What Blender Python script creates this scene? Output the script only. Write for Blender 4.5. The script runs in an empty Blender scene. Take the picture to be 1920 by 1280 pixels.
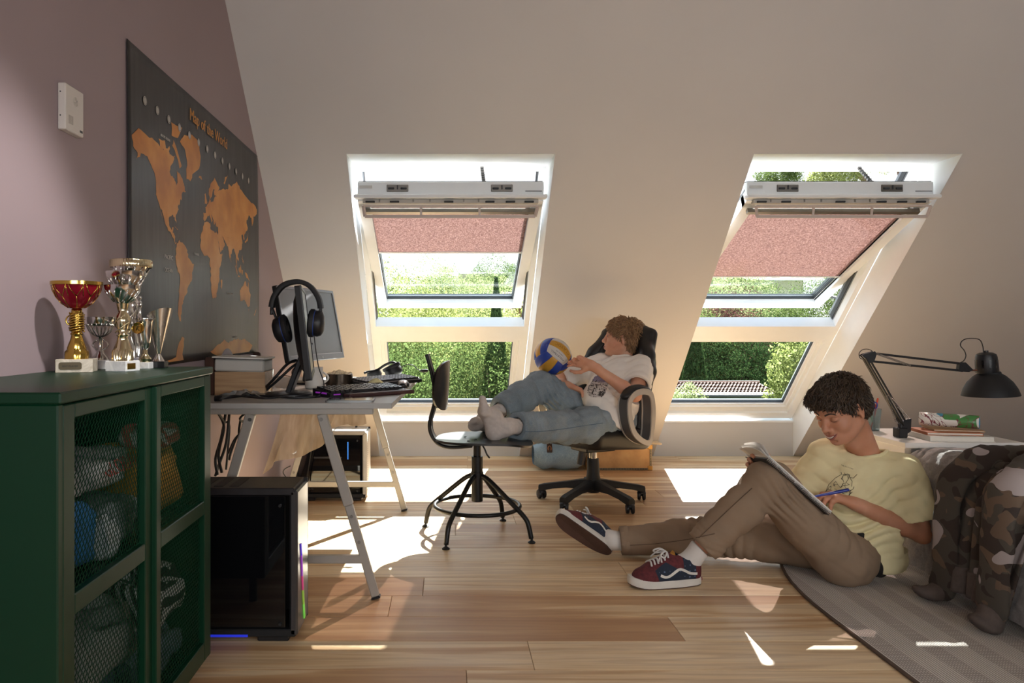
import bpy, bmesh, math, random
import numpy as np
from mathutils import Vector, Matrix, Euler, Quaternion
from mathutils.bvhtree import BVHTree
import openvdb as vdb

S = bpy.context.scene
COL = S.collection
random.seed(7); np.random.seed(7)

# ---------------------------------------------------------------- camera
cam_d = bpy.data.cameras.new('camera')
cam = bpy.data.objects.new('camera', cam_d); COL.objects.link(cam)
cam.location = (0, 0, 1.0); cam.rotation_euler = (math.pi/2, 0, 0)
cam_d.sensor_width = 36; cam_d.lens = 36*1400/1920
cam_d.shift_x = 122/1920; cam_d.shift_y = -28/1920
cam_d.clip_start = 0.05; cam_d.clip_end = 500
S.camera = cam

# ---------------------------------------------------------------- sky
world = bpy.data.worlds.new('world'); S.world = world; world.use_nodes = True
_n = world.node_tree.nodes; _l = world.node_tree.links
_bg = _n['Background']
_tc = _n.new('ShaderNodeTexCoord'); _sx = _n.new('ShaderNodeSeparateXYZ'); _rp = _n.new('ShaderNodeValToRGB')
_l.new(_tc.outputs['Generated'], _sx.inputs[0]); _l.new(_sx.outputs['Z'], _rp.inputs[0]); _l.new(_rp.outputs[0], _bg.inputs[0])
_rp.color_ramp.elements[0].position = 0.0; _rp.color_ramp.elements[0].color = (0.95, 0.97, 1.0, 1)
_rp.color_ramp.elements[1].position = 0.8; _rp.color_ramp.elements[1].color = (0.62, 0.78, 1.0, 1)
_bg.inputs[1].default_value = 1.15

# ---------------------------------------------------------------- sun
SUN_DIR = Vector((-0.38, -1.08, -1.0)).normalized()
sun_d = bpy.data.lights.new('sun', 'SUN'); sun_d.energy = 22.0; sun_d.angle = 0.009; sun_d.color = (1.0, 0.975, 0.94)
sun = bpy.data.objects.new('sun', sun_d); COL.objects.link(sun)
sun.rotation_euler = SUN_DIR.to_track_quat('-Z', 'Y').to_euler()
sun.location = (6, 20, 14)

# two fill lights added behind the camera; the rear slope has no openings
for _x, _e in ((-0.1, 80.0), (2.3, 135.0)):
    d = bpy.data.lights.new('rear_fill', 'AREA'); d.shape = 'RECTANGLE'; d.size = 1.3; d.size_y = 1.6; d.energy = _e; d.color = (0.95, 0.97, 1.0)
    o = bpy.data.objects.new('rear_fill', d); COL.objects.link(o)
    o.location = (_x, -0.62, 1.75)
    o.rotation_euler = Vector((0, 1, -0.45)).to_track_quat('-Z', 'Y').to_euler()

# spot added without a real fixture, to brighten the left wall above the cabinet
d = bpy.data.lights.new('added_wall_spot', 'SPOT'); d.energy = 105.0; d.color = (1.0, 0.95, 0.93); d.spot_size = math.radians(27); d.spot_blend = .75; d.shadow_soft_size = .05
o = bpy.data.objects.new('added_wall_spot', d); COL.objects.link(o)
o.location = (.25, 1.27, 2.68)
o.rotation_euler = (Vector((-.985, 1.72, .93))-o.location).to_track_quat('-Z', 'Y').to_euler()

S.view_settings.view_transform = 'Standard'
S.view_settings.look = 'None'
S.view_settings.exposure = 0.8
S.view_settings.gamma = 1.0
S.view_settings.use_curve_mapping = False
S.cycles.use_denoising = True
S.cycles.max_bounces = 8; S.cycles.diffuse_bounces = 5; S.cycles.glossy_bounces = 4; S.cycles.transmission_bounces = 6; S.cycles.transparent_max_bounces = 12
S.cycles.sample_clamp_indirect = 6.0
# ---------------------------------------------------------------- helpers
PI = math.pi
def V(*a): return Vector(a)
def at(x, y, Y):                     # point at depth Y that the photograph shows at pixel x, y
    return Vector(((x-838)*Y/1400, Y, 1+(612-y)*Y/1400))
def fl(x, y, z=0.0):                 # point at height z
    Y = 1400*(1-z)/(y-612); return Vector(((x-838)*Y/1400, Y, z))
def srgb(h):
    if isinstance(h, str):
        h = h.lstrip('#'); c = [int(h[i:i+2], 16)/255 for i in (0, 2, 4)]
    else: c = list(h)
    return tuple((v/12.92 if v <= 0.04045 else ((v+0.055)/1.055)**2.4) for v in c)

def tag(o, label=None, cat=None, group=None, kind=None):
    if label: o['label'] = label
    if cat: o['category'] = cat
    if group: o['group'] = group
    if kind: o['kind'] = kind
    return o
def thing(name, label, cat, loc=(0, 0, 0), rotz=0.0, group=None):
    o = bpy.data.objects.new(name, None); COL.objects.link(o)
    o.empty_display_size = 0.05
    o.location = loc; o.rotation_euler = (0, 0, rotz)
    return tag(o, label, cat, group)
def wmat(o): return Matrix.LocRotScale(o.location, o.rotation_euler, o.scale)
def link(name, me, m=None, parent=None, world=False):
    o = bpy.data.objects.new(name, me); COL.objects.link(o)
    if m is not None and not me.materials: me.materials.append(m)
    if parent is not None:
        o.parent = parent
        if world:
            p, M_ = parent, wmat(parent)
            q = parent.parent
            while q is not None: M_ = wmat(q) @ p.matrix_parent_inverse @ M_ ; p = q; q = q.parent
            o.matrix_parent_inverse = M_.inverted()
    return o
def dup(root, loc=None, rotz=None, label=None):
    def cp(o, par):
        c = o.copy(); COL.objects.link(c)
        if par is not None: c.parent = par
        for ch in list(kids.get(o.name, [])): cp(ch, c)
        return c
    kids = {}
    for o in COL.objects:
        if o.parent is not None: kids.setdefault(o.parent.name, []).append(o)
    r = cp(root, None)
    if loc is not None: r.location = loc
    if rotz is not None: r.rotation_euler = (0, 0, rotz)
    if label: r['label'] = label
    return r

class MB:
    """collects shapes; build() links them as one mesh object"""
    def __init__(s): s.v = []; s.f = []; s.M = Matrix.Identity(4)
    def add(s, vs, fs):
        n = len(s.v); I = s.M
        s.v += [tuple(I @ Vector(p)) for p in vs]; s.f += [tuple(i+n for i in f) for f in fs]; return s
    def box(s, c, d, R=None, b=0.0):
        hx, hy, hz = d[0]/2, d[1]/2, d[2]/2
        R = R or Matrix.Identity(3); c = Vector(c)
        if b <= 0:
            vs = [c+R@Vector((x*hx, y*hy, z*hz)) for x in (-1, 1) for y in (-1, 1) for z in (-1, 1)]
            fs = [(0, 1, 3, 2), (4, 6, 7, 5), (0, 4, 5, 1), (2, 3, 7, 6), (0, 2, 6, 4), (1, 5, 7, 3)]
            return s.add(vs, fs)
        b = min(b, hx*.98, hy*.98, hz*.98)
        vs = []; idx = {}
        for x in (-1, 1):
            for y in (-1, 1):
                for z in (-1, 1):
                    for a in range(3):
                        p = [x*(hx-b), y*(hy-b), z*(hz-b)]; p[a] += (x, y, z)[a]*b
                        idx[(x, y, z, a)] = len(vs); vs.append(c+R@Vector(p))
        fs = []
        for a in range(3):
            o1, o2 = [k for k in range(3) if k != a]
            for sg in (-1, 1):
                q = []
                for (u, w) in ((-1, -1), (1, -1), (1, 1), (-1, 1)):
                    t = [0, 0, 0]; t[a] = sg; t[o1] = u; t[o2] = w; q.append(idx[tuple(t)+(a,)])
                if (sg > 0) == (a == 1): q.reverse()
                fs.append(tuple(q))
        for a in range(3):
            o1, o2 = [k for k in range(3) if k != a]
            for u in (-1, 1):
                for w in (-1, 1):
                    t0 = [0, 0, 0]; t0[o1] = u; t0[o2] = w
                    t1 = list(t0); t0[a] = -1; t1[a] = 1
                    q = [idx[tuple(t0)+(o1,)], idx[tuple(t1)+(o1,)], idx[tuple(t1)+(o2,)], idx[tuple(t0)+(o2,)]]
                    fs.append(tuple(q))
        for x in (-1, 1):
            for y in (-1, 1):
                for z in (-1, 1): fs.append(tuple(idx[(x, y, z, a)] for a in range(3)))
        return s.add(vs, fs)
    def bar(s, a, b, w, h, up=(0, 0, 1), bev=0.0):           # box from a to b, w across, h along up
        a, b = Vector(a), Vector(b); d = b-a; L = d.length; z = d.normalized()
        up = Vector(up); x = up.cross(z)
        if x.length < 1e-5: x = Vector((1, 0, 0)).cross(z)
        x.normalize(); y = z.cross(x)
        R = Matrix((x, y, z)).transposed()
        return s.box((a+b)/2, (w, h, L), R, bev)
    def tube(s, pts, r, n=8, caps=True, closed=False):
        pts = [Vector(p) for p in pts]; N = len(pts)
        rs = r if isinstance(r, (list, tuple)) else [r]*N
        rings = []; prev = None
        for i, p in enumerate(pts):
            if closed: t = pts[(i+1) % N]-pts[i-1]
            else: t = pts[min(i+1, N-1)]-pts[max(i-1, 0)]
            t = t.normalized() if t.length > 1e-9 else Vector((0, 0, 1))
            if prev is None:
                u = t.cross(Vector((0, 0, 1)) if abs(t.z) < .9 else Vector((1, 0, 0))).normalized()
            else:
                u = prev-t*prev.dot(t)
                u = u.normalized() if u.length > 1e-6 else t.orthogonal().normalized()
            prev = u; w = t.cross(u)
            rings.append([p+(u*math.cos(2*PI*k/n)+w*math.sin(2*PI*k/n))*rs[i] for k in range(n)])
        vs = [q for rg in rings for q in rg]; fs = []
        for i in range(N if closed else N-1):
            j = (i+1) % N
            for k in range(n):
                k2 = (k+1) % n; fs.append((i*n+k, i*n+k2, j*n+k2, j*n+k))
        if caps and not closed:
            fs.append(tuple(range(n-1, -1, -1))); fs.append(tuple((N-1)*n+k for k in range(n)))
        return s.add(vs, fs)
    def lathe(s, prof, c=(0, 0, 0), n=32, R=None, arc=None):
        c = Vector(c); R = R or Matrix.Identity(3); vs = []; fs = []
        m = n if arc is None else n+1
        for (r, z) in prof:
            for k in range(m):
                a = 2*PI*k/n if arc is None else arc[0]+(arc[1]-arc[0])*k/n
                vs.append(c+R@Vector((r*math.cos(a), r*math.sin(a), z)))
        for i in range(len(prof)-1):
            for k in range(n):
                k2 = (k+1) % m
                q = (i*m+k, i*m+k2, (i+1)*m+k2, (i+1)*m+k)
                fs.append(q)
        return s.add(vs, fs)
    def disc(s, c, r, n=24, R=None, z=0):
        R = R or Matrix.Identity(3)
        return s.add([Vector(c)+R@Vector((r*math.cos(2*PI*k/n), r*math.sin(2*PI*k/n), z)) for k in range(n)], [tuple(range(n))])
    def prism(s, poly, z0, z1, F=None):                    # poly in 2D, extruded along 3rd axis; F maps (a,b,c)->world
        F = F or (lambda a, b, c: (a, b, c)); n = len(poly)
        vs = [F(p[0], p[1], z0) for p in poly]+[F(p[0], p[1], z1) for p in poly]
        fs = [tuple(range(n-1, -1, -1)), tuple(range(n, 2*n))]+[(i, (i+1) % n, n+(i+1) % n, n+i) for i in range(n)]
        return s.add(vs, fs)
    def ball(s, c, r, n=16, m=10, R=None):
        rr = r if isinstance(r, (list, tuple)) else (r, r, r); R = R or Matrix.Identity(3); c = Vector(c)
        vs = [c+R@Vector((0, 0, rr[2]))]; fs = []
        for i in range(1, m):
            t = PI*i/m
            for k in range(n):
                a = 2*PI*k/n
                vs.append(c+R@Vector((rr[0]*math.sin(t)*math.cos(a), rr[1]*math.sin(t)*math.sin(a), rr[2]*math.cos(t))))
        vs.append(c+R@Vector((0, 0, -rr[2]))); L = len(vs)-1
        for k in range(n): fs.append((0, 1+k, 1+(k+1) % n)); fs.append((L, L-n+(k+1) % n, L-n+k))
        for i in range(m-2):
            for k in range(n):
                k2 = (k+1) % n; fs.append((1+i*n+k, 1+(i+1)*n+k, 1+(i+1)*n+k2, 1+i*n+k2))
        return s.add(vs, fs)
    def grid(s, fn, nu, nv, thick=0.0):                     # sheet fn(u,v)->point, optional thickness
        P = [[Vector(fn(i/nu, j/nv)) for j in range(nv+1)] for i in range(nu+1)]
        vs = [p for r in P for p in r]; W = nv+1
        fs = [(i*W+j, (i+1)*W+j, (i+1)*W+j+1, i*W+j+1) for i in range(nu) for j in range(nv)]
        if thick:
            N = []
            for i in range(nu+1):
                for j in range(nv+1):
                    a = P[min(i+1, nu)][j]-P[max(i-1, 0)][j]; b = P[i][min(j+1, nv)]-P[i][max(j-1, 0)]
                    q = a.cross(b); N.append(q.normalized() if q.length > 1e-12 else Vector((0, 0, 1)))
            n = len(vs); vs = vs+[vs[i]-N[i]*thick for i in range(n)]
            fs = fs+[tuple(n+i for i in reversed(f)) for f in fs]
            ed = [(i*W, (i+1)*W) for i in range(nu)]+[((i+1)*W+nv, i*W+nv) for i in range(nu)]+[(j+1, j) for j in range(nv)]+[(nu*W+j, nu*W+j+1) for j in range(nv)]
            fs += [(a, n+a, n+b, b) for a, b in ed]
        return s.add(vs, fs)
    def mesh(s, name, smooth=None):
        me = bpy.data.meshes.new(name); me.from_pydata(s.v, [], s.f)
        bm = bmesh.new(); bm.from_mesh(me)
        bmesh.ops.recalc_face_normals(bm, faces=bm.faces)
        bm.to_mesh(me); bm.free()
        if smooth is not None: shade(me, smooth)
        return me
    def build(s, name, m, parent=None, smooth=None, world=False):
        return link(name, s.mesh(name, smooth), m, parent, world)
def shade(me, ang=40):
    me.polygons.foreach_set('use_smooth', [True]*len(me.polygons))
    if ang < 179:
        try: me.set_sharp_from_angle(angle=math.radians(ang))
        except Exception: pass
    me.update()
def rot(axis, deg): return Matrix.Rotation(math.radians(deg), 3, axis)
def frame_R(x, y, z): return Matrix((Vector(x).normalized(), Vector(y).normalized(), Vector(z).normalized())).transposed()
def catmull(pts, n=6, closed=False):
    pts = [Vector(p) for p in pts]; N = len(pts); out = []
    rng = range(N) if closed else range(N-1)
    for i in rng:
        g = (lambda k: pts[k % N]) if closed else (lambda k: pts[max(0, min(N-1, k))])
        p0, p1, p2, p3 = g(i-1), g(i), g(i+1), g(i+2)
        for k in range(n):
            t = k/n; t2 = t*t; t3 = t2*t
            out.append(0.5*((2*p1)+(p2-p0)*t+(2*p0-5*p1+4*p2-p3)*t2+(3*p1-p0-3*p2+p3)*t3))
    if not closed: out.append(pts[-1])
    return out
def rrect(w, h, r, n=6):
    o = []
    for cx, cy, a0 in ((w/2-r, h/2-r, 0), (-w/2+r, h/2-r, 90), (-w/2+r, -h/2+r, 180), (w/2-r, -h/2+r, 270)):
        for k in range(n+1):
            a = math.radians(a0+90*k/n); o.append((cx+r*math.cos(a), cy+r*math.sin(a)))
    return o

# ---------------------------------------------------------------- materials
class NT:
    def __init__(s, name):
        s.m = bpy.data.materials.new(name); s.m.use_nodes = True; s.t = s.m.node_tree
        s.b = s.t.nodes['Principled BSDF']; s.out = s.t.nodes['Material Output']
    def n(s, typ, **kw):
        q = s.t.nodes.new('ShaderNode'+typ)
        for k, v in kw.items(): setattr(q, k, v)
        return q
    def l(s, a, b): s.t.links.new(a, b)
    def coord(s, kind='Object', scale=(1, 1, 1), rot=(0, 0, 0)):
        tc = s.n('TexCoord'); mp = s.n('Mapping'); s.l(tc.outputs[kind], mp.inputs[0])
        mp.inputs['Scale'].default_value = scale; mp.inputs['Rotation'].default_value = rot
        return mp.outputs[0]
    def noise(s, vec, scale=5, detail=3, rough=.5, dist=0):
        q = s.n('TexNoise'); q.inputs['Scale'].default_value = scale; q.inputs['Detail'].default_value = detail
        q.inputs['Roughness'].default_value = rough; q.inputs['Distortion'].default_value = dist
        if vec is not None: s.l(vec, q.inputs['Vector'])
        return q.outputs[0]
    def ramp(s, fac, stops, interp='LINEAR'):
        q = s.n('ValToRGB'); cr = q.color_ramp; cr.interpolation = interp
        while len(cr.elements) < len(stops): cr.elements.new(0.5)
        for e, (p, c) in zip(cr.elements, stops): e.position = p; e.color = (*c, 1)
        s.l(fac, q.inputs[0]); return q.outputs[0]
    def mix(s, fac, a, b, mode='MIX'):
        q = s.n('Mix', data_type='RGBA', blend_type=mode)
        for i, x in ((6, a), (7, b)):
            if isinstance(x, (tuple, list)): q.inputs[i].default_value = (*x[:3], 1)
            else: s.l(x, q.inputs[i])
        if isinstance(fac, (int, float)): q.inputs[0].default_value = fac
        else: s.l(fac, q.inputs[0])
        return q.outputs[2]
    def math(s, op, a, b=0.0, c=0.0):
        q = s.n('Math', operation=op)
        for i, x in enumerate((a, b, c)):
            if isinstance(x, (int, float)): q.inputs[i].default_value = x
            else: s.l(x, q.inputs[i])
        return q.outputs[0]
    def bump(s, h, strength=.3, dist=.002):
        q = s.n('Bump'); q.inputs['Strength'].default_value = strength; q.inputs['Distance'].default_value = dist
        s.l(h, q.inputs['Height']); s.l(q.outputs[0], s.b.inputs['Normal'])
    def set(s, **kw):
        for k, v in kw.items():
            i = s.b.inputs[k.replace('_', ' ')]
            if hasattr(v, 'links') or isinstance(v, bpy.types.NodeSocket): s.l(v, i)
            elif isinstance(v, (tuple, list)) and len(v) == 3: i.default_value = (*v, 1) if len(i.default_value) == 4 else v
            else: i.default_value = v
        return s
_mc = {}
def M(name, col, rough=.5, metal=0.0, var=.08, scale=12, bump=0.0, bscale=60, bdist=.002, **kw):
    if name in _mc: return _mc[name]
    t = NT(name); c = srgb(col)
    vec = t.coord('Object')
    if var > 0:
        nz = t.noise(vec, scale, 4)
        t.set(Base_Color=t.ramp(nz, [(.3, tuple(max(0, x*(1-var)) for x in c)), (.7, tuple(min(1, x*(1+var)) for x in c))]))
    else: t.set(Base_Color=c)
    t.set(Roughness=rough, Metallic=metal)
    if bump: t.bump(t.noise(vec, bscale, 3), bump, bdist)
    if kw: t.set(**kw)
    _mc[name] = t.m; return t.m
def glow(name, col, st):
    if name in _mc: return _mc[name]
    t = NT(name); c = srgb(col); t.set(Base_Color=c, Emission_Color=c, Emission_Strength=st, Roughness=.4); _mc[name] = t.m; return t.m
def text(body, size, m, parent, loc, R, depth=0.0004, name='lettering', align='CENTER', world=False):
    cu = bpy.data.curves.new(name, 'FONT'); cu.body = body; cu.size = size; cu.align_x = align; cu.align_y = 'CENTER'; cu.extrude = depth; cu.resolution_u = 3
    to = bpy.data.objects.new(name, cu)
    COL.objects.link(to); dg = bpy.context.evaluated_depsgraph_get(); dg.update()
    me = bpy.data.meshes.new_from_object(to.evaluated_get(dg)); me.name = name
    bpy.data.objects.remove(to)
    R4 = R.to_4x4() if len(R) == 3 else R
    me.transform(Matrix.Translation(Vector(loc)) @ R4)
    me.materials.clear()
    return link(name, me, m, parent, world)

# ---------------------------------------------------------------- implicit surfaces
class SDF:
    def __init__(s, lo, hi, h):
        s.lo = np.array(lo, 'f4'); s.h = h
        n = np.ceil((np.array(hi)-np.array(lo))/h).astype(int)+1
        s.n = n; s.d = np.full(tuple(n), 1.0, 'f4')
    def blk(s, lo, hi):
        a = np.clip(np.floor((np.array(lo)-s.lo)/s.h).astype(int), 0, s.n); b = np.clip(np.ceil((np.array(hi)-s.lo)/s.h).astype(int)+1, 0, s.n)
        if np.any(b <= a): return None
        sl = tuple(slice(i, j) for i, j in zip(a, b))
        g = [(np.arange(i, j, dtype='f4')*s.h+s.lo[k]) for k, (i, j) in enumerate(zip(a, b))]
        return sl, g[0][:, None, None], g[1][None, :, None], g[2][None, None, :]
    def put(s, sl, d, k, op):
        a = s.d[sl]
        if op == 'sub': d = -d; sign = -1
        if op == 'add':
            if k > 0:
                h = np.maximum(k-np.abs(a-d), 0)/k; r = np.minimum(a, d)-h*h*k*.25
            else: r = np.minimum(a, d)
        else:
            if op == 'int': pass
            if k > 0:
                h = np.maximum(k-np.abs(a-d), 0)/k; r = np.maximum(a, d)+h*h*k*.25
            else: r = np.maximum(a, d)
        s.d[sl] = r
    def cap(s, a, b, ra, rb=None, k=.01, op='add', flat=None):
        rb = ra if rb is None else rb
        a = np.array(a, 'f4'); b = np.array(b, 'f4'); m = max(ra, rb)+k+3*s.h
        q = s.blk(np.minimum(a, b)-m, np.maximum(a, b)+m)
        if q is None: return s
        sl, x, y, z = q; ab = b-a; L = max(float(ab@ab), 1e-12)
        px, py, pz = x-a[0], y-a[1], z-a[2]
        t = np.clip((px*ab[0]+py*ab[1]+pz*ab[2])/L, 0, 1)
        ex, ey, ez = px-t*ab[0], py-t*ab[1], pz-t*ab[2]
        if flat is not None:                                # (axis, factor): squash along axis
            ax, f = np.array(flat[0], 'f4'), flat[1]; ax = ax/np.linalg.norm(ax)
            w = ex*ax[0]+ey*ax[1]+ez*ax[2]; e2 = ex*ex+ey*ey+ez*ez-w*w+(w/f)**2
            d = (np.sqrt(np.maximum(e2, 1e-12))-(ra+(rb-ra)*t))*min(1, f)
        else: d = np.sqrt(ex*ex+ey*ey+ez*ez)-(ra+(rb-ra)*t)
        s.put(sl, d.astype('f4'), k, op); return s
    def chain(s, pts, rs, k=.01, op='add', flat=None):
        for i in range(len(pts)-1): s.cap(pts[i], pts[i+1], rs[i], rs[i+1], k, op, flat)
        return s
    def ell(s, c, r, R=None, k=.01, op='add'):
        c = np.array(c, 'f4'); r = np.array(r if isinstance(r, (list, tuple)) else (r,)*3, 'f4'); m = float(r.max())+k+3*s.h
        q = s.blk(c-m, c+m)
        if q is None: return s
        sl, x, y, z = q; px, py, pz = x-c[0], y-c[1], z-c[2]
        if R is not None:
            A = np.array(R, 'f4').T
            px, py, pz = (A[0, 0]*px+A[0, 1]*py+A[0, 2]*pz), (A[1, 0]*px+A[1, 1]*py+A[1, 2]*pz), (A[2, 0]*px+A[2, 1]*py+A[2, 2]*pz)
        k0 = np.sqrt((px/r[0])**2+(py/r[1])**2+(pz/r[2])**2); k1 = np.sqrt((px/r[0]**2)**2+(py/r[1]**2)**2+(pz/r[2]**2)**2)
        d = k0*(k0-1)/np.maximum(k1, 1e-9)
        s.put(sl, d.astype('f4'), k, op); return s
    def box(s, c, hs, R=None, r=.005, k=.0, op='add'):
        c = np.array(c, 'f4'); hs = np.array(hs, 'f4'); m = float(np.linalg.norm(hs))+k+3*s.h
        q = s.blk(c-m, c+m)
        if q is None: return s
        sl, x, y, z = q; p = [x-c[0], y-c[1], z-c[2]]
        if R is not None:
            A = np.array(R, 'f4').T
            p = [A[i, 0]*p[0]+A[i, 1]*p[1]+A[i, 2]*p[2] for i in range(3)]
        qs = [np.abs(p[i])-(hs[i]-r) for i in range(3)]
        d = np.sqrt(sum(np.maximum(v, 0)**2 for v in qs))+np.minimum(np.maximum(np.maximum(qs[0], qs[1]), qs[2]), 0)-r
        s.put(sl, np.broadcast_to(d, s.d[sl].shape).astype('f4'), k, op); return s
    def half(s, p, n, k=0.0, op='int', lo=None, hi=None):    # keep the side n points away from
        n = np.array(n, 'f4'); n /= np.linalg.norm(n); p = np.array(p, 'f4')
        q = s.blk(s.lo if lo is None else lo, s.lo+s.n*s.h if hi is None else hi)
        sl, x, y, z = q
        d = (x-p[0])*n[0]+(y-p[1])*n[1]+(z-p[2])*n[2]
        s.put(sl, np.broadcast_to(d, s.d[sl].shape).astype('f4'), k, op); return s
    def disp(s, fn, lo=None, hi=None):
        q = s.blk(s.lo if lo is None else lo, s.lo+s.n*s.h if hi is None else hi)
        sl, x, y, z = q; s.d[sl] = s.d[sl]+fn(x, y, z).astype('f4'); return s
    def polys(s):
        g = vdb.FloatGrid(1.0); g.copyFromArray(np.ascontiguousarray(s.d))
        p, t, q = g.convertToPolygons(isovalue=0.0, adaptivity=0.0)
        return p*s.h+s.lo, t, q
def polymesh(name, parts, smooth=True, xf=None, relax=0):
    vs = []; fs = []; n = 0
    for p, t, q in parts:
        vs.append(p); fs += (t+n).tolist() if len(t) else []; fs += (q+n).tolist() if len(q) else []; n += len(p)
    P = np.concatenate(vs)
    if xf is not None: P = P@np.array(xf.to_3x3()).T+np.array(xf.translation)
    me = bpy.data.meshes.new(name); me.from_pydata(P.tolist(), [], fs)
    if relax:
        bm = bmesh.new(); bm.from_mesh(me)
        for _ in range(relax): bmesh.ops.smooth_vert(bm, verts=bm.verts, factor=.5, use_axis_x=True, use_axis_y=True, use_axis_z=True)
        bm.to_mesh(me); bm.free()
    if smooth: me.polygons.foreach_set('use_smooth', [True]*len(me.polygons))
    me.update(); return me
def bvh_of(me): return BVHTree.FromPolygons([v.co.copy() for v in me.vertices], [tuple(p.vertices) for p in me.polygons])
def decal(bvh, pts, direction, off=.0012):
    """drop points along direction onto a surface; None where they miss"""
    d = Vector(direction).normalized(); out = []
    for p in pts:
        h, nrm, i, dist = bvh.ray_cast(Vector(p), d)
        out.append(None if h is None else h-d*off)
    return out
# ================================================================ setting
def wall_mat(name, col, var=.03):
    t = NT(name); v = t.coord('Object'); c = srgb(col)
    n = t.noise(v, 1.3, 3)
    t.set(Base_Color=t.ramp(n, [(.3, tuple(x*(1-var) for x in c)), (.7, tuple(min(1, x*(1+var)) for x in c))]), Roughness=.75)
    t.set(Specular_IOR_Level=.3)
    t.bump(t.noise(v, 260, 2), .06, .001); return t.m
WALL_L = wall_mat('mauve_paint', '#9a8a8d')
WALL_S = wall_mat('warm_white_paint', '#cbc9c8')
WHITE = M('white_lacquer', '#eef2f4', .35, var=.015)
WHITE2 = M('white_lining', '#ebeef0', .5, var=.015)

XL, XR, YS, YB = -0.985, 5.2, 5.76, -2.1     # left wall, right wall, foot of slope, rear eave
ZC = 2.75                                     # flat ceiling
NICHES = ((-.52, .56), (1.59, 2.67))
NT_Z = 1.895

def planks():
    t = NT('hickory_planks')
    oi = t.n('ObjectInfo'); tc = t.n('TexCoord')
    off = t.n('VectorMath', operation='SCALE'); off.inputs['Scale'].default_value = 37.0
    cmb = t.n('CombineXYZ')
    for i in range(3): t.l(oi.outputs['Random'], cmb.inputs[i])
    t.l(cmb.outputs[0], off.inputs[0])
    ad = t.n('VectorMath', operation='ADD'); t.l(tc.outputs['Object'], ad.inputs[0]); t.l(off.outputs[0], ad.inputs[1])
    mp = t.n('Mapping'); t.l(ad.outputs[0], mp.inputs[0]); mp.inputs['Scale'].default_value = (.7, 9, 1)
    big = t.noise(mp.outputs[0], 1.0, 2, .5, .9)
    mp2 = t.n('Mapping'); t.l(ad.outputs[0], mp2.inputs[0]); mp2.inputs['Scale'].default_value = (2.2, 60, 1)
    fine = t.noise(mp2.outputs[0], 1.5, 5, .6, .6)
    mp3 = t.n('Mapping'); t.l(ad.outputs[0], mp3.inputs[0]); mp3.inputs['Scale'].default_value = (1.2, 22, 1)
    mid = t.noise(mp3.outputs[0], 1.2, 4, .55, 1.6)
    shift = t.math('MULTIPLY_ADD', oi.outputs['Random'], .30, -.15)
    f = t.math('ADD', big, shift)
    base = t.ramp(f, [(.30, srgb('#b98f66')), (.44, srgb('#c79f74')), (.50, srgb('#d4b084')), (.54, srgb('#e4c99f')), (.70, srgb('#ebd5b1'))])
    base = t.mix(t.math('MULTIPLY', t.ramp(mid, [(.45, (0, 0, 0)), (.62, (1, 1, 1))]), .30), base, srgb('#9a7050'))
    base = t.mix(.16, base, t.ramp(fine, [(.3, (.35, .24, .17)), (.7, (1, .95, .9))]), 'MULTIPLY')
    vo = t.n('TexVoronoi'); vo.inputs['Scale'].default_value = 1.0
    mp4 = t.n('Mapping'); t.l(ad.outputs[0], mp4.inputs[0]); mp4.inputs['Scale'].default_value = (1.15, 3.6, 1); t.l(mp4.outputs[0], vo.inputs['Vector'])
    knot = t.ramp(vo.outputs['Distance'], [(.0, (1, 1, 1)), (.035, (.7, .7, .7)), (.075, (0, 0, 0))])
    gate = t.math('GREATER_THAN', t.noise(mp4.outputs[0], .6, 0), .56)
    base = t.mix(t.math('MULTIPLY', t.math('MULTIPLY', knot, gate), .8), base, srgb('#5d4131'))
    t.set(Base_Color=base, Roughness=t.math('MULTIPLY_ADD', fine, .12, .36), Specular_IOR_Level=.4)
    t.bump(fine, .12, .001)
    return t.m
PL = planks()
fb = MB(); fb.box(((XL+XR)/2, (YS+YB)/2, -.06), (XR-XL+.2, YS-YB+.2, .08))
floor = tag(fb.build('floor', M('subfloor', '#6b5440', .9)), kind='structure')
seams = [5.76]
y = 5.76-.13
W_ = .2
row = 0; rnd = random.Random(11)
y1 = 5.76
for row in range(28):
    y0 = 5.575-.2*row
    if y0 < .2: y0 = .2
    x = XL
    first = rnd.uniform(.35, 2.1)
    L = first
    while x < 4.75:
        x1 = min(x+L, 4.75)
        if 4.75-x1 < .3: x1 = 4.75
        mb = MB(); mb.box(((x+x1)/2, (y0+y1)/2, -.0095), (x1-x-.0014, y1-y0-.0016, .019), b=.0009)
        mb.build('plank', PL, floor)
        x = x1; L = rnd.choice((1.9, 2.1, 2.3, 1.6))
    y1 = y0
    if y0 <= .2: break
for (a, b_) in (((4.75, XR), (YB, YS)), ((XL, 4.75), (YB, .2))):
    mb = MB(); mb.box((sum(a)/2, sum(b_)/2, -.0095), (a[1]-a[0], b_[1]-b_[0], .019)); mb.build('plank', PL, floor)

def wall(name, mb, m): return tag(mb.build(name, m), kind='structure')
Fyz = lambda a, b, c: (c, a, b)
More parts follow.
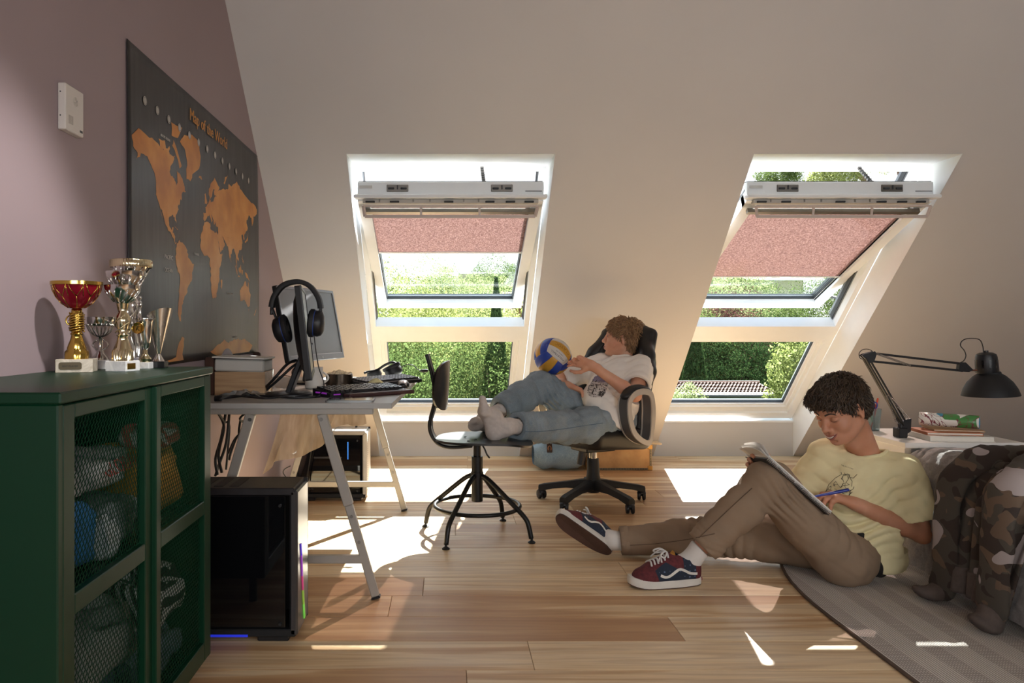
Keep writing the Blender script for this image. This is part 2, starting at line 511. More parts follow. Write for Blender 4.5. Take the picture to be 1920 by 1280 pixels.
# sloped window wall: prism in YZ, extruded along X
ysl = lambda z: YS-z
out = .30
def slope_poly(z0, z1): return [(ysl(z0), z0), (ysl(z0)+out, z0 if z0 == 0 else z0), (ysl(z1)+out, z1), (ysl(z1), z1)]
mb = MB()
xs = [XL-.0005, NICHES[0][0], NICHES[0][1], NICHES[1][0], NICHES[1][1], XR+.02]
ztop = ZC+.02
for i in range(5):
    z0 = 0.0 if i in (0, 2, 4) else NT_Z
    mb.prism(slope_poly(z0, ztop), xs[i], xs[i+1], Fyz)
slope = wall('wall_back', mb, WALL_S)
mb = MB(); mb.prism([(YB-.3, -.1), (6.15, -.1), (6.15, .0), (3.3, 2.85), (2.4, 3.0), (.3, 3.0), (YB-.3, .4)], XL-.12, XL, Fyz)
wall('wall_left', mb, WALL_L)
mb = MB(); mb.prism([(YB-.3, -.1), (YS+.35, -.1), (2.4, 3.0), (.3, 3.0), (YB-.3, .4)], XR, XR+.12, Fyz)
wall('wall_right', mb, WALL_S)
mb = MB(); mb.box(((XL+XR)/2, (YS-ZC+.55)/2+.2, ZC+.06), (XR-XL+.2, YS-ZC-.55+1.2, .12))
wall('ceiling', mb, WALL_S)
# opposite slope behind the camera
mb = MB(); mb.prism([(YB, 0), (.72, ZC+.1), (.52, ZC+.1), (YB-.2, 0)], XL, XR, Fyz)
wall('wall_rear', mb, WALL_S)

# ---------------------------------------------------------------- roof windows
r2 = math.sqrt(.5)
def Wp(x, v, d): return Vector((x, 6.07-r2*v-r2*d, r2*v-r2*d))
TRIM_T = .02
GLASS = NT('window_glass')
GLASS.set(Base_Color=(1, 1, 1), Roughness=0.0)
_g = GLASS
_tr = _g.n('BsdfTransparent'); _tr.inputs[0].default_value = (.94, .97, .96, 1)
_gl = _g.n('BsdfGlossy'); _gl.inputs['Roughness'].default_value = .02
_mx = _g.n('MixShader'); _mx.inputs[0].default_value = .035
_fr = _g.n('LayerWeight'); _fr.inputs[0].default_value = .08
_g.l(_g.math('MULTIPLY_ADD', _fr.outputs['Fresnel'], .6, .01), _mx.inputs[0])
_g.l(_tr.outputs[0], _mx.inputs[1]); _g.l(_gl.outputs[0], _mx.inputs[2]); _g.l(_mx.outputs[0], _g.out.inputs[0])
GLASS = _g.m
GREY = M('grey_aluminium', '#7d8288', .4, .6)
DGREY = M('dark_gasket', '#33363a', .6)
STEEL = M('brushed_steel', '#8e8c88', .35, .9)
def blind_mat():
    t = NT('pink_blind_cloth'); v = t.coord('Object', (1, 1, 1))
    w1 = t.noise(t.coord('Object', (70, 330, 330)), 1, 2); w2 = t.noise(t.coord('Object', (380, 60, 60)), 1, 2)
    f = t.math('ADD', t.math('MULTIPLY', w1, .5), t.math('MULTIPLY', w2, .5))
    c = t.ramp(f, [(.40, (.19, .115, .105)), (.52, (.35, .225, .21)), (.62, (.55, .41, .39))])
    df = t.n('BsdfDiffuse'); tl = t.n('BsdfTranslucent'); mx = t.n('MixShader')
    t.l(c, df.inputs[0]); t.l(c, tl.inputs[0]); mx.inputs[0].default_value = .26
    t.l(df.outputs[0], mx.inputs[1]); t.l(tl.outputs[0], mx.inputs[2])
    tr = t.n('BsdfTransparent'); m2 = t.n('MixShader'); m2.inputs[0].default_value = .22; tr.inputs[0].default_value = (1, .86, .83, 1)      # open weave
    t.l(mx.outputs[0], m2.inputs[1]); t.l(tr.outputs[0], m2.inputs[2])
    t.l(m2.outputs[0], t.out.inputs[0]); return t.m
BLIND = blind_mat()
BROWN_D = M('brown_fabric_edge', '#6b4038', .8)

def side_poly(): return [(YS, 0), (YS, .272), (YS+.05, .285), (4.175, 1.895), (3.865, 1.895)]
def member(mb, a, b, wv, d0, d1, axis):
    """bar of a window in frame-plane coordinates; a,b=(x,v) rect corners, d0..d1 depth"""
    (x0, v0), (x1, v1) = a, b
    c = [Wp(x, v, d) for x in (x0, x1) for v in (v0, v1) for d in (d0, d1)]
    mb.add(c, [(0, 1, 3, 2), (4, 6, 7, 5), (0, 4, 5, 1), (2, 3, 7, 6), (0, 2, 6, 4), (1, 5, 7, 3)])
def ring(root, name, m, x0, x1, v0, v1, w, d0, d1, skip=()):
    wl, wr, wb, wt = w if isinstance(w, tuple) else (w,)*4
    for key, a, b in (('b', (x0, v0), (x1, v0+wb)), ('t', (x0, v1-wt), (x1, v1)), ('l', (x0, v0+wb), (x0+wl, v1-wt)), ('r', (x1-wr, v0+wb), (x1, v1-wt))):
        if key in skip: continue
        mb = MB(); member(mb, a, b, 0, d0, d1, key); mb.build(name, m, root)

SU = Vector((0, -1.24, .55)).normalized(); SN = Vector((0, -.55, -1.24)).normalized()   # sash: up along it, towards the room
SB = Vector((0, 5.3, 1.16))                                                               # sash foot
def Sp(x, v, d): return Vector((x, 0, 0))+SB+SU*v+SN*d
SL_ = math.hypot(1.24, .55)
def smem(mb, x0, x1, v0, v1, d0, d1):
    c = [Sp(x, v, d) for x in (x0, x1) for v in (v0, v1) for d in (d0, d1)]
    mb.add(c, [(0, 1, 3, 2), (4, 6, 7, 5), (0, 4, 5, 1), (2, 3, 7, 6), (0, 2, 6, 4), (1, 5, 7, 3)])

def roof_window(k, X0, X1, t_blind, where):
    # niche lining
    for sx, x in ((0, X0), (1, X1)):
        mb = MB(); mb.prism(side_poly(), x-.001 if sx == 0 else x-.0005, x+.0005 if sx == 0 else x+.001, Fyz)
        # reveal panel, thickness outward
        tag(mb.build('trim_%d' % (1+k*4+sx), WHITE2), kind='structure')
    mb = MB(); mb.box(((X0+X1)/2, YS+.02, .136), (X1-X0-.002, .04, .272))
    tag(mb.build('trim_%d' % (3+k*4), WALL_S), kind='structure')
    mb = MB(); mb.prism([(YS-.006, .262), (YS-.006, .274), (YS+.075, .288), (YS+.16, .23)], X0+.002, X1-.002, Fyz)
    mb.prism([(3.865, 1.893), (4.2, 1.893), (4.2, 1.96), (3.93, 1.96)], X0+.001, X1-.001, Fyz)
    tag(mb.build('trim_%d' % (4+k*4), WHITE2), kind='structure')
    root = tag(bpy.data.objects.new('window_%d' % (k+1), None), kind='structure'); COL.objects.link(root)
    root['label'] = 'white framed roof window %s, lower pane fixed, sash tilted open' % where
    # lower fixed element: outer frame, stepped inner frame, pane
    a, b = X0+.003, X1-.003
    ring(root, 'window_frame', WHITE, a, b, .415, 1.342, (.055, .055, .065, .06), -.085, .004)
    ring(root, 'inner_frame', WHITE, a+.055, b-.055, .48, 1.282, (.022, .022, .05, .035), -.085, -.018)
    ring(root, 'glazing_bead', WHITE, a+.077, b-.077, .53, 1.247, .018, -.085, -.034)
    ring(root, 'gasket', DGREY, a+.095, b-.095, .548, 1.229, .004, -.07, -.045)
    mb = MB(); member(mb, (a+.07, .52), (b-.07, 1.25), 0, -.060, -.052, 'g'); mb.build('pane', GLASS, root)
    # upper frame: sides, foot, head
    ring(root, 'window_frame', WHITE, a, b, 1.342, 2.70, (.034, .034, .078, .05), -.085, .006)
    ring(root, 'outer_frame', GREY, a+.034, b-.034, 1.42, 2.65, (.006, .006, .012, .03), -.115, -.05, ('b',))
    ring(root, 'gasket', DGREY, a+.040, b-.040, 1.432, 2.62, (.004, .004, .004, .004), -.09, -.055, ('b',))
    # tilted sash
    s0, s1 = X0+.036, X1-.036
    sash = bpy.data.objects.new('sash', None); COL.objects.link(sash); sash.parent = root
    def sp(name, m, *bx):
        mb = MB()
        for q in bx: smem(mb, *q)
        return mb.build(name, m, sash)
    sp('sash_frame', WHITE, (s0, s1, 0, .075, -.03, .03)); sp('sash_frame', WHITE, (s0, s0+.062, .075, SL_-.03, -.03, .03)); sp('sash_frame', WHITE, (s1-.062, s1, .075, SL_-.03, -.03, .03))
    sp('sash_frame', WHITE, (s0, s1, SL_-.07, SL_-.005, -.035, .03))
    sp('gasket', DGREY, (s0+.062, s1-.062, .075, .081, -.024, -.004), (s0+.062, s0+.067, .081, SL_-.07, -.024, -.004), (s1-.067, s1-.062, .081, SL_-.07, -.024, -.004))
    sp('outer_cover', GREY, (s0-.012, s1+.012, -.012, SL_+.01, -.048, -.036)) if False else None
    sp('outer_cover', GREY, (s0, s0+.07, -.01, SL_, -.046, -.032), (s1-.07, s1, -.01, SL_, -.046, -.032), (s0, s1, -.012, .07, -.046, -.032))
    sp('pane', GLASS, (s0+.055, s1-.055, .07, SL_-.06, -.022, -.014))
    # head rail, upright in the room: cover plate, latches, flap bar
    yt, zt = 4.06, 1.71
    def bx(name, m, c, d, bv=.002, par=sash):
        mb = MB(); mb.box(c, d, b=bv); return mb.build(name, m, par)
    xm = (X0+X1)/2
    bx('head_rail', WHITE, (xm, yt+.005, zt+.035), (s1-s0, .05, .078), .004)
    bx('head_seal', DGREY, (xm, yt+.012, zt+.0765), (s1-s0-.01, .04, .005), 0)
    bx('flap_bar', WHITE, (xm, yt-.035, zt-.012), (s1-s0+.028, .07, .020), .005)
    for f in (.215, .775):
        cx = s0+f*(s1-s0)
        lt = bx('latch', STEEL, (cx, yt-.022, zt+.038), (.118, .007, .040), .003)
        for q in (-.034, .034): bx('latch_claw', DGREY, (cx+q, yt-.029, zt+.036), (.034, .010, .012), .003, lt)
        bx('latch_claw', DGREY, (cx, yt-.028, zt+.042), (.006, .008, .022), .001, lt)
    bx('type_plate', M('plate_grey', '#9a9c9e', .5), (s1-.055, yt-.0225, zt+.022), (.09, .003, .007), .0005)
    bx('type_plate', M('plate_pale', '#d0d0cc', .5), (s0+.045, yt-.0225, zt+.045), (.07, .003, .016), .0005)
    bx('vent_rail', M('vent_grey', '#b9b6b0', .5), (xm, yt-.012, zt-.034), (s1-s0-.06, .04, .022), .002)
    for f in (.07, .2, .49, .71, .82, .92):
        bx('clip', DGREY, (s0+f*(s1-s0), yt-.030, zt-.038), (.05, .03, .010), .002)
    for f in (.12, .3, .39, .57, .65): bx('clip', STEEL, (s0+f*(s1-s0), yt-.033, zt-.031), (.008, .006, .014), .001)
    # opener chain up to the frame head
    cx = s0+.68*(s1-s0)
    mb = MB(); mb.bar((cx, yt-.0, zt+.07), (cx-.008, 4.22, 1.925), .014, .012); mb.build('opener_chain', DGREY, root)
    mb = MB()
    for i in range(9): mb.box(Vector((cx, yt, zt+.07)).lerp(Vector((cx-.008, 4.22, 1.925)), (i+.5)/9), (.020, .016, .010))
    mb.build('chain_link', STEEL, root)
    for x in (s0-.010, s1+.010):
        mb = MB(); mb.bar(Wp(x, 1.62, -.035), Sp(x, .12, -.01), .010, .016); mb.build('sash_stay', DGREY, root)
    # roller blind in the sash
    bl = thing('roller_blind', 'pink roller blind pulled %s in the roof window %s' % ('part way down' if t_blind < .8 else 'well down', where), 'blind', tuple(Sp(xm, SL_, .04)), group='pink roller blinds')
    def bs(name, m, *bxs):
        mb = MB()
        for q in bxs: smem(mb, *q)
        return mb.build(name, m, bl, world=True)
    v1 = SL_-.085; v0 = SL_-t_blind
    mb = MB(); xa, xb = s0+.064, s1-.066
    mb.grid(lambda u, w: Sp(xa+(xb-xa)*u, v0+(v1-v0)*w, .006+.0015*math.sin(u*9+w*4)), 24, 10, .0008); mb.build('blind_fabric', BLIND, bl, 60, world=True)
    bs('bottom_bar', WHITE, (xa-.004, xb+.004, v0-.012, v0, .001, .011))
    bs('top_casing', STEEL, (s0+.03, s1-.03, SL_-.10, SL_-.075, .03, .055))
    for x in (s0+.058, s1-.062): bs('guide_rail', WHITE, (x, x+.004, .08, SL_-.09, .0, .012))
    # control bar hanging in front: frame with two struts
    zc0, zc1, yc = zt-.062, zt-.118, yt-.05
    PB = M('blind_bar', '#cdbfb6', .4, var=.02)
    A, B = s0+.035, s1-.035
    for (p, q, w) in (((A, yc, zc0), (B, yc, zc0), .008), ((A+.008, yc+.012, zc1), (B-.014, yc+.012, zc1), .016), ((A, yc, zc0), (A+.008, yc+.012, zc1), .014), ((B, yc, zc0), (B-.014, yc+.012, zc1), .014), ((A+.33*(B-A), yc, zc0), (A+.33*(B-A), yc+.012, zc1), .006), ((A+.665*(B-A), yc, zc0), (A+.665*(B-A), yc+.012, zc1), .006)):
        mb = MB(); mb.bar(p, q, .012, w); mb.build('control_bar', PB, bl, world=True)
roof_window(0, *NICHES[0], .60, 'left of the gaming chair')
roof_window(1, *NICHES[1], .92, 'behind the boy in yellow')
# ================================================================ garden and neighbours
GZ = -3.2
mb = MB(); mb.box((10, 52, GZ-.1), (140, 90, .2)); tag(mb.build('ground', M('lawn', '#5c7038', .95, var=.3, scale=.8)), kind='structure')
def leaf_mat(name, cols, trans=.55):
    t = NT(name); g = t.n('NewGeometry')
    c = t.ramp(g.outputs['Random Per Island'], [(i/(len(cols)-1), srgb(q)) for i, q in enumerate(cols)])
    df = t.n('BsdfDiffuse'); tl = t.n('BsdfTranslucent'); mx = t.n('MixShader'); mx.inputs[0].default_value = trans
    t.l(c, df.inputs[0]); t.l(c, tl.inputs[0]); t.l(df.outputs[0], mx.inputs[1]); t.l(tl.outputs[0], mx.inputs[2])
    t.l(mx.outputs[0], t.out.inputs[0]); return t.m
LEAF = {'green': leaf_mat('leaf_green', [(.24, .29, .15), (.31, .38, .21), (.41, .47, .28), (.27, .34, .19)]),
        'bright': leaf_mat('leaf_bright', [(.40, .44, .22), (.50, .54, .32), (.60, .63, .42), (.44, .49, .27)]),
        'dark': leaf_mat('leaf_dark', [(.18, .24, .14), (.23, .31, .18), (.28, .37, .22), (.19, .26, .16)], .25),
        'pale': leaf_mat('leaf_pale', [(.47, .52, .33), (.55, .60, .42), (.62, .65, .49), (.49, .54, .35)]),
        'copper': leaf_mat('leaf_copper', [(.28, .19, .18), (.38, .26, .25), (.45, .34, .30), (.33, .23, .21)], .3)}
BARK = M('bark', '#5b4a3c', .95, var=.3, scale=9, bump=.6)
def crown_mesh(name, n, size, lobes, seed, flat=.0, droop=.0):
    """thousands of small leaves laid over several lobes; unit crown about 1 across"""
    rs = np.random.RandomState(seed)
    vs = []; 
    L = []
    for _ in range(lobes):
        d = rs.normal(size=3); d /= np.linalg.norm(d); d[2] = abs(d[2])*1.1-.35
        L.append((d*rs.uniform(.26, .40), rs.uniform(.055, .125)))
    for _ in range(6):
        d = rs.normal(size=3); L.append((d*.10, .2))
    w = np.array([r*r for _, r in L]); w /= w.sum()
    ch = rs.choice(len(L), n, p=w)
    C = np.array([L[i][0] for i in ch]); R = np.array([L[i][1] for i in ch])
    d = rs.normal(size=(n, 3)); d /= np.linalg.norm(d, axis=1)[:, None]
    P = C+d*(R*rs.uniform(.72, 1.08, n))[:, None]
    nn = d+rs.normal(size=(n, 3))*.75; nn /= np.linalg.norm(nn, axis=1)[:, None]
    P = P-P.min(0); P = P/P.max(0)-.5
    t = np.cross(nn, rs.normal(size=(n, 3))); t /= np.linalg.norm(t, axis=1)[:, None]; b = np.cross(nn, t)
    s = (size*rs.uniform(.6, 1.25, n))[:, None]
    q = np.stack([P-t*s, P-b*s*.55+t*s*.1, P+t*s, P+b*s*.55+t*s*.1], 1).reshape(-1, 3)
    me = bpy.data.meshes.new(name); me.vertices.add(n*4); me.vertices.foreach_set('co', q.astype('f4').ravel())
    me.loops.add(n*4); me.loops.foreach_set('vertex_index', np.arange(n*4, dtype='i4'))
    me.polygons.add(n); me.polygons.foreach_set('loop_start', np.arange(0, n*4, 4, dtype='i4')); me.polygons.foreach_set('loop_total', np.full(n, 4, 'i4'))
    me.update(); return me
CR = [crown_mesh('crown', 60000, .0062, 80, 1), crown_mesh('crown', 60000, .0058, 95, 2), crown_mesh('crown', 16000, .014, 45, 3)]
def conifer_mesh():
    rs = np.random.RandomState(5); n = 12000
    h = rs.uniform(0, 1, n)**.8; a = rs.uniform(0, 2*PI, n); r = (1-h)*.28*rs.uniform(.6, 1.05, n)+.01
    P = np.stack([r*np.cos(a), r*np.sin(a), h-.5], 1); nn = rs.normal(size=(n, 3)); nn /= np.linalg.norm(nn, axis=1)[:, None]
    t = np.cross(nn, rs.normal(size=(n, 3))); t /= np.linalg.norm(t, axis=1)[:, None]; b = np.cross(nn, t); s = .014
    q = np.stack([P-t*s, P-b*s*.4, P+t*s, P+b*s*.4], 1).reshape(-1, 3)
    me = bpy.data.meshes.new('crown'); me.from_pydata(q.tolist(), [], np.arange(n*4).reshape(n, 4).tolist()); return me
CR.append(conifer_mesh())
CRM = {}
def tree(kind, x, Y, top, w, label, mesh=0, h=None, name='tree', rz=0.0):
    h = h or w; zc = top-h*.5
    root = thing(name, label, 'tree', (x, Y, GZ), rz, 'trees and bushes beyond the windows')
    key = (mesh, kind)
    if key not in CRM: CRM[key] = CR[mesh].copy(); CRM[key].materials.clear(); CRM[key].materials.append(LEAF[kind])
    me = CRM[key]
    o = link('foliage', me, None, root); o['kind'] = 'stuff'
    o.scale = (w*1.1, w*1.1, h*1.25); o.location = (0, 0, zc-GZ); o.rotation_euler = (0, 0, rz*2.3+x)
    mb = MB(); mb.tube([(0, 0, 0), (.05*w, 0, (zc-GZ)*.6), (0, .03*w, zc-GZ+.1*h)], [.05*w, .04*w, .015*w], 8)
    for k in range(4):
        a = k*1.7+x; mb.tube([(0, 0, (zc-GZ)*.75), (.2*w*math.cos(a), .2*w*math.sin(a), zc-GZ+.15*h)], [.02*w, .006*w], 6)
    mb.build('trunk', BARK, root, 60)
    return root
def top(y, Y): return 1+(612-y)*Y/1400
# through the left window: a leafy screen close by, taller and paler trees behind
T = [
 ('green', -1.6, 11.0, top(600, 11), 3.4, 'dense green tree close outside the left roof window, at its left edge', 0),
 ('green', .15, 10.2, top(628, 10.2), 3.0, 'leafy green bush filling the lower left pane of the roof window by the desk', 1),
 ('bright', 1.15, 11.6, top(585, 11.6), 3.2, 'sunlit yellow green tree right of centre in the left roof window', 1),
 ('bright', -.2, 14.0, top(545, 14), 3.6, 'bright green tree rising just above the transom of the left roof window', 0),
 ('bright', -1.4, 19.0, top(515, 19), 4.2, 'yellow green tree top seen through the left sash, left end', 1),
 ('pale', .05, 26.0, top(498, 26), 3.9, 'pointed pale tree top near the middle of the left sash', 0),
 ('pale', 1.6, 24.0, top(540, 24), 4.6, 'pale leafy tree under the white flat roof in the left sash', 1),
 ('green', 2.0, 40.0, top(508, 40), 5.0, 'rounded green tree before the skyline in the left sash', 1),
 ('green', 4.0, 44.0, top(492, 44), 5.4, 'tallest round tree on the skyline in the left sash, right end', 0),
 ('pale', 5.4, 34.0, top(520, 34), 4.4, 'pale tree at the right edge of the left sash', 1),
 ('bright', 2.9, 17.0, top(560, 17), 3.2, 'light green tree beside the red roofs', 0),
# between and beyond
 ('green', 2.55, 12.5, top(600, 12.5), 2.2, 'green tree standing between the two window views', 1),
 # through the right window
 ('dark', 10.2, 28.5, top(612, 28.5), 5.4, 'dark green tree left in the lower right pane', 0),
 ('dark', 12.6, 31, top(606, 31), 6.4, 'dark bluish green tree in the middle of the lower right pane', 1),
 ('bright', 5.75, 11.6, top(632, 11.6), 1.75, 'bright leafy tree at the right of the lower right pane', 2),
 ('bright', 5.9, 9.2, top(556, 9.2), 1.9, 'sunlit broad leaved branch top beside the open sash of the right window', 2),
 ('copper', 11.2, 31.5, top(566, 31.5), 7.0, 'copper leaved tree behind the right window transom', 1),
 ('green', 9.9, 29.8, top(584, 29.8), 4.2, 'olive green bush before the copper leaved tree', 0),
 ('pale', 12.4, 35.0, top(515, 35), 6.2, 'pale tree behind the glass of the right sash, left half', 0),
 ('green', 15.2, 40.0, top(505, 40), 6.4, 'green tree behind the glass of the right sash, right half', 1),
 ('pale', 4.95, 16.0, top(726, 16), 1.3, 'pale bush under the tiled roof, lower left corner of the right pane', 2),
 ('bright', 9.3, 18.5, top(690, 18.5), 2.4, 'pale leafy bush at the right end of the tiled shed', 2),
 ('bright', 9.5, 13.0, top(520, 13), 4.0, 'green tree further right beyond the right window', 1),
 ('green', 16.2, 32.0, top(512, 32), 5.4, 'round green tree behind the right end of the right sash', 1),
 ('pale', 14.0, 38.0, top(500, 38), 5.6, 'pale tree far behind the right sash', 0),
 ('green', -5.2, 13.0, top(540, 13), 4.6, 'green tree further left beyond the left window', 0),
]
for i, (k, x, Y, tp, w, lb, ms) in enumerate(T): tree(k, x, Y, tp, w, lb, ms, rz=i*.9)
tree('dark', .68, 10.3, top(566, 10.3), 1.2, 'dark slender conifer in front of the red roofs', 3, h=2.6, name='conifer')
tree('dark', 8.3, 25.0, top(640, 25.0), 4.2, 'dark conifer behind the ridge of the tiled shed', 3, h=6.0, name='conifer')
# tall tree whose branches hang into the top gap of the right window
tt = thing('tree', 'tall tree whose sunlit branches hang into the top gap of the right roof window', 'tree', (6.0, 9.5, GZ), 0, 'trees and bushes beyond the windows')
mb = MB(); mb.tube([(0, 0, 0), (.15, 0, 3.5), (0, .1, 7.2)], [.2, .15, .05], 8)
for (dx, dz) in ((-1.9, 6.1), (-1.2, 6.5), (-.4, 6.9), (.8, 6.6), (-1.0, 5.8)):
    mb.tube([(0, 0, 5.0), (dx*.5, .1, 5.0+(dz-5)*.7), (dx, 0, dz)], [.06, .035, .012], 6)
mb.build('trunk', BARK, tt, 60)
rs = random.Random(4)
for i in range(15):
    key = (2, 'bright' if i % 3 else 'green')
    if key not in CRM: CRM[key] = CR[2].copy(); CRM[key].materials.clear(); CRM[key].materials.append(LEAF[key[1]])
    me = CRM[key]
    o = link('foliage', me, None, tt); o['kind'] = 'stuff'
    s_ = rs.uniform(.55, .95); o.scale = (s_*1.3, s_, s_*.7)
    o.location = (rs.uniform(-2.1, .9), rs.uniform(-.4, .5), 5.95+rs.uniform(-.02, .9)); o.rotation_euler = (0, 0, rs.uniform(0, 6))
    if i > 5: o.location.z += .6

# houses
TILE = M('clay_tile', '#85604f', .8, var=.22, scale=7); WALLB = M('render_wall', '#b0a698', .9); BRICK = M('red_brick', '#8a5846', .9, var=.2, scale=14)
def house(label, c, size, hz, rise, mroof=TILE, mwall=WALLB, rz=0.0, name='house', tiles=True):
    r = thing(name, label, 'building', (c[0], c[1], GZ), rz)
    sx, sy = size; H = hz-GZ
    mb = MB(); mb.box((0, 0, H/2), (sx, sy, H)); mb.prism([(-sy/2, H), (sy/2, H), (0, H+rise*.97)], -sx/2, sx/2, lambda a, b, c_: (c_, a, b)); mb.build('wall', mwall, r)
    L = math.hypot(sy/2, rise)+.15
    for sg in (-1, 1):
        mb = MB(); n = 10 if tiles else 1; m = int(sx/.3) if tiles else 1
        ang = math.atan2(rise, sy/2)
        for i in range(n):
            t0 = i/n; t1 = (i+1)/n+.01
            def pt(x, t, o): return (x, sg*(sy/2*(1-t)+.12*(1-t)), H+rise*t-.09*(1-t)+.03+o)
            mb.add([pt(-sx/2-.1, t0, .05), pt(sx/2+.1, t0, .05), pt(sx/2+.1, t1, .015), pt(-sx/2-.1, t1, .015), pt(-sx/2-.1, t0, 0), pt(sx/2+.1, t0, 0)], [(0, 1, 2, 3), (4, 5, 1, 0)])
        rf = mb.build('roof', mroof, r)
        mb = MB(); 
        for j in range(m+1):
            x = -sx/2-.1+(sx+.2)*j/max(m, 1)
            mb.tube([(x, sg*(sy/2+.12), H-.09+.09), (x, 0, H+rise+.06)], .035, 5)
        sb = mb.build('roof_rolls', mroof, rf); sb['kind'] = 'stuff'
    for x in (-.3, .3):
        mb = MB(); mb.box((x*sx, -sy/2-.01, H*.6), (.9, .06, 1.1), b=.02); f = mb.build('window', WHITE, r)
        for q in (-.21, .21):
            mb = MB(); mb.box((x*sx+q, -sy/2-.045, H*.6), (.36, .02, .9)); mb.build('pane', M('far_glass', '#4a5660', .15), f)
    mb = MB(); mb.box((sx*.25, 0, H+rise), (.5, .5, .9), b=.03); mb.build('chimney', BRICK, r)
    return r
house('red tiled house roof behind the conifer in the left window', (4.2, 29), (5.0, 5), top(602, 29), 1.1)
house('second red roof half hidden behind the first one', (3.4, 38), (5.5, 5), top(592, 38), .9)
house('tiled house among the trees behind the right sash', (11.0, 35.5), (4.5, 4), top(604, 35.5), .8)
house('pale flat roofed building between tree tops in the left sash', (4.6, 62), (7, 6), top(517, 62), .25, M('white_roof', '#b9bec0', .6), WALLB, tiles=False, name='building')
house('white building far behind the right sash', (24.5, 58), (4, 5), top(528, 58), .3, M('white_roof', '#b9bec0', .6), WALLB, tiles=False, name='building')
# brick gable that shows as a strip at the right edge of the left window
bw = thing('brick_house', 'strip of sunlit red brick gable at the right edge of the left window', 'building', (1.66, 10.5, GZ))
mb = MB(); mb.box((.5, 2.0, 2.3), (.9, 4.0, 4.6)); mb.build('wall', BRICK, bw)
mb = MB(); mb.prism([(-.06, 4.55), (1.06, 4.55), (.5, 5.0)], -.1, 4.1, lambda a, b, c_: (a, c_, b)); mb.build('roof', TILE, bw)
bw.location.x = 1.32; bw.location.y = 10.9
# tiled shed seen through the lower right pane
def shed():
    r = thing('shed', 'low shed with pink clay tile roof and dark gutter outside the right window', 'shed', (7.57, 21.6, GZ))
    y0, y1 = -.60, .85; z0, z1 = 1-(738-612)*21.0/1400-GZ, 1-(717-612)*22.45/1400-GZ
    mb = MB(); mb.box((0, .75, (z0-.1)/2), (3.4, 2.4, z0-.1)); mb.build('wall', M('shed_wall', '#4b4d4c', .8), r)
    PT = M('pink_clay', '#8c7064', .75, var=.2, scale=9)
    nr, nc = 7, 34
    d = Vector((0, y1-y0, z1-z0)); Lr = d.length/nr; d.normalize()
    tile = MB(); tile.lathe([(.040, 0), (.052, -Lr*1.12)], n=7, arc=(0, PI)); tme = tile.mesh('tile', 50); tme.materials.append(PT)
    nz = Vector((0, -d.z, d.y)); X = Vector((1, 0, 0)); R = Matrix((X, nz, d)).transposed()
    for i in range(nr):
        for j in range(nc):
            o = link('tile', tme, None, r); o.location = Vector((-1.75+3.5*(j+.5)/nc, y0, z0))+d*(Lr*(i+1))+nz*(.010*(i % 2)); o.rotation_euler = R.to_euler()
    mb = MB(); mb.add([(-1.8, y0, z0), (1.8, y0, z0), (1.8, y1, z1), (-1.8, y1, z1)], [(0, 1, 2, 3)]); mb.build('roof_deck', PT, r)
    mb = MB(); mb.tube([(-1.82, y1, z1+.01), (1.82, y1, z1+.01)], .05, 10); mb.build('ridge', PT, r, 60)
    mb = MB(); mb.tube([(-1.82, y0-.06, z0-.07), (1.82, y0-.06, z0-.07)], .06, 10); mb.build('gutter', DGREY, r, 60)
    mb = MB(); mb.box((0, y0, z0-.22), (3.5, .05, .28)); mb.build('fascia', DGREY, r)
shed()
# ================================================================ green cabinet
GREEN = M('green_enamel', '#052e1b', .38, 0, var=.05, scale=3, Specular_IOR_Level=.32)
GREEN_D = M('green_inside', '#082a1b', .5, .2, var=.05)
CX0, CX1, CY0, CY1, CZ0, CZ1 = -.982, -.648, 1.247, 2.055, .10, .89
cab = thing('metal_cabinet', 'dark green metal cabinet with two expanded mesh doors along the mauve wall', 'cabinet', ((CX0+CX1)/2, (CY0+CY1)/2, 0))
def cb(name, x0, x1, y0, y1, z0, z1, m=GREEN, b=.0025, par=cab):
    mb = MB(); mb.box(((x0+x1)/2, (y0+y1)/2, (z0+z1)/2), (x1-x0, y1-y0, z1-z0), b=b); return mb.build(name, m, par, world=True)
cb('top_panel', CX0, CX1+.004, CY0-.003, CY1+.003, CZ1-.02, CZ1, b=.003)
for y in (CY0, CY1-.018): cb('side_panel', CX0, CX1-.002, y, y+.018, CZ0, CZ1-.0205)
cb('back_panel', CX0, CX0+.006, CY0+.0185, CY1-.0185, CZ0, CZ1-.021, GREEN_D)
cb('bottom_panel', CX0+.007, CX1-.003, CY0+.0185, CY1-.0185, CZ0, CZ0+.02)
SHZ = .515
cb('shelf', CX0+.007, CX1-.035, CY0+.0185, CY1-.0185, SHZ-.012, SHZ, GREEN_D)
for x in (CX0+.03, CX1-.06):
    for y in (CY0+.05, CY1-.06):
        mb = MB(); mb.tube([(x, y, 0), (x, y, CZ0)], .014, 10); mb.build('leg', GREEN, cab, 50, world=True)
mb = MB(); mb.disc((0, 0, 0), .004, 10, Matrix.Identity(3)); 
mb = MB(); mb.tube([(-.80, CY0-.001, .82), (-.80, CY0+.004, .82)], .0045, 10); mb.build('screw_hole', M('black_void', '#050505', .9), cab, world=True)
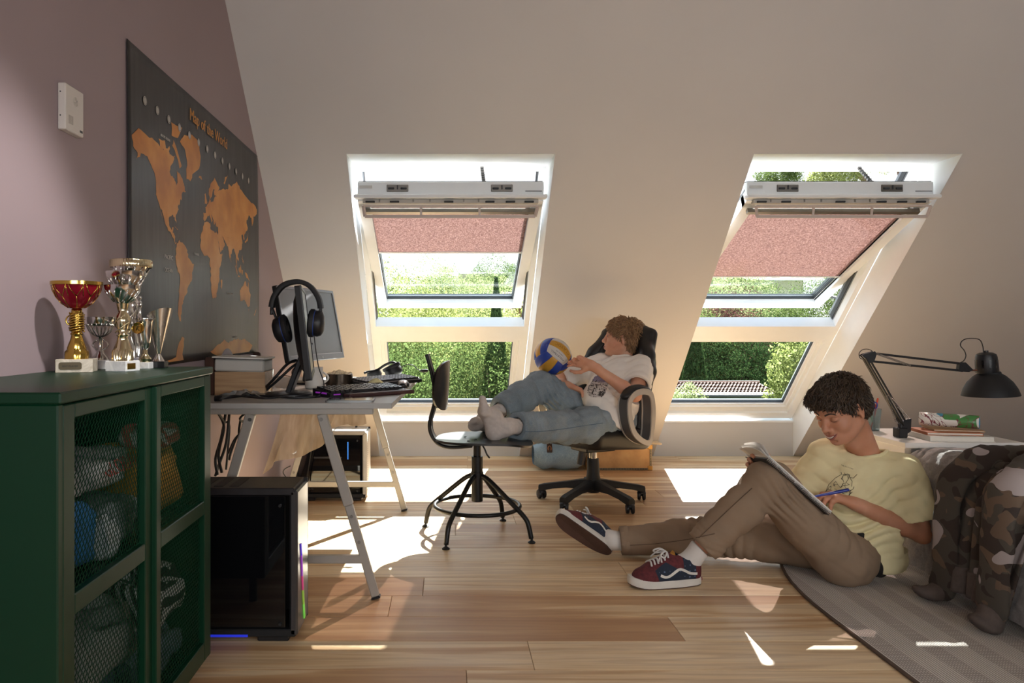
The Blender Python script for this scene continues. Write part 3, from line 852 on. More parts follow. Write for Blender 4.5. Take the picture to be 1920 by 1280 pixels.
def emesh(y0, y1, z0, z1, x):
    """expanded metal: horizontal zigzag strands that meet at their peaks"""
    mb = MB(); per = .0126; row = .0098; nseg = int((y1-y0)/(per/2)); nr = int((z1-z0)/row)
    for r in range(nr+1):
        zc = z0+row*r; sg = 1 if r % 2 else -1
        P = []
        for i in range(nseg+1):
            y = y0+(y1-y0)*i/nseg; a = row*.5*(1 if i % 2 else -1)*sg
            P.append((x+.0012*(1 if i % 2 else -1)*sg, y, min(max(zc+a, z0), z1)))
        w = .00115
        vs = []; fs = []
        for (px, py, pz) in P: vs += [(px-.0005, py, pz-w), (px+.0005, py, pz-w), (px+.0005, py, pz+w), (px-.0005, py, pz+w)]
        for i in range(nseg):
            for k in range(4): fs.append((i*4+k, i*4+(k+1) % 4, i*4+4+(k+1) % 4, i*4+4+k))
        mb.add(vs, fs)
    return mb
ym = (CY0+CY1)/2
for (y0, y1, hinge) in ((CY0+.016, ym-.004, -1), (ym+.004, CY1-.016, 1)):
    d = bpy.data.objects.new('door', None); COL.objects.link(d); d.parent = cab
    d.location = (0, 0, 0)
    x0, x1 = CX1-.020, CX1-.001
    zb, zt, zm = CZ0+.004, CZ1-.023, .515
    def fr(name, ya, yb, za, zc, xa=x0, xb=x1):
        mb = MB(); mb.box(((xa+xb)/2, (ya+yb)/2, (za+zc)/2), (xb-xa, yb-ya, zc-za), b=.002)
        o = mb.build(name, GREEN, d); o.matrix_parent_inverse = wmat(cab).inverted(); return o
    w = .040
    fr('stile', y0, y0+w, zb, zt); fr('stile', y1-w, y1, zb, zt)
    fr('rail', y0+w, y1-w, zt-.026, zt); fr('rail', y0+w, y1-w, zb, zb+.05); fr('rail', y0+w, y1-w, zm-.018, zm+.018)
    for (za, zc) in ((zb+.05, zm-.018), (zm+.018, zt-.026)):
        o = emesh(y0+w, y1-w, za, zc, x0+.006).build('mesh_panel', GREEN, d); o.matrix_parent_inverse = wmat(cab).inverted()
    if hinge < 0: fr('pull_lip', y1-.004, y1, zb+.0, zt, x1-.002, x1+.010)

# folded clothes behind the mesh, colours darkened for the shade inside the cabinet
def cloth_lump(name, label, cat, col, c, size, seed, pat=None, group='clothes in the green cabinet', roll=False):
    rs = np.random.RandomState(seed); ph = rs.uniform(0, 6, 8)
    mb = MB(); nu, nv = 40, 20; sx, sy, sz = size[0]/2, size[1]/2, size[2]/2
    def f(u, v):
        a = 2*PI*u; b = PI*(v-.5)
        cs = lambda t, e: math.copysign(abs(math.cos(t))**e, math.cos(t)); sn = lambda t, e: math.copysign(abs(math.sin(t))**e, math.sin(t))
        k = 1+.07*math.sin(5*a+ph[0]+3*b)+.05*math.sin(9*a+ph[1])*math.cos(4*b+ph[2])
        e = .45
        z = sn(b, .6)*sz
        z = max(-sz, z*(1+.16*math.sin(2*a+ph[3])*(1 if b > 0 else 0)))
        return (c[0]+sx*cs(b, e)*cs(a, e)*k, c[1]+sy*cs(b, e)*sn(a, e)*k, c[2]+sz+z+.012*math.sin(7*a+ph[4]+5*b)*(b > 0))
    mb.grid(f, nu, nv)
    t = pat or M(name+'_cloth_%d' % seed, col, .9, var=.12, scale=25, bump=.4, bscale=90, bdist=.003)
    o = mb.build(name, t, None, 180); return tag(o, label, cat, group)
def stripe_mat(name, a, b, sc, axis=(0, 1, 0)):
    t = NT(name); v = t.coord('Object', rot=(0, .4, .2)); w = t.n('TexWave'); w.inputs['Scale'].default_value = sc; w.inputs['Distortion'].default_value = 1.5; t.l(v, w.inputs[0])
    t.set(Base_Color=t.ramp(w.outputs[1], [(.45, srgb(a)), (.55, srgb(b))]), Roughness=.9); return t.m
xc = -.83
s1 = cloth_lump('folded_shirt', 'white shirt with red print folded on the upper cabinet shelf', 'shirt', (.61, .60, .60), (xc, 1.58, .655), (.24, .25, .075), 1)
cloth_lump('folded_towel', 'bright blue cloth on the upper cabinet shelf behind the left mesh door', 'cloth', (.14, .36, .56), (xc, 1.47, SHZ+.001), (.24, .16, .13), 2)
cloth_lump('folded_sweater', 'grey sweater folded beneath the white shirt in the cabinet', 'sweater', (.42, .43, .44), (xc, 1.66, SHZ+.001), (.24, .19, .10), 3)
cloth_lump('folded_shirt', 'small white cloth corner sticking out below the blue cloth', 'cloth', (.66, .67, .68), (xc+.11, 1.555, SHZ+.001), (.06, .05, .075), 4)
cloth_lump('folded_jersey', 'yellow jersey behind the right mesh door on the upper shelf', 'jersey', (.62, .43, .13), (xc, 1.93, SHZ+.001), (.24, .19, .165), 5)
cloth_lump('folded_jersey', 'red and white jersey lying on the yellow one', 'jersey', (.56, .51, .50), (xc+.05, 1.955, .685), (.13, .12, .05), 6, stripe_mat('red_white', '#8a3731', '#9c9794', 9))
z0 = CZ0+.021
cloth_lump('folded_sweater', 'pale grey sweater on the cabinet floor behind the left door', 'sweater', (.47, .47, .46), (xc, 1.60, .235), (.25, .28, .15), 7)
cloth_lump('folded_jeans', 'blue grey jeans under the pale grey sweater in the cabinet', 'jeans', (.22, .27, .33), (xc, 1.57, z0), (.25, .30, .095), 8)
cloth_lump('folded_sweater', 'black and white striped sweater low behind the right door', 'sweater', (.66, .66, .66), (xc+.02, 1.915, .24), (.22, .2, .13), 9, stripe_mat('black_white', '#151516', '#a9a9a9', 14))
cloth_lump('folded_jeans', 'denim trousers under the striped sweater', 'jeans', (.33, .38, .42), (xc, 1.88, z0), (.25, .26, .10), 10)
R_ = frame_R((0, -1, 0), (-.35, 0, .94), (1, 0, .35))
R_ = frame_R((0, 1, 0), (-.5, 0, .86), (.86, 0, .5))
text('GLOBAL', .045, M('red_print', '#9d3a36', .8, var=0), s1, (xc+.125, 1.62, .70), R_, name='shirt_print')

# ================================================================ trophies
GOLD = M('polished_gold', '#c9a552', .16, 1.0, var=.03); SILV = M('polished_silver', '#d6d4d0', .12, 1.0, var=.02); WGOLD = M('pale_gold', '#d8cba8', .15, 1.0, var=.03)
REDE = M('red_enamel', '#8c1226', .18, .35, var=.05); 
def marble(name, a, b):
    t = NT(name); n = t.noise(t.coord('Object'), 18, 5, .6, 2.0); t.set(Base_Color=t.ramp(n, [(.35, srgb(a)), (.6, srgb(b))]), Roughness=.2); return t.m
MARB = marble('cream_marble', '#b3a893', '#d3c9b6'); WMARB = marble('white_marble', '#cfd0cf', '#ebebe8'); BMARB = marble('black_marble', '#0d0d0e', '#1d1d20'); GMARB = marble('grey_marble', '#77747c', '#9a98a0')
CT = CZ1
def ribbed(mb, prof, n, ribs, amp, c=(0, 0, 0)):
    vs = []; fs = []
    for (r, z, w) in prof:
        for k in range(n):
            a = 2*PI*k/n; q = r*(1+amp*w*math.cos(ribs*a)); vs.append((c[0]+q*math.cos(a), c[1]+q*math.sin(a), c[2]+z))
    for i in range(len(prof)-1):
        for k in range(n): fs.append((i*n+k, i*n+(k+1) % n, (i+1)*n+(k+1) % n, (i+1)*n+k))
    return mb.add(vs, fs)
def px(x, Y): return (x-838)*Y/1400
TG = 'trophies on the green cabinet'
# 1 red enamel cup
t = thing('trophy', 'gold trophy with red enamel bowl on a cream marble block', 'trophy', (px(144, 1.81), 1.81, CT), .25, TG)
mb = MB(); mb.box((0, 0, .016), (.082, .06, .032), b=.0015); bs = mb.build('base', MARB, t)
mb = MB(); mb.prism(rrect(.05, .018, .005), 0, .0012, lambda a, b, c: (a-.008, -.0302-c, .016+b)); mb.build('plaque', M('plaque_brass', '#4d4126', .45, .2), bs)
text('BEST PLAYER', .006, M('plaque_ink', '#221c10', .6), bs, (-.008, -.0316, .0155), frame_R((1, 0, 0), (0, 0, 1), (0, -1, 0)), .0002)
mb = MB(); ribbed(mb, [(.027, .032, 0), (.027, .042, .6), (.0255, .05, 1), (.021, .055, 0), (.022, .058, 0), (.014, .08, 0), (.012, .089, 0), (.015, .092, 0), (.012, .096, 0), (.010, .115, 0), (.013, .138, 0), (.012, .152, 0), (.006, .155, 0)], 40, 12, .05); mb.build('stem', GOLD, t, 60)
mb = MB()
for k in range(3):
    mb.tube([(.0165*math.cos(2.6*i/10*PI+k*2.1), .0165*math.sin(2.6*i/10*PI+k*2.1), .098+.045*i/20) for i in range(21)], .0022, 6)
mb.tube([(-.012-.012*math.sin(i/14*2*PI), .0, .125+.012*math.cos(i/14*2*PI)) for i in range(14)], .002, 6, closed=True)
mb.build('scroll', GOLD, t, 180)
mb = MB(); prof = [(.004, .152), (.018, .155), (.034, .166), (.046, .182), (.053, .198), (.056, .211)]
mb.lathe(prof+[(.0535, .211), (.05, .197), (.043, .182), (.03, .168), (.0, .158)], n=48); bw = mb.build('bowl', REDE, t, 60)
mb = MB(); mb.lathe([(.0555, .209), (.0585, .2105), (.0585, .2185), (.0545, .2185), (.0535, .2105)], n=48); mb.build('rim', GOLD, bw, 40)
mb = MB()
for k in range(9):
    a = 2*PI*k/9
    def pp(da, i): r, z = prof[i]; return ((r+.0008)*math.cos(a+da), (r+.0008)*math.sin(a+da), z)
    mb.tube([pp(.0, 1), pp(.05, 2), pp(.02, 3)], .0011, 5); mb.tube([pp(.02, 3), pp(.22, 4), pp(.3, 5)], .0011, 5); mb.tube([pp(.02, 3), pp(-.22, 4), pp(-.3, 5)], .0011, 5)
    mb.tube([pp(.35, 3), pp(.3, 4), pp(.3, 5)], .0009, 5)
mb.build('filigree', GOLD, bw, 180)
# 2 small ribbed silver cup
t = thing('trophy', 'small silver trophy cup with a ribbed cage bowl beside the red one', 'trophy', (px(188, 1.94), 1.94, CT), 0, TG)
mb = MB(); mb.box((0, 0, .012), (.05, .05, .024), b=.0015); mb.build('base', WMARB, t)
mb = MB(); mb.lathe([(.022, .024), (.020, .030), (.010, .042), (.006, .052), (.006, .082), (.009, .085), (.004, .086)], n=28); mb.build('stem', SILV, t, 60)
mb = MB()
for sg in (-1, 1): mb.tube([(sg*(.008+.012*math.sin(PI*i/10)), 0, .05+.026*i/10) for i in range(11)], .0022, 6)
mb.build('handle', SILV, t, 180)
mb = MB(); mb.lathe([(.031, .112), (.037, .118), (.038, .135), (.036, .135), (.034, .119), (.029, .112)], n=40); mb.build('bowl', SILV, t, 50)
mb = MB()
for k in range(18):
    a = 2*PI*k/18; mb.tube([(r*math.cos(a), r*math.sin(a), z) for r, z in ((.006, .084), (.017, .089), (.027, .099), (.033, .112), (.037, .119))], .0017, 5)
mb.build('cage', SILV, t, 180)
# 3 tall silver cup with fluted foot on white marble
def tall(x, Y, H, rb, label, foot=SILV, base=WMARB, bs=(.062, .05, .026), fl=26, bowlmat=SILV, rz=.0, flare=1):
    t = thing('trophy', label, 'trophy', (px(x, Y), Y, CT), rz, TG)
    mb = MB(); mb.box((0, 0, bs[2]/2), bs, b=.0015); b_ = mb.build('base', base, t)
    mb = MB(); mb.box((bs[0]/2+.0003, -.006, bs[2]*.5), (.001, .028, bs[2]*.55)); mb.build('plaque', GOLD, b_)
    b0 = bs[2]; S_ = (H-b0)/.19
    mb = MB(); z = lambda q: b0+q*S_
    ribbed(mb, [(.024, z(0), 1), (.024, z(.022), 1), (.020, z(.032), .6), (.015, z(.048), 0), (.0115, z(.06), 0), (.015, z(.064), 0), (.011, z(.068), 0), (.0135, z(.082), 0), (.018, z(.098), 0), (.0165, z(.112), 0), (.010, z(.122), .5), (.012, z(.132), 1), (.015, z(.145), 0)], 52, fl, .05); mb.build('stem', foot, t, 60)
    mb = MB()
    for k in range(3): mb.tube([((.0175)*math.cos(k*2.1+i*.28), (.0175)*math.sin(k*2.1+i*.28), z(.07+.042*i/12)) for i in range(13)], .0017, 5)
    mb.build('scroll', foot, t, 180)
    mb = MB()
    pr = [(.010, z(.14)), (rb*.45, z(.148)), (rb*.75, z(.162)), (rb*.93, z(.176)), (rb*.97, z(.182)), (rb, z(.19))]
    mb.lathe(pr+[(rb*.95, z(.19)), (rb*.9, z(.178)), (rb*.6, z(.156)), (0, z(.15))], n=44); bw = mb.build('bowl', bowlmat, t, 60)
    mb = MB()
    for k in range(16): a = 2*PI*k/16; mb.tube([((r+.0006)*math.cos(a+.12*q), (r+.0006)*math.sin(a+.12*q), zz) for q, (r, zz) in enumerate(pr[1:4])], .0014, 5)
    mb.build('fluting', bowlmat, bw, 180)
    return t
tall(230, 1.845, .212, .043, 'tall silver trophy on white marble, front centre of the group', rz=-.3, foot=WGOLD)
tall(236, 1.925, .252, .048, 'taller silver trophy directly behind the front centre one', base=GMARB, bs=(.05, .05, .03))
t5 = tall(246, 2.03, .29, .052, 'tallest trophy with a broad banded bowl at the back of the group', base=GMARB, bs=(.05, .05, .03), foot=SILV)
mb = MB(); ribbed(mb, [(.0525, .27, 0), (.0535, .272, 1), (.0535, .288, 1), (.0515, .291, 0)], 120, 40, .02); mb.build('bowl_band', WGOLD, t5, 60)
mb = MB()
mb.ball((.026, -.006, .17), (.006, .005, .012)); mb.ball((.026, -.006, .188), .005); mb.tube([(.026, -.006, .162), (.024, -.004, .12), (.02, 0, .10)], [.004, .006, .008], 8); mb.build('figurine', SILV, t5, 180)
# 6 small cup with medallion
t = thing('trophy', 'small silver cup with a round gold medallion on white marble', 'trophy', (px(272, 1.955), 1.955, CT), 0, TG)
mb = MB(); mb.box((0, 0, .0085), (.032, .03, .017), b=.001); mb.build('base', WMARB, t)
mb = MB(); mb.lathe([(.014, .017), (.0155, .021), (.017, .026), (.011, .032), (.006, .04), (.0065, .046), (.005, .05)], n=28); mb.build('stem', WGOLD, t, 60)
mb = MB(); mb.lathe([(.005, .049), (.010, .055), (.015, .07), (.019, .1), (.0215, .122), (.025, .13), (.0245, .132), (.018, .12), (.013, .075), (0, .06)], n=36); mb.build('bowl', SILV, t, 60)
md = MB(); md.lathe([(0, .004), (.0125, .004), (.0148, .005), (.0155, .0), (.0, -.001)], c=(-.008, -.0235, .106), n=32, R=frame_R((1, 0, 0), (0, 0, 1), (0, -1, 0))); mo = md.build('medallion', GOLD, t, 40)
mb = MB(); mb.tube([(-.012, -.0285, .100), (-.009, -.0285, .106), (-.007, -.0285, .113)], [.0012, .0018, .0013], 5); mb.ball((-.006, -.0285, .1155), .002, 8, 6); mb.tube([(-.009, -.0285, .108), (-.003, -.0285, .110)], .0009, 5); mb.tube([(-.009, -.0285, .105), (-.004, -.0285, .099)], .001, 5); mb.build('relief_player', M('dark_relief', '#4a3a18', .4, .8), mo, 180)
# 7 slant cone
t = thing('trophy', 'slant cut silver cone trophy on a black block, right end of the group', 'trophy', (px(297, 1.985), 1.985, CT), 0, TG)
mb = MB(); mb.box((.004, 0, .009), (.034, .03, .018), b=.001); mb.build('base', BMARB, t)
mb = MB(); mb.lathe([(.0155, .018), (.014, .022), (.007, .034), (.0045, .04)], n=28); mb.build('foot', SILV, t, 60)
mb = MB(); n = 40; vs = []; fs = []
for i in range(9):
    f = i/8
    for k in range(n):
        a = 2*PI*k/n; topz = .146+.014*math.cos(a+.6); r = .006+.026*f; vs.append((r*math.cos(a)+.004*f, r*math.sin(a), .038+(topz-.038)*f))
for i in range(8):
    for k in range(n): fs.append((i*n+k, i*n+(k+1) % n, (i+1)*n+(k+1) % n, (i+1)*n+k))
fs.append(tuple(range(n-1, -1, -1)))
mb.add(vs, fs); o = mb.build('cone', M('hammered_silver', '#cfccc6', .2, 1.0, var=.1, scale=40, bump=.25, bscale=140, bdist=.001), t, 60)

# ================================================================ wall map
MY0, MY1, MZ0, MZ1 = 2.287, 3.863, .865, 1.882
def mapx(u, v): return XL+.006+.005*math.sin(u*7+.6)*math.sin(v*3.0+.4)+.004*math.sin(u*13+v*2)*(1-v)
def mp(u, v, o=0.0): return (mapx(u, v)+o, MY0+(MY1-MY0)*u, MZ0+(MZ1-MZ0)*v)
def map_mat():
    t = NT('map_black'); v = t.coord('Object'); n = t.noise(t.coord('Object', (1, 2.2, .5)), 2.2, 3)
    t.set(Base_Color=t.ramp(n, [(.35, srgb('#1c1a1a')), (.65, srgb('#262424'))]), Roughness=.42, Specular_IOR_Level=.5, Coat_Weight=.2, Coat_Roughness=.35)
    t.bump(t.noise(t.coord('Object', (1, 3, .6)), 5, 2), .25, .01); return t.m
wm = thing('world_map', 'large black wall map of the world with orange continents on the mauve wall', 'map', (XL, (MY0+MY1)/2, MZ0))
mb = MB(); mb.grid(lambda u, v: mp(u, v), 60, 30, .0012); mb.build('map_sheet', map_mat(), wm, 180, world=True)
LAND = {}
NA = [(-168, 66), (-156, 71), (-141, 70), (-128, 70), (-115, 69), (-108, 68), (-95, 72), (-94, 68), (-86, 68), (-82, 69), (-86, 66), (-93, 62), (-94, 58), (-87, 56), (-82, 55), (-80, 51), (-77, 56), (-78, 62), (-70, 61), (-65, 59), (-60, 55), (-56, 52), (-65, 50), (-66, 46), (-70, 43), (-74, 40), (-76, 35), (-81, 31), (-80, 25), (-83, 29), (-90, 30), (-97, 27), (-97, 21), (-91, 18), (-87, 21), (-88, 16), (-83, 14), (-83, 9), (-78, 9), (-80, 7), (-86, 11), (-94, 16), (-105, 20), (-112, 29), (-115, 32), (-110, 23), (-117, 33), (-124, 40), (-124, 48), (-131, 55), (-141, 60), (-152, 60), (-160, 55), (-158, 59), (-165, 61)]
SA = [(-78, 8), (-72, 12), (-62, 10), (-52, 5), (-50, 0), (-44, -3), (-35, -6), (-39, -14), (-41, -22), (-48, -26), (-54, -34), (-58, -35), (-62, -39), (-65, -43), (-68, -50), (-66, -55), (-72, -53), (-75, -47), (-73, -38), (-71, -28), (-71, -18), (-77, -13), (-81, -5), (-80, 1)]
AF = [(-6, 36), (3, 37), (10, 37), (11, 33), (20, 31), (29, 31), (33, 31), (36, 24), (39, 16), (43, 11), (51, 12), (46, 3), (40, -4), (40, -15), (35, -20), (33, -27), (27, -34), (18, -34), (14, -24), (12, -15), (13, -6), (9, 0), (9, 4), (3, 6), (-8, 5), (-15, 10), (-17, 15), (-16, 23), (-10, 30)]
EU = [(-9, 37), (-9, 43), (-2, 44), (-4, 48), (2, 51), (8, 54), (9, 57), (12, 54), (20, 55), (24, 59), (30, 60), (22, 61), (25, 65), (20, 64), (17, 60), (12, 56), (6, 58), (6, 62), (14, 67), (24, 71), (40, 67), (35, 64), (44, 66), (54, 68), (68, 69), (72, 73), (80, 72), (100, 77), (112, 74), (130, 72), (150, 70), (170, 69), (179, 67), (179, 64), (163, 60), (162, 54), (157, 51), (156, 58), (145, 59), (136, 54), (141, 48), (133, 43), (128, 39), (129, 35), (126, 35), (122, 40), (118, 38), (122, 31), (117, 23), (109, 21), (106, 17), (109, 12), (105, 9), (100, 13), (103, 2), (99, 8), (98, 16), (92, 22), (87, 21), (80, 14), (78, 8), (73, 17), (70, 22), (62, 25), (57, 27), (50, 30), (56, 25), (59, 22), (52, 16), (44, 13), (39, 22), (35, 29), (36, 36), (28, 37), (27, 40), (23, 37), (19, 42), (13, 45), (18, 40), (15, 38), (8, 44), (3, 42), (0, 39), (-4, 37)]
AU = [(114, -22), (122, -18), (130, -12), (136, -12), (136, -16), (141, -17), (142, -11), (146, -19), (153, -26), (150, -37), (143, -39), (137, -35), (131, -32), (124, -33), (115, -34)]
GR = [(-55, 60), (-45, 60), (-40, 65), (-22, 70), (-18, 77), (-22, 82), (-40, 83), (-60, 81), (-70, 77), (-58, 75), (-53, 68)]
AN = [(-75, -67), (-62, -63), (-58, -66), (-62, -72), (-50, -76), (-20, -74), (0, -70), (30, -69), (55, -66), (90, -66), (120, -67), (150, -69), (165, -72), (165, -76), (-150, -77)]
AN2 = [(10, -72), (30, -69), (48, -67), (55, -66), (70, -68), (80, -67), (90, -66), (100, -66), (110, -66), (120, -67), (130, -66), (142, -68), (150, -69), (162, -71), (150, -76), (100, -77), (40, -76)]
AN1 = [(-72, -66), (-64, -63), (-58, -64), (-60, -68), (-63, -72), (-60, -76), (-95, -76), (-102, -74), (-80, -73)]
ISL = [[(-5, 50), (1, 51), (0, 54), (-3, 58), (-6, 57), (-4, 54)], [(-24, 65), (-14, 65), (-16, 67), (-22, 66.5)], [(131, 32), (136, 34), (141, 36), (142, 44), (139, 38), (132, 34)], [(95, 5), (104, -2), (106, -6), (101, -3)], [(109, 2), (117, 7), (118, 1), (115, -4), (110, -2)], [(131, -1), (141, -3), (150, -10), (143, -8), (137, -7)], [(44, -16), (50, -15), (47, -25), (44, -22)], [(166, -46), (173, -41), (178, -38), (173, -43), (168, -47)], [(-85, 76), (-78, 73), (-66, 66), (-72, 64), (-80, 70), (-88, 73)], [(-118, 72), (-105, 73), (-102, 69), (-115, 69)], [(-90, 82), (-65, 83), (-75, 78), (-90, 77)], [(-84, 22), (-75, 20), (-78, 21)], [(120, 18), (122, 14), (126, 8), (123, 10), (120, 14)], [(119, 1), (124, 1), (121, -5)], [(80, 9), (82, 7), (80, 6)], [(53, 71), (58, 75), (68, 77), (58, 71)], [(106, -7), (114, -7), (114, -8.5), (106, -7.5)], [(145, -41), (148, -41), (147, -43.5)]]
LAND = [NA, SA, AF, EU, AU, GR, AN1, AN2]+ISL
def llu(lon, lat):
    m = 1.25*math.log(math.tan(PI/4+.4*math.radians(lat)))
    return (lon+173)/360, .395+.235*m
def land_mat():
    t = NT('map_orange'); n = t.noise(t.coord('Object'), 7, 4)
    t.set(Base_Color=t.ramp(n, [(.35, srgb('#b87224')), (.55, srgb('#cf8a35')), (.7, srgb('#d89a50'))]), Roughness=.5, Coat_Weight=.15, Coat_Roughness=.4); return t.m
LM = land_mat()
def jag(pts, seed, n=3, amp=.006):
    r = random.Random(seed); out = []
    for i, p in enumerate(pts):
        q = pts[(i+1) % len(pts)]
        for k in range(n):
            f = k/n; j = amp if k else amp*.3
            out.append((p[0]+(q[0]-p[0])*f+r.uniform(-j, j), p[1]+(q[1]-p[1])*f+r.uniform(-j, j)))
    return out
for i, L in enumerate(LAND):
    P = [llu(*p) for p in L]; P = jag(P, i, 3 if len(L) > 9 else 2, .0045)
    P = [(u, max(.01, min(.99, v))) for u, v in P]
    bm = bmesh.new(); f = bm.faces.new([bm.verts.new((u, v, 0)) for u, v in P])
    bmesh.ops.triangulate(bm, faces=[f])
    bmesh.ops.subdivide_edges(bm, edges=bm.edges, cuts=2)
    for vtx in bm.verts: vtx.co = Vector(mp(vtx.co.x, vtx.co.y, .0007))
    bmesh.ops.recalc_face_normals(bm, faces=bm.faces)
    me = bpy.data.meshes.new('continent'); bm.to_mesh(me); bm.free()
    link('continent' if i < 8 else 'island', me, LM, wm, world=True)
PAL = M('map_white_print', '#b9b4ac', .5, var=0); ORG = M('map_title_print', '#c98a3c', .5, var=0)
RM = frame_R((0, 1, 0), (0, 0, 1), (1, 0, 0))
for k in range(13):
    u = .08+.8*k/12; v = .850-.012*k/12
    mb = MB(); mb.lathe([(0, .0004), (.0145, .0004), (.0145, 0)], c=mp(u, v, .0022), n=20, R=RM); mb.build('compass_disc', PAL, wm, world=True)
    mb = MB(); mb.lathe([(.0105, .0010), (.0120, .0010)], c=mp(u, v, .0022), n=16, R=RM); mb.build('disc_ring', M('map_disc_ink', '#55524e', .6), wm, world=True)
text('Map of the World', .066, ORG, wm, mp(.50, .925, .003), RM, name='title_lettering', world=True)
for s, sz, u, v in (('ARCTIC OCEAN', .012, .19, .775), ('PACIFIC', .022, .205, .37), ('OCEAN', .022, .205, .325), ('ANTARCTICA', .014, .74, .085), ('INDIAN OCEAN', .012, .69, .28), ('ATLANTIC', .012, .40, .41)):
    text(s, sz, PAL, wm, mp(u, v, .003), RM, name='ocean_lettering', world=True)
# ================================================================ wall control unit
wc = thing('wall_control', 'flat white wall control unit high on the mauve wall', 'control unit', (XL+.01, 1.936, 1.5))
CW = M('control_white', '#cfc9c2', .45, var=.02)
mb = MB(); mb.box((0, 0, .059), (.02, .094, .118), b=.002); mb.build('housing', CW, wc)
mb = MB()
for k in range(3): mb.lathe([(.012-.0035*k, 0), (.0105-.0035*k, .0006)], c=(.0102, .004, .083), n=24, R=RM)
for (a, b) in ((-.004, .009), (.009, .004), (.006, -.008), (-.008, -.004), (0, 0)): mb.tube([(.010, .004+a, .083+b), (.0112, .004+a, .083+b)], .002, 8)
mb.build('button_ring', M('control_emboss', '#bdb6ae', .5), wc)
mb = MB()
for k in range(6): mb.box((.0102, -.03+.004*k, .03), (.0008, .002, .022))
mb.build('speaker_slots', M('control_slots', '#a59e97', .6), wc)
mb = MB(); mb.box((.0103, .034, .013), (.0008, .014, .006)); mb.build('badge', M('control_badge', '#3b3a3a', .5), wc)
mb = MB()
for z in (.035, .095): mb.tube([(-.003, -.0465, z), (-.003, -.0475, z)], .002, 8)
mb.build('side_screw', M('control_badge', '#3b3a3a', .5), wc)
# ================================================================ desk on trestles
BLK = M('black_plastic', '#17171a', .42, var=.05); BLK_M = M('matt_black', '#121214', .62, var=.05); BLK_G = M('gloss_black', '#08080a', .12, var=0)
TRES = M('trestle_grey', '#a5a098', .42, .15, var=.03); DTOP = M('desk_grey_white', '#a9a8a4', .42, var=.03)
DT = .722
dY0, dY1 = 2.703, 4.114
dk = thing('desk', 'grey white desk top on two grey metal trestles along the mauve wall', 'desk', (-.57, (dY0+dY1)/2, 0))
mb = MB(); P4 = [(-.965, dY0), (-.200, dY0), (-.153, dY1), (-.965, dY1)]; mb.prism(P4, DT-.019, DT); mb.build('tabletop', DTOP, dk, world=True)
def leg(a, b, w=.036, split=.5):
    a, b = Vector(a), Vector(b); m = a.lerp(b, split)
    mb = MB(); mb.bar(a, m, w, w*.75, (0, 1, 0), .003); mb.bar(m, b, w*.84, w*.62, (0, 1, 0), .003); o = mb.build('leg', TRES, dk, world=True)
    mb = MB(); mb.bar(b, b+(b-a).normalized()*.008, w*.95, w*.8, (0, 1, 0), .002); mb.build('foot_cap', BLK, o, world=True)
    for f in (.56, .70):
        q = a.lerp(b, f); mb = MB(); mb.tube([q+V(0, -.0125, 0), q+V(0, -.017, 0)], .006, 8); mb.build('bolt', STEEL, o, world=True)
for Yt in (2.745, 4.05):
    s_ = .03 if Yt > 3 else 0
    mb = MB(); mb.box((-.57+s_, Yt, DT-.019-.013), (.60, .042, .022), b=.002); mb.build('trestle_bar', TRES, dk, world=True)
    leg((-.46+s_, Yt, .68), (-.262+s_, Yt, .010)); leg((-.72+s_, Yt, .68), (-.918+s_, Yt, .010))
    mb = MB(); mb.bar((-.885+s_, Yt, .146), (-.300+s_, Yt, .146), .022, .030, (0, 0, 1), .003); mb.build('crossbar', TRES, dk, world=True)
    if Yt < 3:
        for x in (-.46, -.72): mb = MB(); mb.tube([(x, Yt-.012, .66), (x, Yt-.018, .66)], .007, 8); mb.build('bolt', STEEL, dk, world=True)
# ================================================================ computers
def pc(name, label, c, size, top_m, side_m, face_bright):
    """tower whose glass side looks to the camera and whose front looks right"""
    r = thing(name, label, 'computer', c)
    L, W, H = size
    mb = MB(); mb.box((0, W/2-.006, H/2+.01), (L, .012, H-.02), b=.002); mb.build('side_panel', BLK_M, r)
    mb = MB(); mb.box((-.005, 0, H-.012), (L-.012, W-.002, .024), b=.003); tp = mb.build('top_panel', top_m, r)
    mb = MB(); mb.box((0, 0, .030), (L-.014, W-.002, .024), b=.003); mb.build('bottom_panel', BLK_M, r)
    for x in (-L/2+.06, L/2-.08): mb = MB(); mb.box((x, 0, .009), (.10, W-.02, .018), b=.004); mb.build('foot', BLK, r)
    mb = MB(); mb.box((-L/2+.006, 0, H/2), (.012, W-.004, H-.05)); mb.build('rear_panel', BLK_M, r)
    mb = MB(); mb.box((L/2-.013, 0, H/2+.006), (.026, W-.002, H-.03), b=.006); mb.build('front_panel', side_m, r)
    gl = NT('tinted_glass'); gl.set(Base_Color=(.004, .004, .005), Roughness=.04, Specular_IOR_Level=.6)
    mb = MB(); mb.box((-.012, -W/2+.003, H/2+.012), (L-.055, .006, H-.075), b=.001); g = mb.build('glass_panel', gl.m, r)
    for (x, z) in ((L/2-.055, H-.055), (L/2-.055, .06)): mb = MB(); mb.tube([(x, -W/2, z), (x, -W/2-.006, z)], .005, 10); mb.build('thumb_screw', BLK, r)
    return r, L, W, H
STRIPE = M('brushed_black', '#242123', .5, .2, var=.25, scale=30)
r, L, W, H = pc('computer_tower', 'black computer tower beside the green cabinet with thin coloured light strip', (-.70, 2.452, 0), (.455, .182, .489), STRIPE, M('front_dark_grey', '#4d4c4e', .3, .5, var=.03), 0)
mb = MB(); mb.box((-.06, -.088, .022), (.26, .006, .008)); mb.build('underglow_strip', glow('blue_led', '#2230c8', .35), r)
mb = MB()
cols = [('#5a3fd0', .04), ('#9a3fb8', .07), ('#c83f78', .05), ('#8ab040', .05), ('#7ad050', .05)]
z = .30
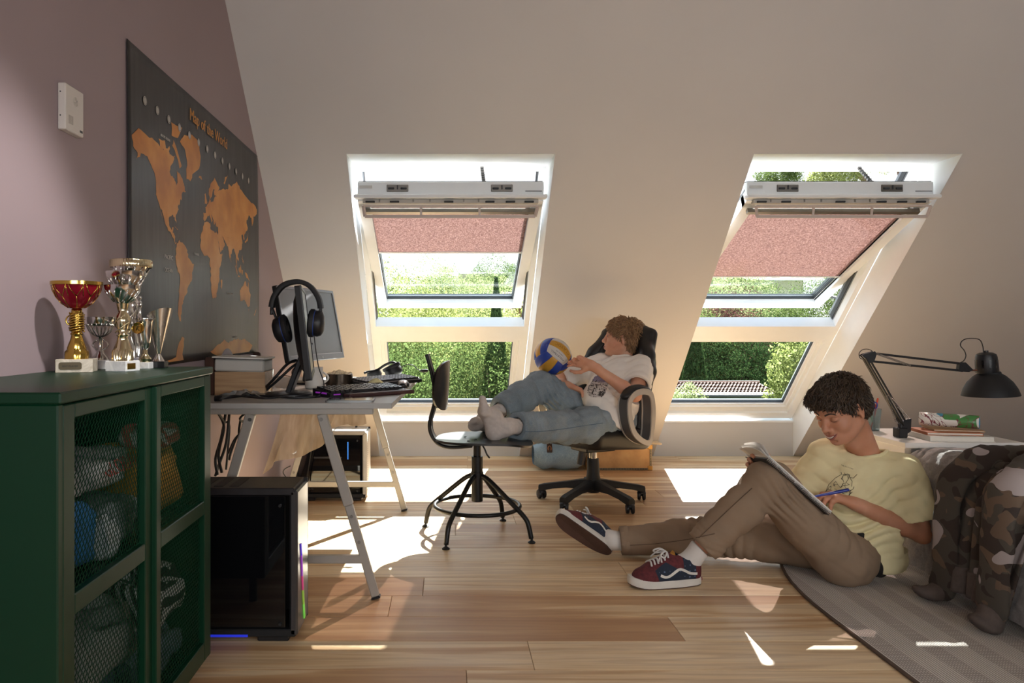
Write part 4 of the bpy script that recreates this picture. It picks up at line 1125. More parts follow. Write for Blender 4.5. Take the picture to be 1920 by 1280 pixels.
for i, (c, h) in enumerate(cols):
    mb = MB(); mb.bar((L/2+.002, -.045+.012*i, z), (L/2+.002, -.045+.012*(i+1), z-h), .006+.002*i, .004, (1, 0, 0)); mb.build('light_strip', glow('led_%d' % i, c, .22), r); z -= h
mb = MB()
for k in range(5): mb.box((-.18+.05*k, 0, H+.0008), (.030, W-.05, .0015))
mb.build('vent_strips', BLK_M, r)
PALET = M('case_grey', '#a39b92', .45, .3, var=.04)
r, L, W, H = pc('computer_tower', 'second computer tower with grey top standing under the far end of the desk', (-.662, 4.375, 0), (.408, .2, .402), PALET, M('case_front_grey', '#b9b2a8', .5, var=.05), 0)
mb = MB(); mb.box((.095, -.0985, .29), (.006, .004, .10)); mb.build('led_bar', glow('blue_led_b', '#2f7fe0', .4), r)
mb = MB(); mb.box((-.02, -.099, .085), (.36, .004, .004)); mb.box((-.02, -.0995, .25), (.16, .003, .01)); mb.build('panel_seam', M('panel_seam', '#2c2c2e', .4), r)
text('Pure', .02, M('case_logo', '#3a3a3c', .4, var=0), r, (-.12, -.1005, .07), frame_R((1, 0, 0), (0, 0, 1), (0, -1, 0)), .0004)
mb = MB()
for k in range(24): mb.tube([(L/2+.0005, -.06, .06+.0125*k), (L/2+.0015, -.06, .06+.0125*k)], .003, 6)
mb.build('front_perforation', M('case_holes', '#7e7871', .6), r)
# ================================================================ monitors
SCR = M('screen_off', '#3c3c3e', .28, var=0); SCR2 = M('screen_grey', '#6a6a6b', .35, var=0)
def monitor(name, label, O, u, v, w, h, bez, scr, stand, back=.03, bezm=BLK, base_at=None, bt=.02):
    """O: near lower corner, u along the screen, v up, both unit; the screen faces u x v"""
    r = thing(name, label, 'monitor', (base_at[0], base_at[1], DT) if base_at else tuple(O))
    u, v = Vector(u).normalized(), Vector(v).normalized(); n = u.cross(v).normalized(); v = n.cross(u).normalized()
    R = Matrix((u, v, n)).transposed(); O = Vector(O)
    F = lambda a, b, c: O+u*a+v*b+n*c
    mb = MB(); mb.prism([(p[0]+w/2, p[1]+h/2) for p in rrect(w, h, .008, 3)], -bt, 0, F); mb.build('housing', BLK_M, r, world=True)
    def fr(x0, x1, y0, y1): mb = MB(); mb.box(F((x0+x1)/2, (y0+y1)/2, .002), (x1-x0, y1-y0, .006), R, .001); return mb.build('bezel', bezm, r, world=True)
    b, bl = bez
    fr(0, b, 0, h); fr(w-b, w, 0, h); fr(b, w-b, h-b, h); lo = fr(b, w-b, 0, bl)
    mb = MB(); mb.box(F(w/2, (bl+h-b)/2, .0006), (w-2*b, h-b-bl, .0012), R); mb.build('screen', scr, r, world=True)
    mb = MB(); mb.grid(lambda a, c: F(w*(.06+.88*a), h*(.05+.88*c), -bt-back*(math.sin(PI*a)*math.sin(PI*c))**.4), 16, 12); mb.build('back_shell', BLK_M, r, 60, world=True)
    return r, F, R, lo
r, F, R, lo = monitor('monitor', 'black monitor seen from its side edge with headphones hung over its corner', (-.498, 2.735, .802), (-.088, .55, 0), (-.115, -.02, 1), .555, .352, (.012, .018), SCR, None, base_at=(-.60, 3.03))
mb = MB(); bx_, by_ = -.640, 3.03
mb.lathe([(0, DT), (.095, DT), (.095, DT+.008), (.085, DT+.013), (0, DT+.016)], c=(bx_, by_, 0), n=36); mb.build('stand_base', BLK, r, 40, world=True)
mb = MB(); mb.bar((bx_-.0, by_, DT+.01), (bx_+.06, by_, DT+.17), .07, .022, (1, 0, 0), .004); mb.build('stand_neck', BLK, r, world=True)
r, F, R, lo = monitor('monitor', 'grey framed monitor with a blank grey screen at the far end of the desk', (-.715, 3.38, .835), (.175, .6, 0), (-.19, .03, 1), .60, .36, (.014, .030), SCR2, None, bezm=M('bezel_silver', '#77777a', .35, .5, var=0), base_at=(-.64, 3.68))
text('hp', .02, M('logo_pale', '#d8d8d8', .4, var=0), lo, F(.34, .014, .0056), R, .0004, world=True)
mb = MB(); mb.lathe([(0, DT), (.10, DT), (.10, DT+.008), (.085, DT+.012), (0, DT+.014)], c=(-.66, 3.66, 0), n=36); mb.build('stand_base', BLK, r, 40, world=True)
mb = MB(); mb.bar((-.69, 3.66, DT+.01), (-.665, 3.67, DT+.2), .08, .025, (1, 0, 0), .004); mb.build('stand_neck', BLK, r, world=True)
# ================================================================ headphones on the monitor corner
def hp(x, y, Y=2.80): return at(x, y, Y)
h = thing('headphones', 'black over ear headphones hung over the top corner of the side on monitor', 'headphones', tuple(hp(556, 530)))
arc = [hp(509, 590), hp(510, 572), hp(516, 553), hp(530, 536), hp(548, 529), hp(566, 529), hp(583, 538), hp(596, 556), hp(601, 574), hp(601, 592)]
mb = MB(); pts = catmull(arc, 5); mb.tube(pts, .006, 8)
for i, p in enumerate(pts): pass
hb = mb.build('headband', BLK, h, 180, world=True)
mb = MB()
n = len(pts); W_ = .016
vs = []; fs = []
for i, p in enumerate(pts[4:-4]):
    c = Vector(hp(556, 585)); d = (p-c).normalized()
    for (dy, dd) in ((-.021, 0), (-.017, .009), (.017, .009), (.021, 0), (.017, -.009), (-.017, -.009)): vs.append(p+d*dd+V(0, dy, 0))
m_ = len(pts)-8
for i in range(m_-1):
    for k in range(6): fs.append((i*6+k, i*6+(k+1) % 6, i*6+6+(k+1) % 6, i*6+6+k))
mb.add(vs, fs); mb.build('band_pad', BLK_M, h, 60, world=True)
def ear(cx, cy, tilt, out):
    c = hp(cx, cy); ax = Matrix.Rotation(math.radians(tilt), 3, 'Y') @ V(out, 0, 0); up = Matrix.Rotation(math.radians(tilt), 3, 'Y') @ V(0, 0, 1)
    R = frame_R(V(0, 1, 0), up, V(0, 1, 0).cross(up)); s = 1 if (V(0, 1, 0).cross(up)).dot(ax) > 0 else -1
    sh = lambda r, z: (r, z*s)
    def ov(prof, name, m, par):
        mb = MB(); mb.lathe([sh(*q) for q in prof], n=30); mb.v = [tuple(c+R@Vector((x*1.08, y*1.34, z*1.15))) for x, y, z in mb.v]; return mb.build(name, m, par, 45, world=True)
    cup = ov([(0, .030), (.022, .029), (.033, .022), (.037, .010), (.036, 0)], 'ear_cup', BLK, h)
    ov([(.036, 0), (.040, -.006), (.040, -.016), (.034, -.021), (.022, -.018), (.020, -.004), (0, -.004)], 'ear_cushion', BLK_M, h)
    ov([(.0372, .000), (.0378, -.002), (.0372, -.004)], 'blue_ring', M('blue_trim', '#1d3f86', .5, var=0), cup)
    return c, up
cl, ul = ear(530, 617, -14, -1); cr, ur = ear(591, 606, 5, 1)
for (p0, c, u) in ((arc[0], cl, ul), (arc[-1], cr, ur)):
    mb = MB(); mb.bar(p0+V(0, 0, .03), c+u*.03+V(.012 if c is cr else -.012, 0, 0), .02, .007, (1, 0, 0), .002); mb.build('slider', BLK, h, world=True)
mb = MB(); q0 = cr-ur*.045
mb.tube(catmull([q0, at(592, 655, 2.81), at(598, 690, 2.82), at(606, 712, 2.84), at(607, 726, 2.85), at(600, 738, 2.86), at(590, 744.5, 2.87)], 6), .0022, 6); mb.build('cable', BLK, h, 180, world=True)
# second headset lying at the back
g = thing('headset', 'black gaming headset with bent boom microphone lying at the far desk corner', 'headset', (-.30, 3.93, DT))
def hs(x, y, Y=3.93): return at(x, y, Y)
mb = MB(); R = frame_R((.9, .3, -.3), (0, .7, .7), V(.9, .3, -.3).cross(V(0, .7, .7)))
c = hs(738, 696)
mb.lathe([(0, -.03), (.03, -.028), (.043, -.016), (.046, 0), (.043, .016), (.03, .022), (0, .016)], c=c, n=30, R=frame_R((.8, -.2, .4), (.3, .9, .1), V(.8, -.2, .4).cross(V(.3, .9, .1)))); mb.build('ear_cup', BLK, g, 45, world=True)
mb = MB(); mb.lathe([(.024, .014), (.044, .016), (.049, .024), (.047, .034), (.036, .036), (.026, .03)], c=c, n=30, R=frame_R((.8, -.2, .4), (.3, .9, .1), V(.8, -.2, .4).cross(V(.3, .9, .1)))); mb.build('ear_cushion', BLK_M, g, 60, world=True)
mb = MB(); mb.lathe([(0, -.02), (.036, -.018), (.042, 0), (.036, .018), (0, .014)], c=hs(702, 702, 4.02), n=26, R=frame_R((1, 0, .2), (0, 1, .0), V(1, 0, .2).cross(V(0, 1, 0)))); mb.build('ear_cup', BLK, g, 45, world=True)
mb = MB(); mb.tube(catmull([hs(748, 686, 3.95), hs(737, 679, 3.97), hs(722, 684, 4.0), hs(706, 694, 4.03), hs(690, 697, 4.04), hs(683, 699, 4.03)], 5), .007, 8); mb.build('headband', BLK_M, g, 180, world=True)
mb = MB(); mb.tube(catmull([hs(750, 690), hs(760, 684), hs(773, 684), hs(783, 692), hs(790, 695)], 6), .0024, 6); mb.build('microphone_boom', BLK, g, 180, world=True)
mb = MB(); mb.tube([hs(788, 695), hs(792, 695), hs(800, 694.5), hs(803, 694)], [.005, .0085, .0085, .005], 10); mb.build('microphone', BLK_M, g, 50, world=True)
# ================================================================ keyboards
def keyboard(name, label, c, ang, w, d, nx, ny, body, cap, group=None, glowkeys=False, tilt=3.5, rest=None):
    r = thing(name, label, 'keyboard', c, math.radians(ang))
    mb = MB(); mb.prism([(-d/2, 0), (d/2, 0), (d/2, .030), (-d/2, .016)], -w/2, w/2, lambda a, b, cc: (cc, a, b)); mb.build('case', body, r)
    kw = (w-.02)/nx; kd = (d-.02)/ny
    km = MB(); km.v = []; a_ = kw*.46; b_ = kd*.44
    km.add([(-a_, -b_, 0), (a_, -b_, 0), (a_, b_, 0), (-a_, b_, 0), (-a_*.78, -b_*.75, .009), (a_*.78, -b_*.75, .009), (a_*.78, b_*.85, .010), (-a_*.78, b_*.85, .010)], [(4, 5, 6, 7), (0, 1, 5, 4), (1, 2, 6, 5), (2, 3, 7, 6), (3, 0, 4, 7)])
    kme = km.mesh('key'); kme.materials.append(cap)
    for j in range(ny):
        y = -d/2+.01+kd*(j+.5); zt = .016+.014*((y+d/2)/d)
        i = 0
        while i < nx:
            span = 1
            if j == 0 and i == 4: span = 6
            x = -w/2+.01+kw*(i+span/2)
            o = link('key', kme, None, r); o.location = (x, y, zt); o.rotation_euler = (math.radians(tilt), 0, 0); o.scale = (span*1.0+(span-1)*.08, 1, 1)
            i += span
    if glowkeys:
        for i, (cn, cc) in enumerate((('purple_led', '#8a2fa0'), ('blue_led_k', '#3038b0'), ('blue_led_k', '#3038b0'), ('red_led', '#a83a3a'), ('blue_led_k', '#3038b0'))):
            mb = MB(); mb.box((-w/2+.03+.05*i, -d/2-.0015, .0125), (.03, .003, .004)); mb.build('side_light', glow(cn, cc, .25), r)
        mb = MB(); mb.box((-w/2-.001, 0, .016), (.003, d*.6, .006)); mb.build('side_light', glow('purple_led', '#8a2fa0', .25), r)
    if rest: mb = MB(); mb.box((.03, -d/2-.028, .008), (w*.86, .05, .015), b=.004); mb.build('wrist_rest', rest, r)
    return r
KCAP = M('key_black', '#1b1a1c', .35, var=.05)
keyboard('keyboard', 'black keyboard with coloured key lights and a dark red wrist rest', (-.355, 3.07, DT), 40, .37, .135, 16, 6, BLK, KCAP, glowkeys=True, rest=M('dark_red_rest', '#3d201e', .5))
keyboard('keyboard', 'plain black keyboard lying behind the lit one', (-.30, 3.62, DT), 52, .40, .13, 18, 6, M('dark_case', '#2b2a2a', .45), M('key_grey', '#343335', .4))
mo = thing('mouse', 'silver and black computer mouse leaning on the plain black keyboard', 'mouse', (-.20, 3.41, DT))
mb = MB(); mb.ball((0, 0, .012), (.03, .055, .022), 20, 12); mb.v = [(x, y, max(z, .0)) for x, y, z in mb.v]; mb.build('shell', BLK, mo, 180)
mb = MB(); mb.grid(lambda u, v: (.031*(u*1.2-.6), -.05+.10*v, .012+.0232*math.sqrt(max(0, 1-(u*1.2-.6)**2-((-.05+.1*v)/.0575)**2))), 8, 16, .0006); mb.build('silver_back', SILV if False else M('satin_silver', '#b9b9b9', .3, .7), mo, 180)
tb = thing('tablet', 'silver edged tablet lying flat at the front edge of the desk', 'tablet', (-.36, 2.79, DT), math.radians(2))
mb = MB(); mb.prism(rrect(.178, .115, .012), 0, .0075); mb.build('case', M('tablet_silver', '#8f9190', .35, .6), tb, 40)
mb = MB(); mb.prism(rrect(.166, .102, .008), .0076, .0082); mb.build('screen', BLK_G, tb)
# ================================================================ small things on the desk
b = thing('bowl', 'dark metal bowl heaped with pale snacks under the grey framed monitor', 'bowl', (-.50, 3.47, DT))
mb = MB(); mb.lathe([(0, 0), (.055, 0), (.062, .004), (.062, .058), (.058, .060), (.056, .05), (.05, .01), (0, .008)], n=40); mb.build('body', M('dark_bronze', '#4b4239', .25, .85), b, 40)
sn = MB(); rs = random.Random(3)
for i in range(60):
    a = rs.uniform(0, 2*PI); q = .052*math.sqrt(rs.random()); sn.ball((-.50+q*math.cos(a), 3.47+q*math.sin(a), DT+.052+.014*(1-q/.052)+rs.uniform(0, .006)), rs.uniform(.007, .011), 7, 5)
o = sn.build('popcorn', M('popcorn', '#cdbfa0', .9, var=.15, scale=60), None, 180); tag(o, 'pale popcorn heaped in the dark metal bowl', 'snack', kind='stuff')
nt = thing('crumpled_note', 'crumpled pale yellow paper note on the lit keyboard', 'paper', (-.305, 3.215, DT+.035))
mb = MB(); rs = random.Random(8); mb.grid(lambda u, v: (-.03+.06*u+rs.uniform(-.004, .004), -.025+.05*v, .018*math.sin(PI*u)*math.sin(PI*v)+rs.uniform(0, .006)), 6, 5, .0006); mb.build('sheet', M('pale_yellow_paper', '#d8cf9c', .9), nt)
mg = thing('mug', 'white mug behind the stand of the side on monitor', 'mug', (-.60, 3.37, DT))
mb = MB(); mb.lathe([(0, 0), (.036, 0), (.040, .004), (.041, .095), (.038, .095), (.036, .01), (0, .008)], n=36); mb.build('body', M('white_ceramic', '#d9d6cf', .2, var=.02), mg, 40)
mb = MB(); mb.tube([(.04+.024*math.sin(PI*i/10), 0, .022+.05*i/10) for i in range(11)], .005, 8); mb.build('handle', M('white_ceramic', '#d9d6cf', .2), mg, 180)
gl = thing('glass', 'empty drinking glass lying by the wall behind the side on monitor', 'glass', (-.80, 3.30, DT))
GL2 = M('thin_glass', '#dfe4e6', .05, var=0, Transmission_Weight=.9, IOR=1.3)
mb = MB(); mb.lathe([(0, 0), (.028, 0), (.034, .09), (.032, .09), (.026, .006), (0, .006)], n=28); mb.build('body', GL2, gl, 50)
bag = thing('plastic_wrap', 'crinkled clear plastic wrap lying on the desk by the wall', 'wrap', (-.82, 3.12, DT))
rs = random.Random(5); Z = [[rs.uniform(0, .025) for _ in range(13)] for _ in range(17)]
mb = MB(); mb.grid(lambda u, v: (-.10+.20*v, -.19+.38*u, .002+Z[int(u*16)][int(v*12)]*math.sin(PI*v)), 16, 12); mb.build('film', M('clear_film', '#e3e4e2', .12, var=0, Transmission_Weight=.55, IOR=1.2), bag, 30)
# stack by the wall: wooden box with white folder on it, brown folder stand behind
bx0 = thing('wooden_box', 'light wooden box on the desk beside the cabinet, under the white folder', 'box', (-.842, 3.10, DT))
OAK = NT('light_oak'); n_ = OAK.noise(OAK.coord('Object', (1.5, 10, 40)), 2, 4, .6, .8); OAK.set(Base_Color=OAK.ramp(n_, [(.3, srgb('#a98560')), (.6, srgb('#c4a17a')), (.75, srgb('#cfae88'))]), Roughness=.55); OAK = OAK.m
Hb = .094
for (c, d) in (((0, -.06, Hb/2), (.205, .012, Hb)), ((0, .06, Hb/2), (.205, .012, Hb)), ((-.0965, 0, Hb/2), (.012, .108, Hb)), ((.0965, 0, Hb/2), (.012, .108, Hb))):
    mb = MB(); mb.box(c, d, b=.001); mb.build('side_board', OAK, bx0)
mb = MB(); mb.box((0, 0, .005), (.181, .108, .01)); mb.build('bottom_board', OAK, bx0)
fo = thing('folder', 'white file folder lying open on the light wooden box', 'folder', (-.842, 3.10, DT+Hb))
FW = M('folder_white', '#c9c4bb', .6, var=.03)
mb = MB(); mb.box((0, 0, .026), (.202, .15, .050), rot('Y', 1.5), b=.006); mb.build('body', FW, fo)
mb = MB(); mb.box((.004, -.01, .0575), (.212, .19, .006), rot('Y', 2.0), b=.002); mb.build('cover', M('folder_cover', '#dedbd4', .5), fo)
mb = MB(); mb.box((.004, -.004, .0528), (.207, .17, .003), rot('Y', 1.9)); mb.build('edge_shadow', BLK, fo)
ch = thing('file_stand', 'dark walnut book rack with two upright end boards along the wall', 'rack', (-.957, 3.41, DT))
WAL = M('walnut', '#4d3023', .45, var=.2, scale=14)
for y, hh in ((-.37, .155), (.39, .148)):
    mb = MB(); mb.prism([(p[0], p[1]+hh/2) for p in rrect(.036, hh, .012)], -.008, .008, lambda a, b, c: (a-.008, y+c, b)); mb.build('end_board', WAL, ch)
mb = MB(); mb.box((-.005, .01, .006), (.04, .744, .012), b=.002); mb.build('base_board', WAL, ch)
sh = thing('cardboard_curl', 'curled grey cardboard sheet leaning at the wall behind the folder', 'cardboard', (-.955, 3.14, DT+.013))
mb = MB(); mb.grid(lambda u, v: (-.016+.06*v-.03*v*v, -.09+.30*u, .17*math.sin(PI*u)**.45*v+.001), 20, 8, .0015); mb.build('sheet', M('grey_shell', '#8f8587', .6, var=.03), sh, 180)
# cables
def cable(label, pts, r=.004, m=None, name='cable', n=6, extra=None):
    mb = MB(); P = catmull(pts, n); mb.tube(P, r, 7)
    o = mb.build(name, m or BLK, None, 180); return tag(o, label, 'cable')
z = DT+.005
def D(x, y, zz=None):
    zz = z if zz is None else zz; Y = 1400*(1-zz)/(y-612); return V((x-838)*Y/1400, Y, zz)
cable('black cable with plug head trailing along the front edge of the desk', [D(411, 747), D(440, 744), D(470, 741), D(510, 743), D(545, 745), D(580, 744.5), D(600, 743)], .0045)
cable('second black cable crossing the first along the front edge of the desk', [D(412, 748.5, z+.009), D(435, 742, z+.009), D(470, 744.5, z+.009), D(500, 746.5, z+.009), D(540, 742.5, z+.009)], .0035)
pl = MB(); q = D(409, 747, DT+.012); pl.tube([q+V(-.012, 0, 0), q+V(.012, 0, 0)], .011, 10); tag(pl.build('plug', BLK, None, 50), 'black plug head at the cabinet end of the desk cables', 'plug')
cable('thick black cable rising from the desk to the back of the side on monitor', [D(489, 735), at(512, 712, 3.0), at(538, 683, 3.02), at(556, 675, 3.05)], .006)
cable('thick black cable just below the upper monitor cable', [D(492, 736.5), at(518, 715, 3.05), at(545, 690, 3.06), at(558, 681, 3.08)], .006)
cable('thin black cable looping behind the monitor stand', [at(556, 686, 3.1), at(548, 695, 3.1), at(549, 706, 3.1), at(556, 716, 3.1), D(552, 722), D(546, 716)], .0022)
cable('thin black cable running along the wall side of the desk', [D(505, 713), D(530, 704), D(548, 707), D(558, 712)], .0022)
# plastic sheet and cables under the desk
def PS(u, v):
    x0 = (-.70+.33*u); Y = 3.2+.18*math.sin(u*2.6)
    low = .36+.235*u**1.1+.02*math.sin(u*11)
    zz = .700-(.700-low)*v
    return (x0-.10*v*(1-u)+.012*math.sin(u*26)*v+.01*math.sin(u*11+v*3), Y+.03*math.sin(u*17+1)*(.3+v), zz)
t = NT('cloudy_plastic'); n_ = t.noise(t.coord('Object', (14, 14, 3)), 3, 4)
df = t.n('BsdfDiffuse'); tl = t.n('BsdfTranslucent'); tr = t.n('BsdfTransparent'); m1 = t.n('MixShader'); m2 = t.n('MixShader')
c = t.ramp(n_, [(.3, srgb('#a8947f')), (.7, srgb('#c6b49f'))]); t.l(c, df.inputs[0]); t.l(c, tl.inputs[0]); m1.inputs[0].default_value = .4; t.l(df.outputs[0], m1.inputs[1]); t.l(tl.outputs[0], m1.inputs[2])
m2.inputs[0].default_value = .22; t.l(m1.outputs[0], m2.inputs[1]); t.l(tr.outputs[0], m2.inputs[2]); t.l(m2.outputs[0], t.out.inputs[0])
mb = MB(); mb.grid(PS, 60, 24); tag(mb.build('plastic_sheet', t.m, None, 180), 'cloudy plastic sheet hanging creased from beneath the desk', 'sheet')
rs = random.Random(21)
LB = ['front left', 'nearest the cabinet', 'beside the near trestle leg', 'behind the near trestle leg', 'looping under the desk top', 'crossing the loop under the desk', 'deepest under the desk']
for i, P in enumerate(([(408, 772, 2.9), (420, 800, 2.95), (410, 850, 2.9), (416, 886, 2.9)], [(424, 770, 3.0), (415, 820, 3.0), (404, 860, 2.95), (408, 890, 2.95)], [(430, 774, 3.1), (424, 830, 3.05), (411, 870, 3.0), (404, 892, 3.0)],
                      [(466, 771, 3.0), (450, 785, 3.0), (465, 797, 3.05), (462, 808, 3.05), (446, 817, 3.05), (434, 845, 3.0), (430, 862, 3.0)], [(452, 781, 3.15), (448, 812, 3.1), (455, 830, 3.1), (459, 842, 3.1)], [(475, 770, 3.2), (455, 806, 3.15), (440, 824, 3.1), (428, 850, 3.1)], [(412, 775, 3.3), (420, 790, 3.25), (430, 800, 3.2), (424, 880, 3.2)])):
    cable('black cable hanging under the desk, '+LB[i], [at(*p) for p in P], .006 if i < 3 else .005)
cable('thin black cord with inline switch hanging below the plastic sheet', [at(515, 840, 3.7), at(522, 850, 3.7), at(534, 853.5, 3.7), at(550, 851, 3.75), at(556, 846, 3.8)], .0022)
mb = MB(); mb.box(at(534, 853.5, 3.7), (.022, .012, .012), b=.003); tag(mb.build('cord_switch', BLK, None), 'small black inline switch on the thin hanging cord', 'switch')
cable('thin black cord curling down beside the far trestle leg', [at(545, 873, 3.9), at(534, 879, 3.9), at(531, 886, 3.9), at(537, 895, 3.9)], .0025)
cable('black cable running down over the glass of the far computer tower', [at(586, 800, 4.2), at(584, 840, 4.2), at(577, 890, 4.22), at(577, 930, 4.24)], .003)
cable('cable dropping from the desk to the top of the far computer tower', [at(668, 768, 4.39), at(668.5, 782, 4.39), at(668, 794, 4.39)], .0018)
mb = MB(); mb.tube([at(668, 790, 4.39), at(668, 801, 4.39)], .007, 10); tag(mb.build('plug', BLK, None, 50), 'black plug standing on the top of the far computer tower', 'plug')
cable('black cable slanting from desk underside to behind the far tower', [at(620, 768, 3.9), at(626, 782, 3.95), at(634, 799, 4.5)], .0035)
# ================================================================ swivel work chair (boy's feet on it)
BSTEEL = M('black_steel', '#141312', .38, .35, var=.05)
CH = (.1455, 3.597)
wc_ = thing('swivel_chair', 'black metal swivel chair with plywood seat and foot ring, under the feet in socks', 'chair', (CH[0], CH[1], 0))
mb = MB(); mb.tube([(0, 0, .160), (0, 0, .375)], .027, 20); mb.tube([(0, 0, .28), (0, 0, .30)], .031, 20); mb.build('column', BSTEEL, wc_, 50)
mb = MB(); mb.tube([(0, 0, .375), (0, 0, .448)], .018, 16); mb.build('spindle', BSTEEL, wc_, 50)
mb = MB(); mb.box((.03, 0, .449), (.20, .12, .006), b=.002); mb.lathe([(0, .440), (.06, .440), (.06, .446), (0, .446)], n=20); mb.build('seat_plate', BSTEEL, wc_)
for (fx, fy) in ((-.104, 3.73), (-.007, 3.35), (.399, 3.448), (.295, 3.857)):
    d = V(fx-CH[0], fy-CH[1], 0); L = d.length; u = d/L
    P = [u*.022+V(0, 0, .285), u*.07+V(0, 0, .262), u*.19+V(0, 0, .165), u*.245+V(0, 0, .118), u*.268+V(0, 0, .085), u*.284+V(0, 0, .02)]
    mb = MB(); mb.tube(catmull(P, 5), .0115, 10); lg = mb.build('leg', BSTEEL, wc_, 180)
    q = u*.286; mb = MB(); mb.lathe([(0, .0), (.017, .0), (.018, .004), (.012, .009), (.006, .012), (.006, .022), (0, .022)], c=q, n=16); mb.build('levelling_foot', BLK, lg, 50)
mb = MB(); mb.tube([(.205*math.cos(a), .205*math.sin(a), .140) for a in [2*PI*i/48 for i in range(48)]], .0095, 10, closed=True); mb.build('foot_ring', BSTEEL, wc_, 180)
mb = MB(); mb.tube([(.02, -.02, .44), (.035, -.03, .415), (.045, -.034, .39), (.058, -.036, .373)], .004, 7); mb.build('height_lever', BLK, wc_, 180)
# plywood seat, slightly dished, front lip curving down to the right
PLY = M('black_plywood', '#1d1c1b', .33, var=.12, scale=18)
SX = .035
def seat(u, v):
    a = 2*PI*u; r = v; e = 2.6
    cx = math.copysign(abs(math.cos(a))**(2/e), math.cos(a)); cy = math.copysign(abs(math.sin(a))**(2/e), math.sin(a))
    x = .232*r*cx; y = .20*r*cy
    return (SX+x, y, .462+.006*(y/.2)**2-.020*max(0, (x-.08)/.15)**2+.004*max(0, (-x-.1)/.13)**2)
mb = MB(); mb.grid(seat, 48, 10, -.010); so = mb.build('seat', PLY, wc_, 50)
for (x, y) in ((-.06, .02), (.0, -.06), (-.03, -.11)):
    mb = MB(); mb.tube([(x, y, .464), (x, y, .4675)], .006, 10); mb.build('seat_bolt', BLK, so, 50)
for x in (-.05, .1): mb = MB(); mb.tube([(x, -.02, .448), (x, -.02, .436)], .005, 8); mb.build('bolt', BLK, wc_, 50)
# curved back strip
def cp(x, y, Y=3.60): return at(x, y, Y)-V(CH[0], CH[1], 0)
prof = [cp(886, 834), cp(860, 837), cp(838, 837), cp(822, 831), cp(811, 818), cp(806, 803), cp(807, 786), cp(812, 768), cp(816, 750), cp(815, 730), cp(811, 705), cp(805, 682), cp(800, 664)]
prof = catmull([V(p.x, 0, p.z) for p in prof], 5)
mb = MB(); vs = []; fs = []
n = len(prof)
for i, p in enumerate(prof):
    t = (prof[min(i+1, n-1)]-prof[max(i-1, 0)]).normalized(); nn = V(-t.z, 0, t.x)
    k = i/(n-1); w = .030 if k < .93 else .030*math.sqrt(max(.02, 1-((k-.93)/.07)**2))
    for (dy, dn) in ((-w, -.0065), (w, -.0065), (w, .0065), (-w, .0065)): vs.append(p+V(0, dy, 0)+nn*dn)
for i in range(n-1):
    for k in range(4): fs.append((i*4+k, i*4+(k+1) % 4, i*4+4+(k+1) % 4, i*4+4+k))
fs += [(0, 1, 2, 3), tuple((n-1)*4+k for k in (3, 2, 1, 0))]
mb.add(vs, fs); mb.build('back_strip', BSTEEL, wc_, 40)
mb = MB()
for dy in (-.028, .028): mb.tube([p+V(0, dy, 0) for p in prof], .0085, 7)
mb.build('back_tube', BSTEEL, wc_, 180)
# backrest pad
PC = cp(829, 722)
def pad(u, v):
    a = 2*PI*u; e = 2.8
    cx = math.copysign(abs(math.cos(a))**(2/e), math.cos(a)); cz = math.copysign(abs(math.sin(a))**(2/e), math.sin(a))
    y = .185*v*cx; z = .118*v*cz
    return V(PC.x, 0, PC.z)+V(.030-1.1*y*y*1.1+.06*z-.25*z*z+.02*y*0, y, z)
mb = MB(); mb.grid(pad, 48, 8, -.011); po = mb.build('backrest', M('black_veneer', '#1c1a19', .25, var=.12, scale=18), wc_, 50)
po.rotation_euler = (0, 0, 0)
mb = MB(); mb.tube([V(PC.x-.025, 0, PC.z-.005), V(PC.x+.028, 0, PC.z-.002)], .009, 10); mb.lathe([(0, 0), (.02, 0), (.02, .006), (0, .006)], c=V(PC.x+.014, 0, PC.z), n=14, R=rot('Y', 90)); mb.build('backrest_mount', BLK, wc_, 50)
for o in COL.objects:
    if o.parent == wc_ and o.name.split('.')[0] in ('seat', 'seat_plate', 'back_strip', 'back_tube', 'backrest', 'backrest_mount'): o.rotation_euler = (0, 0, math.radians(-8))

